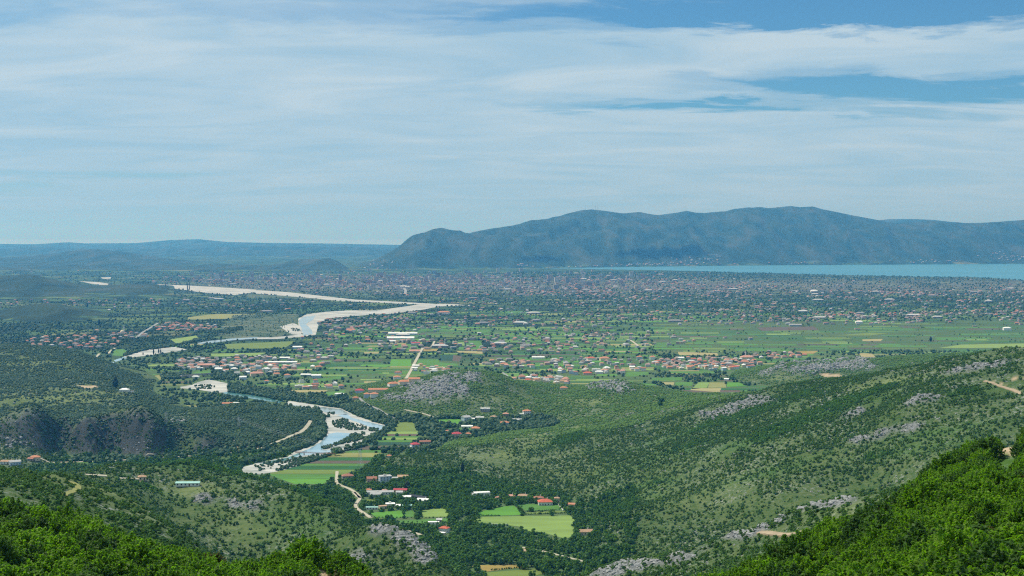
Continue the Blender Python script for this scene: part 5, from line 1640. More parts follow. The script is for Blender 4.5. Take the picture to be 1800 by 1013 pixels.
DESC = {'orange': 'orange tiled roof', 'pink': 'faded pink roof', 'rust': 'rust brown roof', 'red': 'red tiled roof', 'white': 'white roof', 'tan': 'tan roof', 'grey': 'grey roof'}
rest_b = []
SIZES = [(10, 8, 4.0), (12, 9, 4.4), (13, 10, 6.6), (11, 9, 6.4), (15, 10, 4.2), (18, 10, 5.0)]
for i, (x, y, place, pal) in enumerate(cand):
    roof_c = rr.choice(PAL_R if pal == 'redish' else PAL_M)
    wall_c = rr.choice(['white', 'white', 'cream', 'grey', 'cream', 'blue', 'pink'])
    w_, l_, h_ = SIZES[rr.randrange(6)]
    ki = 'flat' if roof_c in ('grey', 'white') and rr.random() < 0.55 else rr.choice(['hip', 'hip', 'gable'])
    rz = rr.choice([0, 8, -10, 18, 90, 80, 30]) + rr.uniform(-4, 4)
    if i < N_IND:
        size = 'small' if w_ < 11 else ('long' if w_ >= 15 else ('two storey' if h_ > 6 else 'low'))
        lab = '%s %s house, %s%s, %s' % (size, {'blue': 'pale blue'}.get(wall_c, wall_c), 'flat ' if ki == 'flat' else '', DESC[roof_c], place)
        house(x, y, w_, l_, h_, D2(rz), wall_c, roof_c, ki, lab, 'house', 'houses ' + place, 1 if i < 60 else 0, 'house')
    else:
        rest_b.append((x, y, w_, l_, h_, D2(rz), wall_c, roof_c, ki))
        PADS.append((x, y, w_ * 0.5))

# ------------------------------------------------------------------ far buildings as one mass
TONE_W = {'white': (0.50, 0.48, 0.45), 'cream': (0.46, 0.39, 0.30), 'grey': (0.28, 0.28, 0.28), 'pink': (0.42, 0.29, 0.25), 'blue': (0.32, 0.36, 0.40), 'brick': (0.36, 0.2, 0.15)}
TONE_R = {'orange': (0.52, 0.22, 0.13), 'pink': (0.46, 0.27, 0.22), 'rust': (0.30, 0.15, 0.12), 'red': (0.50, 0.14, 0.08), 'white': (0.56, 0.55, 0.53), 'tan': (0.36, 0.26, 0.19), 'grey': (0.28, 0.27, 0.27)}


def mass_buildings(name, L):
    V = []; Fq = []; Cc = []
    for (x, y, w_, l_, h_, rz, wc, rc, ki) in L:
        ca, sa = math.cos(rz), math.sin(rz)
        gz = PLAIN if len(L) > 6000 else float(ground(x, y))
        b = len(V)
        def tv(a, c, z): return (x + a * ca - c * sa, y + a * sa + c * ca, gz + z)
        W, Ln = w_ / 2, l_ / 2
        for (a, c) in ((-W, -Ln), (W, -Ln), (W, Ln), (-W, Ln)):
            V.append(tv(a, c, -0.5))
        for (a, c) in ((-W, -Ln), (W, -Ln), (W, Ln), (-W, Ln)):
            V.append(tv(a, c, h_))
        wcol = TONE_W[wc]; rcol = TONE_R[rc]
        v_ = rr.uniform(0.85, 1.1)
        for f in ((0, 1, 5, 4), (1, 2, 6, 5), (2, 3, 7, 6), (3, 0, 4, 7)):
            Fq.append(tuple(i + b for i in f)); Cc.append((wcol[0] * v_, wcol[1] * v_, wcol[2] * v_, 1))
        r4 = (rcol[0] * v_, rcol[1] * v_, rcol[2] * v_, 1)
        if ki == 'flat':
            Fq.append((b + 4, b + 5, b + 6, b + 7)); Cc.append(r4)
        else:
            rise = min(w_, l_) * 0.26; ins = W * 0.5
            V.append(tv(-W + ins, 0, h_ + rise)); V.append(tv(W - ins, 0, h_ + rise))
            for f in ((4, 5, 9, 8), (6, 7, 8, 9), (5, 6, 9, 9), (7, 4, 8, 8)):
                Fq.append(tuple(i + b for i in f)); Cc.append(r4)
    me = bpy.data.meshes.new(name)
    fs = [tuple(dict.fromkeys(f)) for f in Fq]
    me.from_pydata(V, [], fs)
    me.materials.append(tone_building)
    at = me.attributes.new('tone', 'FLOAT_COLOR', 'FACE')
    at.data.foreach_set('color', np.array(Cc, np.float32).ravel())
    me.update()
    o = link(bpy.data.objects.new(name, me))
    tag(o, kind='stuff')
    return o


tone_building, t = new_mat('distant_plaster_and_tiles')
at_ = t.new('ShaderNodeAttribute'); at_.attribute_name = 'tone'
pos = t.new('ShaderNodeNewGeometry').outputs['Position']
n = t.noise(pos, 0.4, 3, 0.6)
finish(t, t.mix(t.ramp(n, [(0.35, 0.35), (0.65, 0.0)]), at_.outputs['Color'], (0.12, 0.12, 0.12)), 0.85)

far_b = list(rest_b)


def random_house(x, y, big=1.0, pal=PAL_M):
    w_, l_, h_ = SIZES[rr.randrange(6)]
    rc = rr.choice(pal)
    return (x, y, w_ * big, l_ * big, h_ * big, rr.choice([0, 0.2, -0.15, 1.5, 0.5]) + rr.uniform(-0.1, 0.1), rr.choice(['white', 'cream', 'grey', 'pink', 'blue', 'white']), rc, 'flat' if rr.random() < 0.35 else 'hip')


def density_fn(px, py):
    d = 0.0
    # city core
    d += 1.0 * math.exp(-((py - 492) / 9.0) ** 2) * (1 / (1 + math.exp(-(px - 330) / 40))) * (1 / (1 + math.exp((px - 1180) / 60)))
    d += 0.8 * math.exp(-((py - 504) / 9.0) ** 2) * (1 / (1 + math.exp(-(px - 560) / 60))) * (1 / (1 + math.exp((px - 1330) / 80)))
    d += 0.32 * math.exp(-((py - 516) / 8.0) ** 2) * (1 / (1 + math.exp(-(px - 820) / 60)))
    d += 0.14 * math.exp(-((py - 530) / 12.0) ** 2) * (1 / (1 + math.exp(-(px - 780) / 60)))
    d += 0.19 * math.exp(-((py - 554) / 11.0) ** 2) * (1 / (1 + math.exp(-(px - 1290) / 60)))
    d += 0.13 * math.exp(-((py - 560) / 16.0) ** 2) * (1 / (1 + math.exp(-(px - 560) / 30)))
    d += 0.10 * math.exp(-((py - 535) / 9.0) ** 2) * (1 / (1 + math.exp((px - 640) / 40)))
    d += 0.06 * math.exp(-((py - 585) / 14.0) ** 2) * (1 / (1 + math.exp((px - 1180) / 60))) * (1 / (1 + math.exp(-(px - 540) / 40)))
    d += 0.03 * math.exp(-((py - 612) / 14.0) ** 2) * (1 / (1 + math.exp((px - 1280) / 60))) * (1 / (1 + math.exp(-(px - 540) / 40)))
    d += 0.06 * math.exp(-((py - 475) / 10.0) ** 2) * (px < 700)
    d += 0.5 * math.exp(-((py - 458) / 4.0) ** 2) * 0.25 * (px > 1600)
    if 1150 < px < 1800 and 572 < py < 618: d *= 0.12
    return d


NB = 0


def town_noise(x, y):
    return fbm(x / 330, y / 420, 3)


PAL_F = ['orange', 'orange', 'pink', 'pink', 'rust', 'rust', 'grey', 'grey', 'white', 'tan', 'red', 'tan']
tries = 0
cand_arr = []
while NB < 4400 and tries < 200000:
    tries += 1
    px = rr.uniform(-60, 1860); py = rr.uniform(470, 640)
    if rr.random() > density_fn(px, py): continue
    qx_, qy_ = on_z(px, py)
    if rr.random() > 0.35 + 1.6 * float(town_noise(np.array([qx_]), np.array([qy_]))[0] + 0.15): continue
    cand_arr.append((px, py)); NB += 1
CA = np.array(cand_arr)
CX = np.array([on_z(a, b) for a, b in cand_arr])
okc = (ground(CX[:, 0], CX[:, 1]) < PLAIN + 0.6) & (ground(CX[:, 0], CX[:, 1]) > PLAIN - 0.6)
badc = near_road(CX[:, 0], CX[:, 1], 6)
for kp in KEEP_OUT:
    badc |= inside(kp, CX[:, 0], CX[:, 1])
for (px, py), (x, y), ok, bd in zip(cand_arr, CX, okc, badc):
    if not ok or bd: continue
    if py < 512 and 330 < px < 1150 and rr.random() < 0.13:
        hh = rr.choice([14, 17, 20, 24, 30, 38]) * (1.0 if py < 500 else 0.7)
        far_b.append((x, y, rr.uniform(16, 36), 14, hh, rr.uniform(-0.4, 0.4), rr.choice(['white', 'white', 'cream', 'pink', 'grey', 'cream']), rr.choice(['grey', 'pink']), 'flat'))
    elif rr.random() < 0.018:
        far_b.append((x, y, rr.uniform(30, 60), 16, 6, rr.uniform(-0.1, 0.1), 'grey', rr.choice(['white', 'grey']), 'hip'))
    else:
        far_b.append(random_house(x, y, 1.0 if py < 530 else 0.95, PAL_F))
# small clusters along the far lake shore, at the foot of the mountain
for (px, py, rx, ry, n_) in ((1150, 466, 60, 2.0, 50), (1230, 461, 60, 5, 40), (915, 467, 12, 3, 14), (1780, 455, 40, 6, 30), (1640, 461, 50, 2.5, 20), (1400, 463, 30, 1.5, 14), (1760, 447, 30, 5, 10), (1040, 470, 60, 2, 20), (660, 466, 30, 6, 26)):
    for _ in range(n_):
        qx, qy = px + rr.gauss(0, rx * 0.6), py + rr.gauss(0, ry * 0.6)
        x, y, z = hit(qx, qy, 9000)
        if z < LAKE_Z + 2 or z > 260: continue
        far_b.append(random_house(x, y, 1.25, ['white', 'white', 'orange', 'grey']))
for (px, py, wd) in ((1262, 452, 70), (1253, 449.5, 110), (1248, 456, 60)):     # terraced white walls on the mountain foot
    x, y, z = hit(px, py, 9000)
    far_b.append((x, y, wd, 12, 10, 0.2, 'white', 'white', 'flat'))
o = mass_buildings('distant_town', far_b)
for b in far_b:
    if b[1] < 6500: PADS.append((b[0], b[1], b[2] * 0.5))
print('far buildings', len(far_b), 'cand', len(cand), 'ind', N_IND)

# ------------------------------------------------------------------ other things standing in the landscape
# minarets
def minaret(px, py, h, r, label):
    x, y = at_px(px, py)
    rt = empty('minaret', (x, y + 8, PLAIN)); tag(rt, label, 'minaret')
    def lathe(name, prof, mat, seg=10):
        V = []; Fs = []
        for (rr_, z) in prof:
            for i in range(seg):
                a = 2 * math.pi * i / seg; V.append((rr_ * math.cos(a), rr_ * math.sin(a), z))
        for k in range(len(prof) - 1):
            for i in range(seg):
                Fs.append((k * seg + i, k * seg + (i + 1) % seg, (k + 1) * seg + (i + 1) % seg, (k + 1) * seg + i))
        Fs.append(tuple(range(seg - 1, -1, -1))); Fs.append(tuple(range((len(prof) - 1) * seg, len(prof) * seg)))
        child(name, mesh_only(name, V, Fs, mat), rt)
    lathe('shaft', [(r * 1.3, 0), (r * 1.3, h * 0.15), (r, h * 0.2), (r * 0.9, h * 0.82)], WALL['white'])
    lathe('balcony', [(r * 0.9, h * 0.64), (r * 1.7, h * 0.67), (r * 1.7, h * 0.70), (r * 0.95, h * 0.701)], trim_mat)
    lathe('spire', [(r * 1.1, h * 0.821), (r * 0.05, h)], ROOF['grey'])


minaret(1311, 632, 25, 1.3, 'slim white minaret rising from the orange roofed village')
minaret(217, 588, 31, 1.5, 'slim pale minaret of the mosque left of the river')
minaret(782, 606, 20, 1.2, 'slim spire of a small red roofed mosque in the green fields')
xd, yd = at_px(212, 588)
bm = bmesh.new(); bmesh.ops.create_uvsphere(bm, u_segments=16, v_segments=10, radius=7.5)
bmesh.ops.delete(bm, geom=[v for v in bm.verts if v.co.z < -0.5], context='VERTS')
me = bpy.data.meshes.new('dome'); bm.to_mesh(me); bm.free(); me.materials.append(WALL['cream'])
mosq = [o for o in col.objects if o.name.startswith('mosque') and o.get('label', '').startswith('low mosque')][0]
child('dome', me, mosq, (0, 0, 6.7))


# bridges
def bridge_low():
    ax, ay = on_z(519, 795.2, PLAIN + 4); bx, by = on_z(590, 798, PLAIN + 4)
    L = math.hypot(bx - ax, by - ay); rz = math.atan2(by - ay, bx - ax)
    rt = empty('footbridge', (ax, ay, PLAIN), rz); tag(rt, 'narrow rust brown footbridge on slim piers across the shallow river', 'bridge')
    rust = plain_mat('rusty_steel', (0.20, 0.10, 0.07), 0.15, 0.6)
    child('deck', mesh_only('deck', *box_vf(0, -1.1, 3.6, L, 1.1, 4.05), rust), rt)
    for s in (-1, 1):
        parts = [box_vf(0, s * 1.12 - 0.07, 5.0, L, s * 1.12 + 0.07, 5.2)]
        for k in range(int(L / 3) + 1):
            parts.append(box_vf(k * 3.0, s * 1.12 - 0.05, 4.05, k * 3.0 + 0.12, s * 1.12 + 0.05, 5.0))
        child('railing', mesh_only('railing', *join_parts(parts), rust), rt)
    for f_ in (0.10, 0.22, 0.52, 0.80):
        parts = [box_vf(L * f_ - 0.5, -0.9, -0.5, L * f_ + 0.5, -0.3, 3.59), box_vf(L * f_ - 0.5, 0.3, -0.5, L * f_ + 0.5, 0.9, 3.59)]
        child('pier', mesh_only('pier', *join_parts(parts), WALL['stone']), rt)


bridge_low()


def bridge_road():
    ax, ay = on_z(318, 661, PLAIN + 6); bx, by = on_z(372, 656.5, PLAIN + 6)
    L = math.hypot(bx - ax, by - ay); rz = math.atan2(by - ay, bx - ax)
    rt = empty('road_bridge', (ax, ay, PLAIN), rz); tag(rt, 'old dark stone road bridge with arches at the river town', 'bridge')
    child('deck', mesh_only('deck', *box_vf(0, -3.5, 5.4, L, 3.5, 6.4), WALL['grey']), rt)
    n = 4; sp = L / n
    for k in range(n):
        V = []; Fs = []
        seg = 10
        for s in (-3.2, 3.2):
            for i in range(seg + 1):
                a = math.pi * i / seg
                V.append((k * sp + sp / 2 - math.cos(a) * (sp / 2 - 1.5), s, math.sin(a) * 4.6))
            for i in range(seg + 1):
                V.append((k * sp + sp * i / seg, s, 5.39))
        m = 2 * (seg + 1)
        for i in range(seg):
            Fs.append((i, i + 1, seg + 1 + i + 1, seg + 1 + i)); Fs.append((m + i, m + seg + 1 + i, m + seg + 2 + i, m + i + 1)); Fs.append((i, m + i, m + i + 1, i + 1))
        child('arch', mesh_only('arch', V, Fs, WALL['stone']), rt)
    for k in range(n + 1):
        child('pier', mesh_only('pier', *box_vf(k * sp - 1.5, -3.6, -0.5, k * sp + 1.5, 3.6, 5.38), WALL['stone']), rt)
    for s in (-1, 1):
        child('parapet', mesh_only('parapet', *box_vf(0, s * 3.4 - 0.15, 6.401, L, s * 3.4 + 0.15, 7.3), WALL['stone']), rt)


bridge_road()

# power pylons and lines
steel = plain_mat('galvanised_steel', (0.42, 0.44, 0.46), 0.05, 1.0)


def pylon(x, y, z, h, label, rz=0.0):
    rt = empty('power_pylon', (x, y, z), rz); tag(rt, label, 'pylon')
    b0, b1 = h * 0.12, h * 0.025
    def corner(k, f):
        s = b0 + (b1 - b0) * f
        return ((-s, s, s, -s)[k], (-s, -s, s, s)[k], h * f)
    for k in range(4):
        child('leg', mesh_only('leg', *tube(corner(k, 0), corner(k, 1), 0.16, 0.10, 4), steel), rt)
    lv = [0, 0.22, 0.40, 0.55, 0.68, 0.80, 0.90, 1.0]
    parts = []
    for a, b in zip(lv[:-1], lv[1:]):
        for k in range(4):
            parts.append(tube(corner(k, a), corner((k + 1) % 4, b), 0.08, 0.08, 3)); parts.append(tube(corner(k, b), corner((k + 1) % 4, b), 0.07, 0.07, 3))
    child('lattice', mesh_only('lattice', *join_parts(parts), steel), rt)
    for f in (0.74, 0.86, 0.97):
        parts = [tube((-h * 0.19, 0, h * f), (h * 0.19, 0, h * f), 0.12, 0.12, 4), tube((-h * 0.19, 0, h * f), (0, 0, h * (f + 0.05)), 0.07, 0.07, 3), tube((h * 0.19, 0, h * f), (0, 0, h * (f + 0.05)), 0.07, 0.07, 3)]
        child('crossarm', mesh_only('crossarm', *join_parts(parts), steel), rt)
    return [(x + sx * h * 0.19 * math.cos(rz), y + sx * h * 0.19 * math.sin(rz), z + h * f) for f in (0.74, 0.86) for sx in (-1, 1)]


p1 = on_z(633, 822); p2 = hit(420, 752, 2000); p3 = hit(292, 745, 2000)
tops = [pylon(p1[0], p1[1], PLAIN, 27, 'lattice power pylon standing at the edge of the river fields', 0.9),
        pylon(p2[0], p2[1], p2[2] - 0.5, 18, 'lattice power pylon on the wooded slope beside the river', 1.0), pylon(p3[0], p3[1], p3[2] - 0.5, 18, 'lattice power pylon on top of the dark cliff', 1.0)]
for a, b in zip(tops[:-1], tops[1:]):
    for q0, q1 in zip(a, b):
        parts = []
        prev = Vector(q0)
        for i in range(1, 15):
            f = i / 14
            v = Vector(q0).lerp(Vector(q1), f); v.z -= 4.5 * 4 * f * (1 - f) * 1.0
            parts.append(tube(prev, v, 0.06, 0.06, 3)); prev = v
        o = mesh_obj('power_cable', *join_parts(parts), steel)
        tag(o, 'thin power cable slung between the lattice pylons across the river wood', 'cable', 'power cables across the river wood')

# radio masts on the summit
for (px, py, h, lab) in ((1028.5, 369, 55, 'thin radio mast standing apart left of the summit'), (1041, 368, 34, 'short radio mast on the highest point of the left summit'), (1046.5, 369, 68, 'tall radio mast, left of the pair on the summit'),
                         (1051, 369.5, 72, 'tall radio mast, right of the pair on the summit')):
    x, y, z = hit(px, py + 1.2, 12000)
    rt = empty('radio_mast', (x, y, z - 3)); tag(rt, lab, 'mast')
    child('mast_shaft', mesh_only('mast_shaft', *tube((0, 0, 0), (0, 0, h), 2.2, 1.0, 6), steel), rt)
    child('antenna', mesh_only('antenna', *tube((0, 0, h + 0.01), (0, 0, h + 14), 0.7, 0.4, 5), steel), rt)
x, y, z = hit(1040, 370, 12000)
house(x, y, 60, 20, 9, 0, 'white', 'grey', 'flat', 'low transmitter station beside the summit radio masts', 'building', None, 0, 'transmitter_station')

# dark netting over a crop
nx_, ny_ = at_px(736, 876)
rt = empty('shade_netting', (nx_, ny_, PLAIN), D2(-38)); tag(rt, 'long sheet of dark netting stretched over a crop beside the hamlet', 'netting')
net_parts = [box_vf(-17, -5, 2.4, 17, 5, 2.6)]
child('net', mesh_only('net', *join_parts(net_parts), ROOF['dark']), rt)
for k in range(6):
    for s in (-4.8, 4.8):
        child('post', cube_mesh('post', 0.2, 0.2, 2.39, steel), rt, (-16 + k * 6.4, s, 0))
PADS.append((nx_, ny_, 12))

# low walls and the sheep at pasture
wl = WALL['stone']
for (pa, pb, lab) in (((979, 885), (990, 898), 'pale garden wall beside the farmhouse meadow'), ((815, 921.5), (894, 923.5), 'straight concrete wall along the valley orchard'), ((792, 768), (770, 769), 'low wall at the edge of the hamlet garden')):
    a = at_px(*pa); b = at_px(*pb)
    L = math.hypot(b[0] - a[0], b[1] - a[1])
    o = mesh_obj('wall', *box_vf(0, -0.2, -0.2, L, 0.2, 1.3), WALL['white'])
    o.location = (a[0], a[1], PLAIN); o.rotation_euler = (0, 0, math.atan2(b[1] - a[1], b[0] - a[0]))
    tag(o, lab, 'wall')

# ------------------------------------------------------------------ scattering the plants
def rand_plants(n, ymin, ymax, umax=0.46):
    y = np.sqrt(rng.random(n) * (ymax ** 2 - ymin ** 2) + ymin ** 2)
    u = rng.uniform(-umax, umax, n)
    return u * wid(y), y


gR = np.random.default_rng(77)
# shrubs with real leaves for the slopes below the viewpoint
fg_mats = [M_FG, M_FG, M_FG2, M_FG, M_FGB, M_FG2]
fg_leaf, fg_stem, fg_dim = [], [], []
for i in range(6):
    w_, h_ = (4.2, 3.3) if i != 4 else (2.6, 1.8)
    lob = shrub_lobes(gR, w_, h_, 36)
    fg_leaf.append(shoot_mesh('foliage', w_, h_, 210 if i != 4 else 110, 36, 0.135, fg_mats[i], gR))
    fg_stem.append(stems_mesh('stem', gR, w_, h_))
    fg_dim.append((w_, h_))
comb_src = []
fx, fy = [], []
# jittered rows, larger spacing with distance; two bushy slopes
tries = 0
pts_fg = []
X_, Y_ = rand_plants(34000, 40, 262, 0.64)
Zg = ground(X_, Y_)
pxg, pyg = project(X_, Y_, Zg)
vis_ = in_sight(X_, Y_, Zg + 2.5, 0.004)
grid_taken = {}
order = np.argsort(Y_)
for i in order:
    if not vis_[i] or pyg[i] > 1250 or pxg[i] < -520 or pxg[i] > 2450: continue
    # open ground of orange earth
    if abs(pxg[i] - 568) < 19 and 985 < pyg[i] < 1075 and Y_[i] < 260: continue
    if 1742 < pxg[i] < 1806 and Y_[i] > 165: continue
    if Y_[i] > (262 if pxg[i] > 1450 else 215): continue
    if Y_[i] > 215 and rng.random() < 0.3: continue
    c_ = (int(X_[i] // 3), int(Y_[i] // 3)); ok = True
    sp = 2.2 + 1.6 * ((i * 37) % 10) / 10
    for a in (-1, 0, 1):
        for b in (-1, 0, 1):
            for q in grid_taken.get((c_[0] + a, c_[1] + b), ()):
                if (q[0] - X_[i]) ** 2 + (q[1] - Y_[i]) ** 2 < sp * sp: ok = False
    if ok:
        grid_taken.setdefault(c_, []).append((X_[i], Y_[i])); pts_fg.append(i)
print('foreground shrubs', len(pts_fg))
IND = []; RST = []
inframe = [i for i in pts_fg if -20 < pxg[i] < 1820 and 780 < pyg[i] < 1060]
inframe.sort(key=lambda i: Y_[i])
IND = inframe[:290]; indset = set(IND)
tone_w = ['bright green', 'bright green', 'dull green', 'bright green', 'reddish brown', 'dull green']


def cell_word(px, x0, x1):
    f = (px - x0) / (x1 - x0)
    return ['far left', 'left part', 'middle', 'right part', 'far right'][int(min(4, max(0, f * 5)))]

for k, i in enumerate(IND):
    v = int(rng.choice(6, p=[0.26, 0.24, 0.16, 0.18, 0.05, 0.11]))
    s = float(rng.uniform(0.6, 1.25))
    side = 'right' if pxg[i] > 900 else 'left'
    rt = empty('shrub', (float(X_[i]), float(Y_[i]), float(Zg[i]) - 0.15), float(rng.uniform(0, 6.28)))
    rt.scale = (s, s, s * float(rng.uniform(0.85, 1.2)))
    row = 'bottom' if pyg[i] > 985 else ('lower' if pyg[i] > 945 else ('upper' if pyg[i] > 905 else 'topmost'))
    cw_ = cell_word(pxg[i], *((0, 650) if side == 'left' else (1180, 1800)))
    size = 'small' if s < 0.9 else ('large' if s > 1.1 else 'medium')
    tag(rt, '%s %s shrub in the %s rows, %s of the near %s thicket' % (size, tone_w[v], row, cw_, side), 'shrub', 'leafy shrubs of the near %s slope' % side)
    child('foliage', fg_leaf[v], rt); child('stem', fg_stem[v], rt)
RST = [i for i in pts_fg if i not in indset]
if RST:
    cc = source_objects('thicket', fg_leaf)
    n = len(RST); s = rng.uniform(0.75, 1.25, (n, 1)) * np.ones((1, 3)); s[:, 2] *= rng.uniform(0.85, 1.15, n)
    P_ = np.stack([X_[RST], Y_[RST], Zg[RST] - 0.15], 1)
    scatter('hillside_thicket', P_, s, rng.uniform(0, 6.28, n), rng.choice(6, n, p=[0.26, 0.24, 0.16, 0.18, 0.05, 0.11]), cc)

# bushes of the hills: leaf clumps nearby, lumpy crowns farther off
def clump_src(prefix, mat, w_, h_, n_leaf, size, nvar=5, lob_n=8):
    ms = []
    for i in range(nvar):
        lob = shrub_lobes(gR, w_, h_, lob_n)
        V = leaves_mesh('foliage', lob, n_leaf, size, mat, gR)
        core = blob_mesh('core', gR, mat, w_ * 0.66, h_ * 0.72, 1, 0.25)
        # join core and leaves into one mesh
        bm = bmesh.new(); bm.from_mesh(V); bm.from_mesh(core); me = bpy.data.meshes.new(prefix); bm.to_mesh(me); bm.free()
        me.materials.append(mat)
        ms.append(me)
    return source_objects(prefix, ms), ms


C_HILL, HILL_M = clump_src('scrub_bush', M_HILL, 4.2, 3.2, 420, 0.34)
C_LUSH, LUSH_M = clump_src('lush_bush', M_LUSH, 4.4, 3.2, 420, 0.36)
C_WOOD, WOOD_M = clump_src('wood_tree', M_WOOD, 7.5, 7.0, 700, 0.52, 5, 10)
C_BLOB = source_objects('far_bush', [blob_mesh('far_bush', gR, M_HILL, 4.4, 3.2, 2) for _ in range(5)])
C_DARK = source_objects('plateau_bush', [blob_mesh('plateau_bush', gR, M_FARTREE, 4.6, 3.4, 2) for _ in range(5)])  # darker leaf colour stands in for the heavier shade on this hill
C_FTREE = source_objects('far_tree', [blob_mesh('far_tree', gR, M_FARTREE, 8.0, 7.5, 2) for _ in range(6)])

X_, Y_ = rand_plants(860000, 300, 3750, 0.43)
Zg = ground(X_, Y_)
pxg, pyg = project(X_, Y_, Zg)
hl = sample(np.clip((ZZ - PLAIN - 0.6) / 2.0, 0, 1), X_, Y_)
rk = sample(rock_m, X_, Y_); gs = sample(grass, X_, Y_); lu = sample(lush, X_, Y_); dt = sample(dirt_m, X_, Y_)
vis_ = in_sight(X_, Y_, Zg + 3, 0.006)
fr = (pxg > -160) & (pxg < 1960) & (pyg < 1080)
pat = fbm(X_ / 55, Y_ / 55, 3); pat2 = fbm(X_ / 240, Y_ / 240, 3)
dens = 0.58 + 1.15 * pat + 0.75 * pat2
dens = dens * (1 - 0.78 * np.clip(gs, 0, 1)) * (1 - 0.55 * rk) + lu * 0.6
dens = np.clip(dens, 0.05, 1) * (dt < 0.3)
cl_ = (pxg < 500) & (Y_ > 2040) & (Y_ < 2260)
dens = np.where(cl_, np.clip(0.55 + 0.9 * pat, 0.15, 1), dens)
dens = np.where((pxg > 380) & (pxg < 600) & (Y_ > 2050) & (Y_ < 2600), np.clip(dens + 0.6, 0, 1), dens)
acc = (hl > 0.6) & vis_ & fr & (rng.random(len(X_)) < dens) & (Y_ > 330)
# the valley floor: woods around the meadows
floor_ = (hl <= 0.6) & (Y_ < 2700) & vis_ & fr
wood_d = np.full(len(X_), 0.0)
wood_d = np.where(floor_ & (Y_ < 2050) & (pxg > 560), 0.85, wood_d)
wood_d = np.where(floor_ & (Y_ < 2050) & (pxg <= 560), 0.45, wood_d)
wood_d = np.where(floor_ & (Y_ >= 2050), 0.35, wood_d)
wood_d = np.where((hl > 0.6) & (pyg > 860) & (pxg > 780) & (pxg < 1120) & (Y_ > 1250) & (Y_ < 1700) & (Zg < 60), 0.5, wood_d)
wood_d *= (0.55 + 0.8 * np.clip(fbm(X_ / 40, Y_ / 40, 2) + 0.4, 0, 1))
wacc = vis_ & fr & (rng.random(len(X_)) < wood_d * 0.38)
blk = blocked(X_, Y_, 1.5)
frontc = floor_ & (Y_ < 2100)
for dy_s in (8.0, 16.0, 24.0):
    q_ = np.nonzero(frontc)[0]
    bb_ = blocked(X_[q_] * (1 + dy_s / Y_[q_]), Y_[q_] + dy_s, 1.0) & (rng.random(len(q_)) < 0.75)
    wacc[q_[bb_]] = False
padb = np.zeros(len(X_), bool)
sel = np.nonzero((acc | wacc) & ~blk)[0]
padb[sel] = near_pads(X_[sel], Y_[sel], 2.0) | (near_pads(X_[sel], Y_[sel] + 9.0, 0.0) & (rng.random(len(sel)) < 0.8)) | (near_pads(X_[sel], Y_[sel] + 17.0, -2.0) & (rng.random(len(sel)) < 0.6))
acc &= ~blk & ~padb; wacc &= ~blk & ~padb
acc &= ~wacc
hs = sample(hillm, X_, Y_)
is_l = (lu + 0.35 * pat > 0.45) & acc
near_ = Y_ < 2100


def put(name, mask, coll, nv, smin, smax, zsc=(0.8, 1.15), sink=0.3):
    ii = np.nonzero(mask)[0]
    n = len(ii)
    if n == 0: return
    s = (smin + (smax - smin) * rng.random(n) ** 1.6)[:, None] * np.ones((1, 3)); s[:, 2] *= rng.uniform(*zsc, n)
    P_ = np.stack([X_[ii], Y_[ii], Zg[ii] - sink], 1)
    scatter(name, P_, s, rng.uniform(0, 6.28, n), rng.integers(0, nv, n), coll)
    print(name, n)


# individual bushes and trees that show largest; the rest is cover
def individuals(mask, n_, meshes, nm, cat, labf, grpf, smin, smax, trunk=None):
    ii = np.nonzero(mask & (pxg > 0) & (pxg < 1800) & (pyg < 1010) & in_sight(X_, Y_, Zg + 1.5, 0.0))[0]
    ii = ii[np.argsort(Y_[ii])][:n_]
    for k, i in enumerate(ii):
        s = float(rng.uniform(smin, smax)) ; v = int(rng.integers(0, len(meshes)))
        rt = empty(nm, (float(X_[i]), float(Y_[i]), float(Zg[i]) - 0.2), float(rng.uniform(0, 6.28))); rt.scale = (s, s, s * float(rng.uniform(0.85, 1.15)))
        tag(rt, labf(i, s), cat, grpf(i))
        child('crown', meshes[v], rt, (0, 0, 0.0 if trunk is None else 1.2))
        if trunk is not None: child('trunk', trunk, rt)
    mask[ii] = False


trunk_me = mesh_only('trunk', *join_parts([tube((0, 0, -0.4), (0.1, 0, 3.0), 0.28, 0.20, 6), tube((0.1, 0, 2.8), (1.2, 0.4, 5.2), 0.13, 0.05, 5), tube((0.1, 0, 2.8), (-0.9, 0.7, 5.4), 0.13, 0.05, 5), tube((0.1, 0, 2.9), (0.1, -1.1, 5.0), 0.12, 0.05, 5)]), bark)


def spot(i):
    px, py = pxg[i], pyg[i]
    if px < 450: return 'on the grey green spur at left'
    if px < 850: return 'on the left hill above the gully'
    if px < 1250: return 'beside the grey rocks of the right spur'
    return 'on the rocky spur above the near thicket'


def bush_label(i, s):
    px, py = pxg[i], pyg[i]
    lm = min(BUSH_MARKS, key=lambda m: (m[0] - px) ** 2 + ((m[1] - py) * 2) ** 2)
    dx, dy = px - lm[0], (py - lm[1]) * 2
    rel = ('right of' if dx > 0 else 'left of') if abs(dx) > abs(dy) else ('in front of' if dy > 0 else 'behind')
    far_ = 'far ' if abs(dx) + abs(dy) > 95 else ('well ' if abs(dx) + abs(dy) > 50 else 'just ')
    return '%s dark green bush %s%s the %s' % (size_w(s), far_, rel, lm[2])


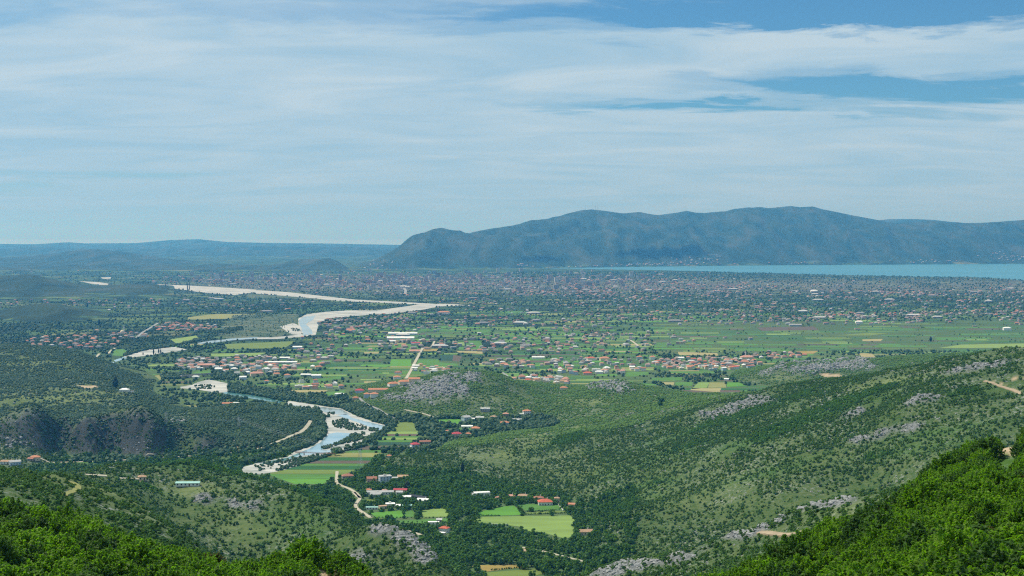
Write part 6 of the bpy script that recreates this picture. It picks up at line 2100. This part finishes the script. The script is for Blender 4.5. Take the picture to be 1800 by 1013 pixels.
BUSH_MARKS = [(130, 856, 'curved yellowish track on the left spur'), (60, 835, 'left end of the grassy spur'), (40, 865, 'dark hollow at the left edge'), (110, 880, 'dark scrub below the curved track'), (165, 905, 'thicket edge below the grass patch'), (230, 925, 'thicket edge below the spur'), (300, 955, 'thicket edge near the gully'), (1450, 905, 'thicket edge below the upper crag'), (1390, 930, 'end of the pale earth track'), (1250, 985, 'thicket edge below the rock spur'), (200, 885, 'pale grass patch of the left spur'), (280, 905, 'end of the grassy left spur'), (340, 945, 'stony foot of the left spur'),
              (690, 930, 'grey rock knoll above the hamlet'), (640, 985, 'stones left below the rock knoll'), (760, 975, 'right shoulder of the rock knoll'), (520, 950, 'scrubby gully below the left hill'), (430, 985, 'open scrub at the gully mouth'),
              (1110, 990, 'low end of the grey rock spur'), (1190, 975, 'middle of the grey rock spur'), (1310, 930, 'tall rock crag of the spur'), (1365, 942, 'pale earth track on the spur'), (1410, 885, 'upper crag of the rock spur'), (1480, 875, 'pale stony top of the rock spur'), (1560, 850, 'end of the spur above the near thicket')]


def size_w(s): return 'small' if s < 0.75 else ('broad' if s > 1.15 else 'rounded')


lo_mask = acc & (Y_ < 1100)
individuals(lo_mask, 290, HILL_M, 'bush', 'bush', bush_label, lambda i: 'bushes ' + spot(i), 0.5, 1.35)
taken = acc & (Y_ < 1100) & ~lo_mask
acc &= ~taken; is_l &= ~taken


def vspot(i):
    px, py = pxg[i], pyg[i]
    if py > 905 and px > 800: return 'below the big valley meadow'
    if px > 1000: return 'at the foot of the bushy slope'
    if px > 800: return 'around the red roofed farmhouse meadows'
    return 'in the valley hamlet'


TREE_MARKS = [(611, 840, 'brown roofed villa'), (653, 843, 'low pink house'), (679, 844, 'flat roofed pale blue block'), (694, 843, 'yellow house'), (668, 868, 'long grey roofed barn'), (703, 862, 'crimson roofed shed'),
              (735, 870, 'dark netting'), (745, 882, 'white roofed barn'), (686, 889, 'cream house with the white flat roof'), (654, 894, 'pale teal greenhouse'), (762, 921, 'bright white hut'), (781, 932, 'white house with the red roof'),
              (847, 868, 'long unfinished white building'), (899, 874, 'small pink roofed house'), (920, 874, 'tan roofed farmhouse'), (958, 884, 'large red roofed farmhouse'), (1005, 889, 'orange roofed hut'), (1030, 937, 'old barn with the tan roof'),
              (875, 902, 'left upper meadow'), (900, 925, 'near corner of the big meadow'), (980, 935, 'right end of the big meadow'), (930, 967, 'start of the pale lower track'), (1010, 984, 'middle of the pale lower track'), (1080, 1000, 'end of the pale lower track'),
              (860, 1000, 'yellow plot at the bottom'), (800, 960, 'wooded valley bottom'), (840, 950, 'wood corner left of the big meadow'), (820, 1005, 'dense wood at the bottom edge'), (880, 960, 'wood left of the pale lower track'), (960, 1000, 'wood below the pale lower track'), (770, 960, 'wood below the red roofed white house'), (640, 905, 'lower bend of the pale track'), (700, 905, 'orchard meadow'), (830, 990, 'foot of the rock knoll'), (600, 865, 'upper bend of the pale track')]


def tree_label(i, s):
    px, py = pxg[i], pyg[i]
    lm = min(TREE_MARKS, key=lambda m: (m[0] - px) ** 2 + ((m[1] - py) * 1.5) ** 2)
    dx, dy = px - lm[0], (py - lm[1]) * 1.5
    rel = ('right of' if dx > 0 else 'left of') if abs(dx) > abs(dy) else ('in front of' if dy > 0 else 'behind')
    dist = math.hypot(dx, dy)
    far_ = 'close ' if dist < 18 else ('a little way ' if dist < 36 else 'well ')
    return '%s green tree %s%s the %s' % (size_w(s), far_, rel, lm[2])


wm = wacc.copy()
individuals(wm, 290, WOOD_M, 'tree', 'tree', tree_label, lambda i: 'trees ' + vspot(i), 0.6, 1.3, trunk_me)
wacc &= wm

put('hill_scrub', acc & ~is_l & near_, C_HILL, 5, 0.24, 1.05)
put('lush_hill_scrub', is_l & near_, C_LUSH, 5, 0.55, 1.35)
put('distant_hill_scrub', acc & ~near_ & ~((pxg < 620) & (Y_ < 3600)), C_BLOB, 5, 0.30, 1.05)
put('plateau_scrub', acc & ~near_ & (pxg < 620) & (Y_ < 3600), C_DARK, 5, 0.3, 1.15)
put('valley_woods', wacc & near_, C_WOOD, 5, 0.5, 1.25)
put('river_woods', wacc & ~near_, C_FTREE, 6, 0.5, 1.2)

# rocks on the outcrops
rock_mat, t = new_mat('grey_limestone')
tcn = t.new('ShaderNodeTexCoord'); oi = t.new('ShaderNodeObjectInfo')
n = t.noise(tcn.outputs['Object'], 1.6, 6, 0.65)
rc_ = t.ramp(n, [(0.3, (0.10, 0.105, 0.11)), (0.5, (0.25, 0.255, 0.255)), (0.7, (0.42, 0.42, 0.41))])
rc_ = t.mix(t.math('MULTIPLY', oi.outputs['Random'], 0.35), rc_, (0.22, 0.22, 0.21))
finish(t, rc_, 0.95, bump(t, n, 0.7, 0.3))


def rock_mesh(rgen):
    bm = bmesh.new(); bmesh.ops.create_icosphere(bm, subdivisions=2, radius=1.0)
    from mathutils import noise as mn
    off = Vector(rgen.uniform(-40, 40, 3))
    for v in bm.verts:
        q = v.co * 1.3 + off
        r = 1 + 0.7 * mn.noise(q) + 0.35 * mn.noise(q * 3)
        v.co = Vector((v.co.x * r * 1.3, v.co.y * r, v.co.z * r * 0.75))
        for ax in range(3):
            v.co[ax] = round(v.co[ax] / 0.28) * 0.28 * 0.6 + v.co[ax] * 0.4
    me = bpy.data.meshes.new('rock'); bm.to_mesh(me); bm.free(); me.materials.append(rock_mat)
    return me


ROCK_M = [rock_mesh(gR) for _ in range(6)]
C_ROCK = source_objects('limestone', ROCK_M)
X_, Y_ = rand_plants(240000, 300, 3600, 0.45)
Zg = ground(X_, Y_); pxg, pyg = project(X_, Y_, Zg)
rk = sample(rock_m, X_, Y_); hl = sample(np.clip((ZZ - PLAIN - 0.6) / 2.0, 0, 1), X_, Y_)
vis_ = in_sight(X_, Y_, Zg + 2, 0.003) & (pxg > -100) & (pxg < 1900) & (pyg < 1060)
litter = np.clip(fbm(X_ / 70, Y_ / 40, 3) + 0.05, 0, 1)
clf = (pxg < 480) & (Y_ > 2040) & (Y_ < 2230)
rk = np.where(clf, rk * 0.08, rk)
accr = vis_ & (hl > 0.5) & (rng.random(len(X_)) < np.clip(rk * 0.62 + np.where((pxg > 1050) & (Y_ < 2300), 0.9, 0.25) * litter ** 1.5, 0, 1)) & (Y_ > 330)
ii = np.nonzero(accr & ~near_road(X_, Y_, 2))[0]
# the boulders of the two near outcrops as things
nb = ii[(rk[ii] > 0.5) & in_sight(X_[ii], Y_[ii], Zg[ii] + 1.0, 0) & (pxg[ii] > 0) & (pxg[ii] < 1800) & (pyg[ii] < 1010)]
nb = nb[np.argsort(Y_[nb])][:240]
ROCK_MARKS = [(625, 925, 'left foot of the rock knoll'), (660, 915, 'left shoulder of the rock knoll'), (690, 935, 'middle of the rock knoll'), (715, 925, 'top of the rock knoll'), (745, 955, 'right side of the rock knoll'), (775, 985, 'lower right end of the rock knoll'), (640, 985, 'stony ground below the rock knoll'),
              (1075, 1000, 'lowest end of the rock spur'), (1110, 985, 'lower crag of the rock spur'), (1150, 990, 'broken ledges right of the lower crag'), (1190, 972, 'middle ledges of the rock spur'), (1240, 962, 'scrubby saddle of the rock spur'), (1290, 940, 'left side of the tall crag'), (1320, 928, 'top of the tall crag'),
              (1350, 920, 'ledge above the pale earth track'), (1375, 945, 'foot of the pale earth track'), (1405, 888, 'upper crag of the rock spur'), (1440, 880, 'stones right of the upper crag'), (1480, 875, 'pale stony slope of the rock spur'), (1530, 868, 'upper end of the rock spur'), (1570, 858, 'last stones above the near thicket')]


def rock_place(px, py):
    lm = min(ROCK_MARKS, key=lambda m: (m[0] - px) ** 2 + ((m[1] - py) * 1.6) ** 2)
    return lm[2]


for i in nb:
    s = float(rng.uniform(0.9, 2.1))
    o = bpy.data.objects.new('boulder', ROCK_M[int(rng.integers(0, 6))]); o.location = (float(X_[i]), float(Y_[i]), float(Zg[i]) - 0.1); o.scale = (s, s, s * 0.9); o.rotation_euler = (0, 0, float(rng.uniform(0, 6.28)))
    link(o)
    where = 'of the rock spur' if pxg[i] > 900 else 'of the rock knoll'
    cw_ = cell_word(pxg[i], *((1060, 1560) if pxg[i] > 900 else (600, 790)))
    tier = 'on the crest' if ground(X_[i], Y_[i] + 25) < Zg[i] - 2 else 'on the near face'
    tag(o, '%s grey boulder %s, %s' % ('large' if s > 1.7 else ('small' if s < 1.2 else 'jagged'), tier, rock_place(pxg[i], pyg[i])), 'boulder', 'limestone boulders ' + where)
ii = np.setdiff1d(ii, nb)
s = (rng.uniform(0.5, 1.0, len(ii)) ** 1.5 * np.where(rk[ii] > 0.4, 2.0, 1.1) * np.clip(Y_[ii] / 1400, 0.8, 1.7))[:, None] * np.ones((1, 3))
scatter('limestone_rocks', np.stack([X_[ii], Y_[ii], Zg[ii] - 0.05], 1), s, rng.uniform(0, 6.28, len(ii)), rng.integers(0, 6, len(ii)), C_ROCK, 0.3)
print('rocks', len(ii))

# trees of the plain: hedges, gardens, woods; hedge rows and gardens
n = 230000
px = rng.uniform(-120, 1920, n); py = 478 + (760 - 478) * rng.random(n) ** 1.25
R = np.array([on_z(0, b)[1] for b in (478, 760)])
v_ = 506.5 - py; dy_ = F * CP + v_ * SP; dz_ = -F * SP + v_ * CP
Y_ = (PLAIN - EYE) / (dz_ / dy_); X_ = (px - 900) / dy_ * Y_
Zg = ground(X_, Y_)
flat_ok = (np.abs(Zg - PLAIN) < 0.6) & (Y_ > 2350)
rows = perlin(X_ / 210, Y_ / 26 + 3.3)
rows2 = fbm(X_ / 330, Y_ / 240, 3)
fine = fbm(X_ / 60, Y_ / 60, 2)
dens = 0.07 + 1.0 * np.clip(rows - 0.12, 0, 1) * 1.5 + 0.75 * np.clip(rows2 + 0.05, 0, 1) + 0.3 * fine
gsn = lambda cx, cy_, rx, ry: np.exp(-(((px - cx) / rx) ** 2 + ((py - cy_) / ry) ** 2))
dens += 0.55 * gsn(640, 560, 110, 14) + 0.5 * gsn(500, 545, 160, 8) + 0.6 * gsn(440, 690, 80, 12) + 0.5 * gsn(150, 600, 150, 12) + 0.5 * gsn(330, 640, 90, 10) + 0.4 * gsn(560, 700, 60, 12) + 0.4 * gsn(860, 650, 70, 10)
dens += 0.35 * np.exp(-((py - 545) / 14) ** 2) * (px > 1250) + 0.25 * np.exp(-((py - 520) / 14) ** 2) + 0.9 * gsn(310, 611, 60, 3) + 0.5 * gsn(520, 540, 150, 4)
dens += 1.3 * np.exp(-((py - 485) / 6) ** 2) * (px > 900)
dens += 0.35 * gsn(80, 570, 200, 20)
meadow = ((px > 1150) & (py > 566) & (py < 618))
hedge_l = np.clip(1 - np.abs(perlin(X_ / 900 + 3.1, Y_ / 60)) * 14, 0, 1) * np.clip(fbm(X_ / 120, Y_ / 90, 2) + 0.25, 0, 1)
dens = np.where(meadow, dens * 0.05 + 0.5 * np.clip(rows - 0.5, 0, 1) + hedge_l * 0.9, dens + hedge_l * 0.5)
dens = np.where((px > 520) & (px < 1150) & (py > 572) & (py < 690), dens * 0.44, dens)
line_d = np.exp(-((py - 536.5) / 2.2) ** 2) * (px > 950) * (px < 1090) * 3.0 + gsn(1413, 571, 9, 2.2) * 3 + gsn(1634, 503, 17, 2.5) * 3 + gsn(1010, 533, 90, 1.5) * 1.5
dens = dens + line_d
acc = flat_ok & (rng.random(n) < np.clip(dens, 0, 1) * 0.74)
acc &= ~blocked(X_, Y_, 1.0)
for dy_s in (14.0, 28.0):
    q_ = np.nonzero(acc & (Y_ < 6000))[0]
    bb_ = blocked(X_[q_] * (1 + dy_s / Y_[q_]), Y_[q_] + dy_s, 0.5) & (rng.random(len(q_)) < 0.8)
    acc[q_[bb_]] = False
k_ = np.nonzero(acc & (Y_ < 6500))[0]
bad = np.zeros(n, bool); bad[k_] = near_pads(X_[k_], Y_[k_], 1.5)
acc &= ~bad
ii = np.nonzero(acc)[0]
s = (np.where(meadow[ii], 0.28, 0.36) + np.where(meadow[ii], 0.4, 0.72) * rng.random(len(ii)) ** 1.6)[:, None] * np.ones((1, 3)) * (1 + 0.25 * smooth(6000, 10000, Y_[ii]))[:, None]
scatter('plain_trees', np.stack([X_[ii], Y_[ii], Zg[ii] - 0.2], 1), s, rng.uniform(0, 6.28, len(ii)), rng.integers(0, 6, len(ii)), C_FTREE, 0.05)
print('plain trees', len(ii))

# bushes on the gravel islands and along the banks
def bank_bushes(name, specs, coll, nv, smin, smax):
    P_, S_ = [], []
    for pts, nn in specs:
        xs = [p[0] for p in pts]; ys = [p[1] for p in pts]
        for _ in range(nn):
            for _t in range(20):
                a, b = rr.uniform(min(xs), max(xs)), rr.uniform(min(ys), max(ys))
                if inside(pts, np.array([a]), np.array([b]))[0]:
                    x, y = on_z(a, b); P_.append((x, y, PLAIN + 0.1)); s = rr.uniform(smin, smax); S_.append((s, s, s * rr.uniform(0.7, 1.1))); break
    n = len(P_)
    scatter(name, np.array(P_), np.array(S_), rng.uniform(0, 6.28, n), rng.integers(0, nv, n), coll, 0.05)


bank_bushes('river_scrub', [
    (Z7([(1090, 490), (1180, 455), (1280, 475), (1340, 530), (1400, 575), (1280, 580), (1120, 545)]), 170), (Z7([(1350, 500), (1480, 540), (1560, 570), (1540, 590), (1420, 580), (1360, 560)]), 26),
    (Z7([(1500, 565), (1580, 565), (1570, 592), (1500, 592)]), 22), (Z7([(1400, 600), (1440, 600), (1440, 625), (1410, 625)]), 10),
    (Z7([(1060, 395), (1120, 400), (1110, 412), (1050, 405)]), 12), (Z7([(990, 765), (1090, 735), (1100, 755), (1010, 780)]), 46),
    (Z7([(1200, 690), (1310, 615), (1400, 630), (1440, 660), (1330, 700), (1240, 715), (1130, 740), (1100, 730)]), 330),
    (Z7([(1440, 655), (1600, 590), (1660, 560), (1700, 570), (1620, 640), (1480, 700), (1400, 730)]), 240),
    (Z7([(1240, 735), (1270, 735), (1260, 755), (1240, 755)]), 8), (Z7([(1090, 780), (1150, 770), (1150, 820), (1095, 822)]), 60),
    (Z7([(700, 880), (1080, 822), (1100, 836), (900, 905), (740, 950), (520, 1010), (500, 1000), (640, 940)]), 280), (Z7([(280, 950), (480, 905), (760, 860), (800, 880), (560, 950), (340, 1010)]), 70),
    (Z5([(1370, 395), (1480, 388), (1520, 405), (1470, 420), (1380, 415)]), 60),
    (Z2([(-160, 700), (0, 690), (300, 690), (290, 760), (200, 770), (260, 830), (130, 845), (-240, 850), (-240, 780)]), 330), (Z2([(-160, 700), (0, 690), (150, 692), (0, 720), (-200, 740)]), 120),
    (Z2([(240, 785), (300, 790), (315, 810), (260, 815)]), 40)], C_FTREE, 6, 0.28, 0.62)

# dark tree belts along banks and the cliff foot
bank_bushes('bank_trees', [
    (Z7([(160, 940), (320, 900), (520, 850), (720, 790), (900, 720), (1020, 620), (1040, 560), (1000, 500), (940, 470), (920, 560), (880, 660), (740, 760), (520, 820), (300, 870), (150, 920)]), 420),
    (Z7([(950, 440), (1060, 440), (1000, 480), (960, 470)]), 20),
    (Z5([(870, 180), (1000, 140), (1240, 110), (1410, 60), (1400, 82), (1320, 100), (1200, 122), (1000, 150), (880, 188)]), 260),
    (Z5([(1450, 20), (1700, -20), (1720, 0), (1640, 24), (1480, 30)]), 120), (Z5([(690, 200), (730, 195), (728, 250), (700, 240)]), 40),
    (Z5([(1480, 300), (1560, 290), (1660, 320), (1640, 350), (1500, 340)]), 120), (Z5([(1130, 320), (1300, 300), (1320, 340), (1140, 350)]), 120),
    (Z5([(1600, 380), (1760, 400), (1980, 440), (2040, 490), (1900, 480), (1750, 455), (1610, 440)]), 330),
    (Z7([(540, 150), (650, 130), (700, 200), (820, 220), (1000, 250), (1200, 330), (1160, 335), (1000, 310), (800, 280), (600, 255)]), 150),
    (Z7([(1240, 330), (1420, 300), (1540, 380), (1700, 470), (1660, 510), (1500, 465), (1330, 410)]), 210),
    (Z5([(0, 850), (450, 860), (470, 905), (0, 880)]), 90), (Z5([(460, 910), (1400, 870), (1600, 850), (1620, 880), (1400, 905), (900, 940), (500, 940)]), 160)], C_FTREE, 6, 0.6, 1.15)

# single trees one can point to
def cypress_mesh(h, w_):
    bm = bmesh.new(); bmesh.ops.create_icosphere(bm, subdivisions=3, radius=1.0)
    for v in bm.verts:
        r = 1 + gR.uniform(-0.16, 0.16)
        tz = v.co.z * 0.5 + 0.5
        wz = (1 - tz) ** 0.5 * 1.15 if tz > 0.3 else 1.0
        v.co = Vector((v.co.x * r * w_ / 2 * min(1, wz + 0.15), v.co.y * r * w_ / 2 * min(1, wz + 0.15), tz * h))
    me = bpy.data.meshes.new('crown'); bm.to_mesh(me); bm.free(); me.materials.append(M_CYP)
    return me


def lone(px, py, h, w_, kind, label, cat='tree', hill_=False, grp=None):
    if hill_: x, y, z = hit(px, py, 1200)
    else:
        x, y = at_px(px, py); z = PLAIN
    rt = empty('cypress_tree' if kind == 'c' else 'tree', (x, y, z - 0.3)); tag(rt, label, cat, grp)
    if kind == 'c':
        child('crown', cypress_mesh(h, w_), rt, (0, 0, 0.8)); child('trunk', mesh_only('trunk', *tube((0, 0, -0.3), (0, 0, 2.0), 0.35, 0.3, 6), bark), rt)
    else:
        o = child('crown', WOOD_M[int(rng.integers(0, 5))], rt, (0, 0, 0.15 * h)); o.scale = (w_ / 7.5, w_ / 7.5, h / 7.6)
        child('trunk', trunk_me, rt)


for (px, py, h, w_, kd, lab, hl_) in [
        (203, 683, 24, 11, 'c', 'tall dark conifer beside the white house on the scrubby hill', True), (1160, 714, 14, 15, 't', 'lone dark round tree on the open saddle of scrub', True),
        (270, 624, 19, 4, 'c', 'tallest dark poplar standing in front of the pale gravel bank', False), (251.5, 625, 9, 3, 'c', 'short dark poplar left of the tallest one by the gravel', False),
        (279, 622, 15, 4, 'c', 'dark poplar just right of the tallest one by the gravel', False), (282.5, 622, 13, 3.5, 'c', 'slim dark poplar ending the row by the gravel', False),
        (291, 507, 34, 6, 'c', 'far lone dark poplar left of the paired poplars before the gravel', False), (329.5, 511, 40, 6, 'c', 'left of the paired poplars in front of the upper gravel', False), (332.8, 511, 38, 6, 'c', 'right of the paired poplars in front of the upper gravel', False),
        (174, 573, 25, 9, 'c', 'dark round headed cypress in the fields beyond the left village', False), (153.5, 541, 22, 8, 'c', 'dark cypress beside the low green hill', False), (104, 572, 16, 6, 'c', 'small dark cypress left of the round headed one', False),
        (813, 832, 15, 5, 'c', 'narrow dark cypress standing in the bushy slope above the valley', True), (589, 801, 11, 11, 't', 'round tree at the end of the footbridge', False), (713, 891.5, 9, 10, 't', 'round tree beside the white flat roofed house', False),
        (1287, 668, 14, 16, 't', 'dark round tree beside the white shed in the village fields', False), (1307, 627, 14, 10, 'c', 'dark tree next to the village minaret', False), (600, 625, 14, 14, 't', 'round tree alone in the middle of the fields, left one', False), (616, 628, 14, 18, 't', 'broad tree alone in the middle of the fields, right one', False),
        (1636, 601, 17, 8, 'c', 'dark upright tree alone on the right hand green plain', False), (716, 862, 12, 8, 'c', 'tall dark tree behind the yellow house', False), (733, 860, 11, 12, 't', 'big round tree right of the tall dark tree', False), (385, 702, 10, 12, 't', 'dark round tree beside the yellow green field', False), (280, 714, 9, 12, 't', 'round tree above the yellow green field', False)]:
    lone(px, py, h, w_, kd, lab, 'tree', hl_)

# hedges of the meadows: rows of bushes
for (pa, pb, lab, n_) in (((842, 907), (880, 907), 'dark hedge between the two upper valley meadows', 12), ((920, 905), (1000, 902), 'trimmed hedge along the big valley meadow', 24), ((907, 890), (923, 903), 'overgrown hedge running down beside the farmhouse meadow', 8),
                          ((925, 900), (985, 896), 'row of small round bushes below the red roofed farmhouse', 16), ((650, 910), (790, 911), 'hedge of small trees between the orchard meadows', 22), ((640, 917), (770, 919), 'row of young orchard trees along the concrete wall', 16),
                          ((862, 1003), (915, 998), 'dark hedge between the two yellow valley plots', 12)):
    a = at_px(*pa); b = at_px(*pb)
    rt = empty('hedge', (a[0], a[1], PLAIN)); tag(rt, lab, 'hedge')
    V = []; Fs = []
    bm = bmesh.new()
    for k in range(n_):
        f = (k + 0.5) / n_
        x, y = a[0] + (b[0] - a[0]) * f - a[0], a[1] + (b[1] - a[1]) * f - a[1]
        me = HILL_M[k % 5]
        nb_ = len(bm.verts)
        bm.from_mesh(me)
        bm.verts.ensure_lookup_table()
        s = rr.uniform(0.45, 0.7)
        M_ = Matrix.Translation((x + rr.uniform(-0.4, 0.4), y + rr.uniform(-0.5, 0.5), -0.2)) @ Matrix.Rotation(rr.uniform(0, 6), 4, 'Z') @ Matrix.Scale(s, 4)
        for v in bm.verts[nb_:]:
            v.co = M_ @ v.co
    me = bpy.data.meshes.new('hedge_foliage'); bm.to_mesh(me); bm.free(); me.materials.append(M_WOOD)
    child('foliage', me, rt)


# ------------------------------------------------------------------ labels: tell look-alikes apart by their order across the view
ORD = ['first', 'second', 'third', 'fourth', 'fifth', 'sixth', 'seventh', 'eighth', 'ninth', 'tenth', 'eleventh', 'twelfth', 'thirteenth', 'fourteenth', 'fifteenth', 'sixteenth', 'seventeenth', 'eighteenth', 'nineteenth', 'twentieth', 'twenty-first', 'twenty-second', 'twenty-third', 'twenty-fourth', 'twenty-fifth', 'twenty-sixth', 'twenty-seventh', 'twenty-eighth']
by_label = {}
for o in col.objects:
    if o.parent is None and o.get('label') and o.get('category'):
        by_label.setdefault(o['label'], []).append(o)
for lab, objs in by_label.items():
    n = len(objs)
    if n < 2 or n > 28 or len(lab.split()) > 13:
        continue
    objs.sort(key=lambda q: q.location.x / max(q.location.y, 1.0))
    for k, q in enumerate(objs):
        if n == 2:
            q['label'] = lab + (', left one' if k == 0 else ', right one')
        else:
            q['label'] = lab + ', ' + ('leftmost' if k == 0 else ('rightmost' if k == n - 1 else ORD[k] + ' from left'))

for o in col.objects:
    if o.get('label') and len(o['label'].split()) > 16: print('LONG', o.name, o['label'])
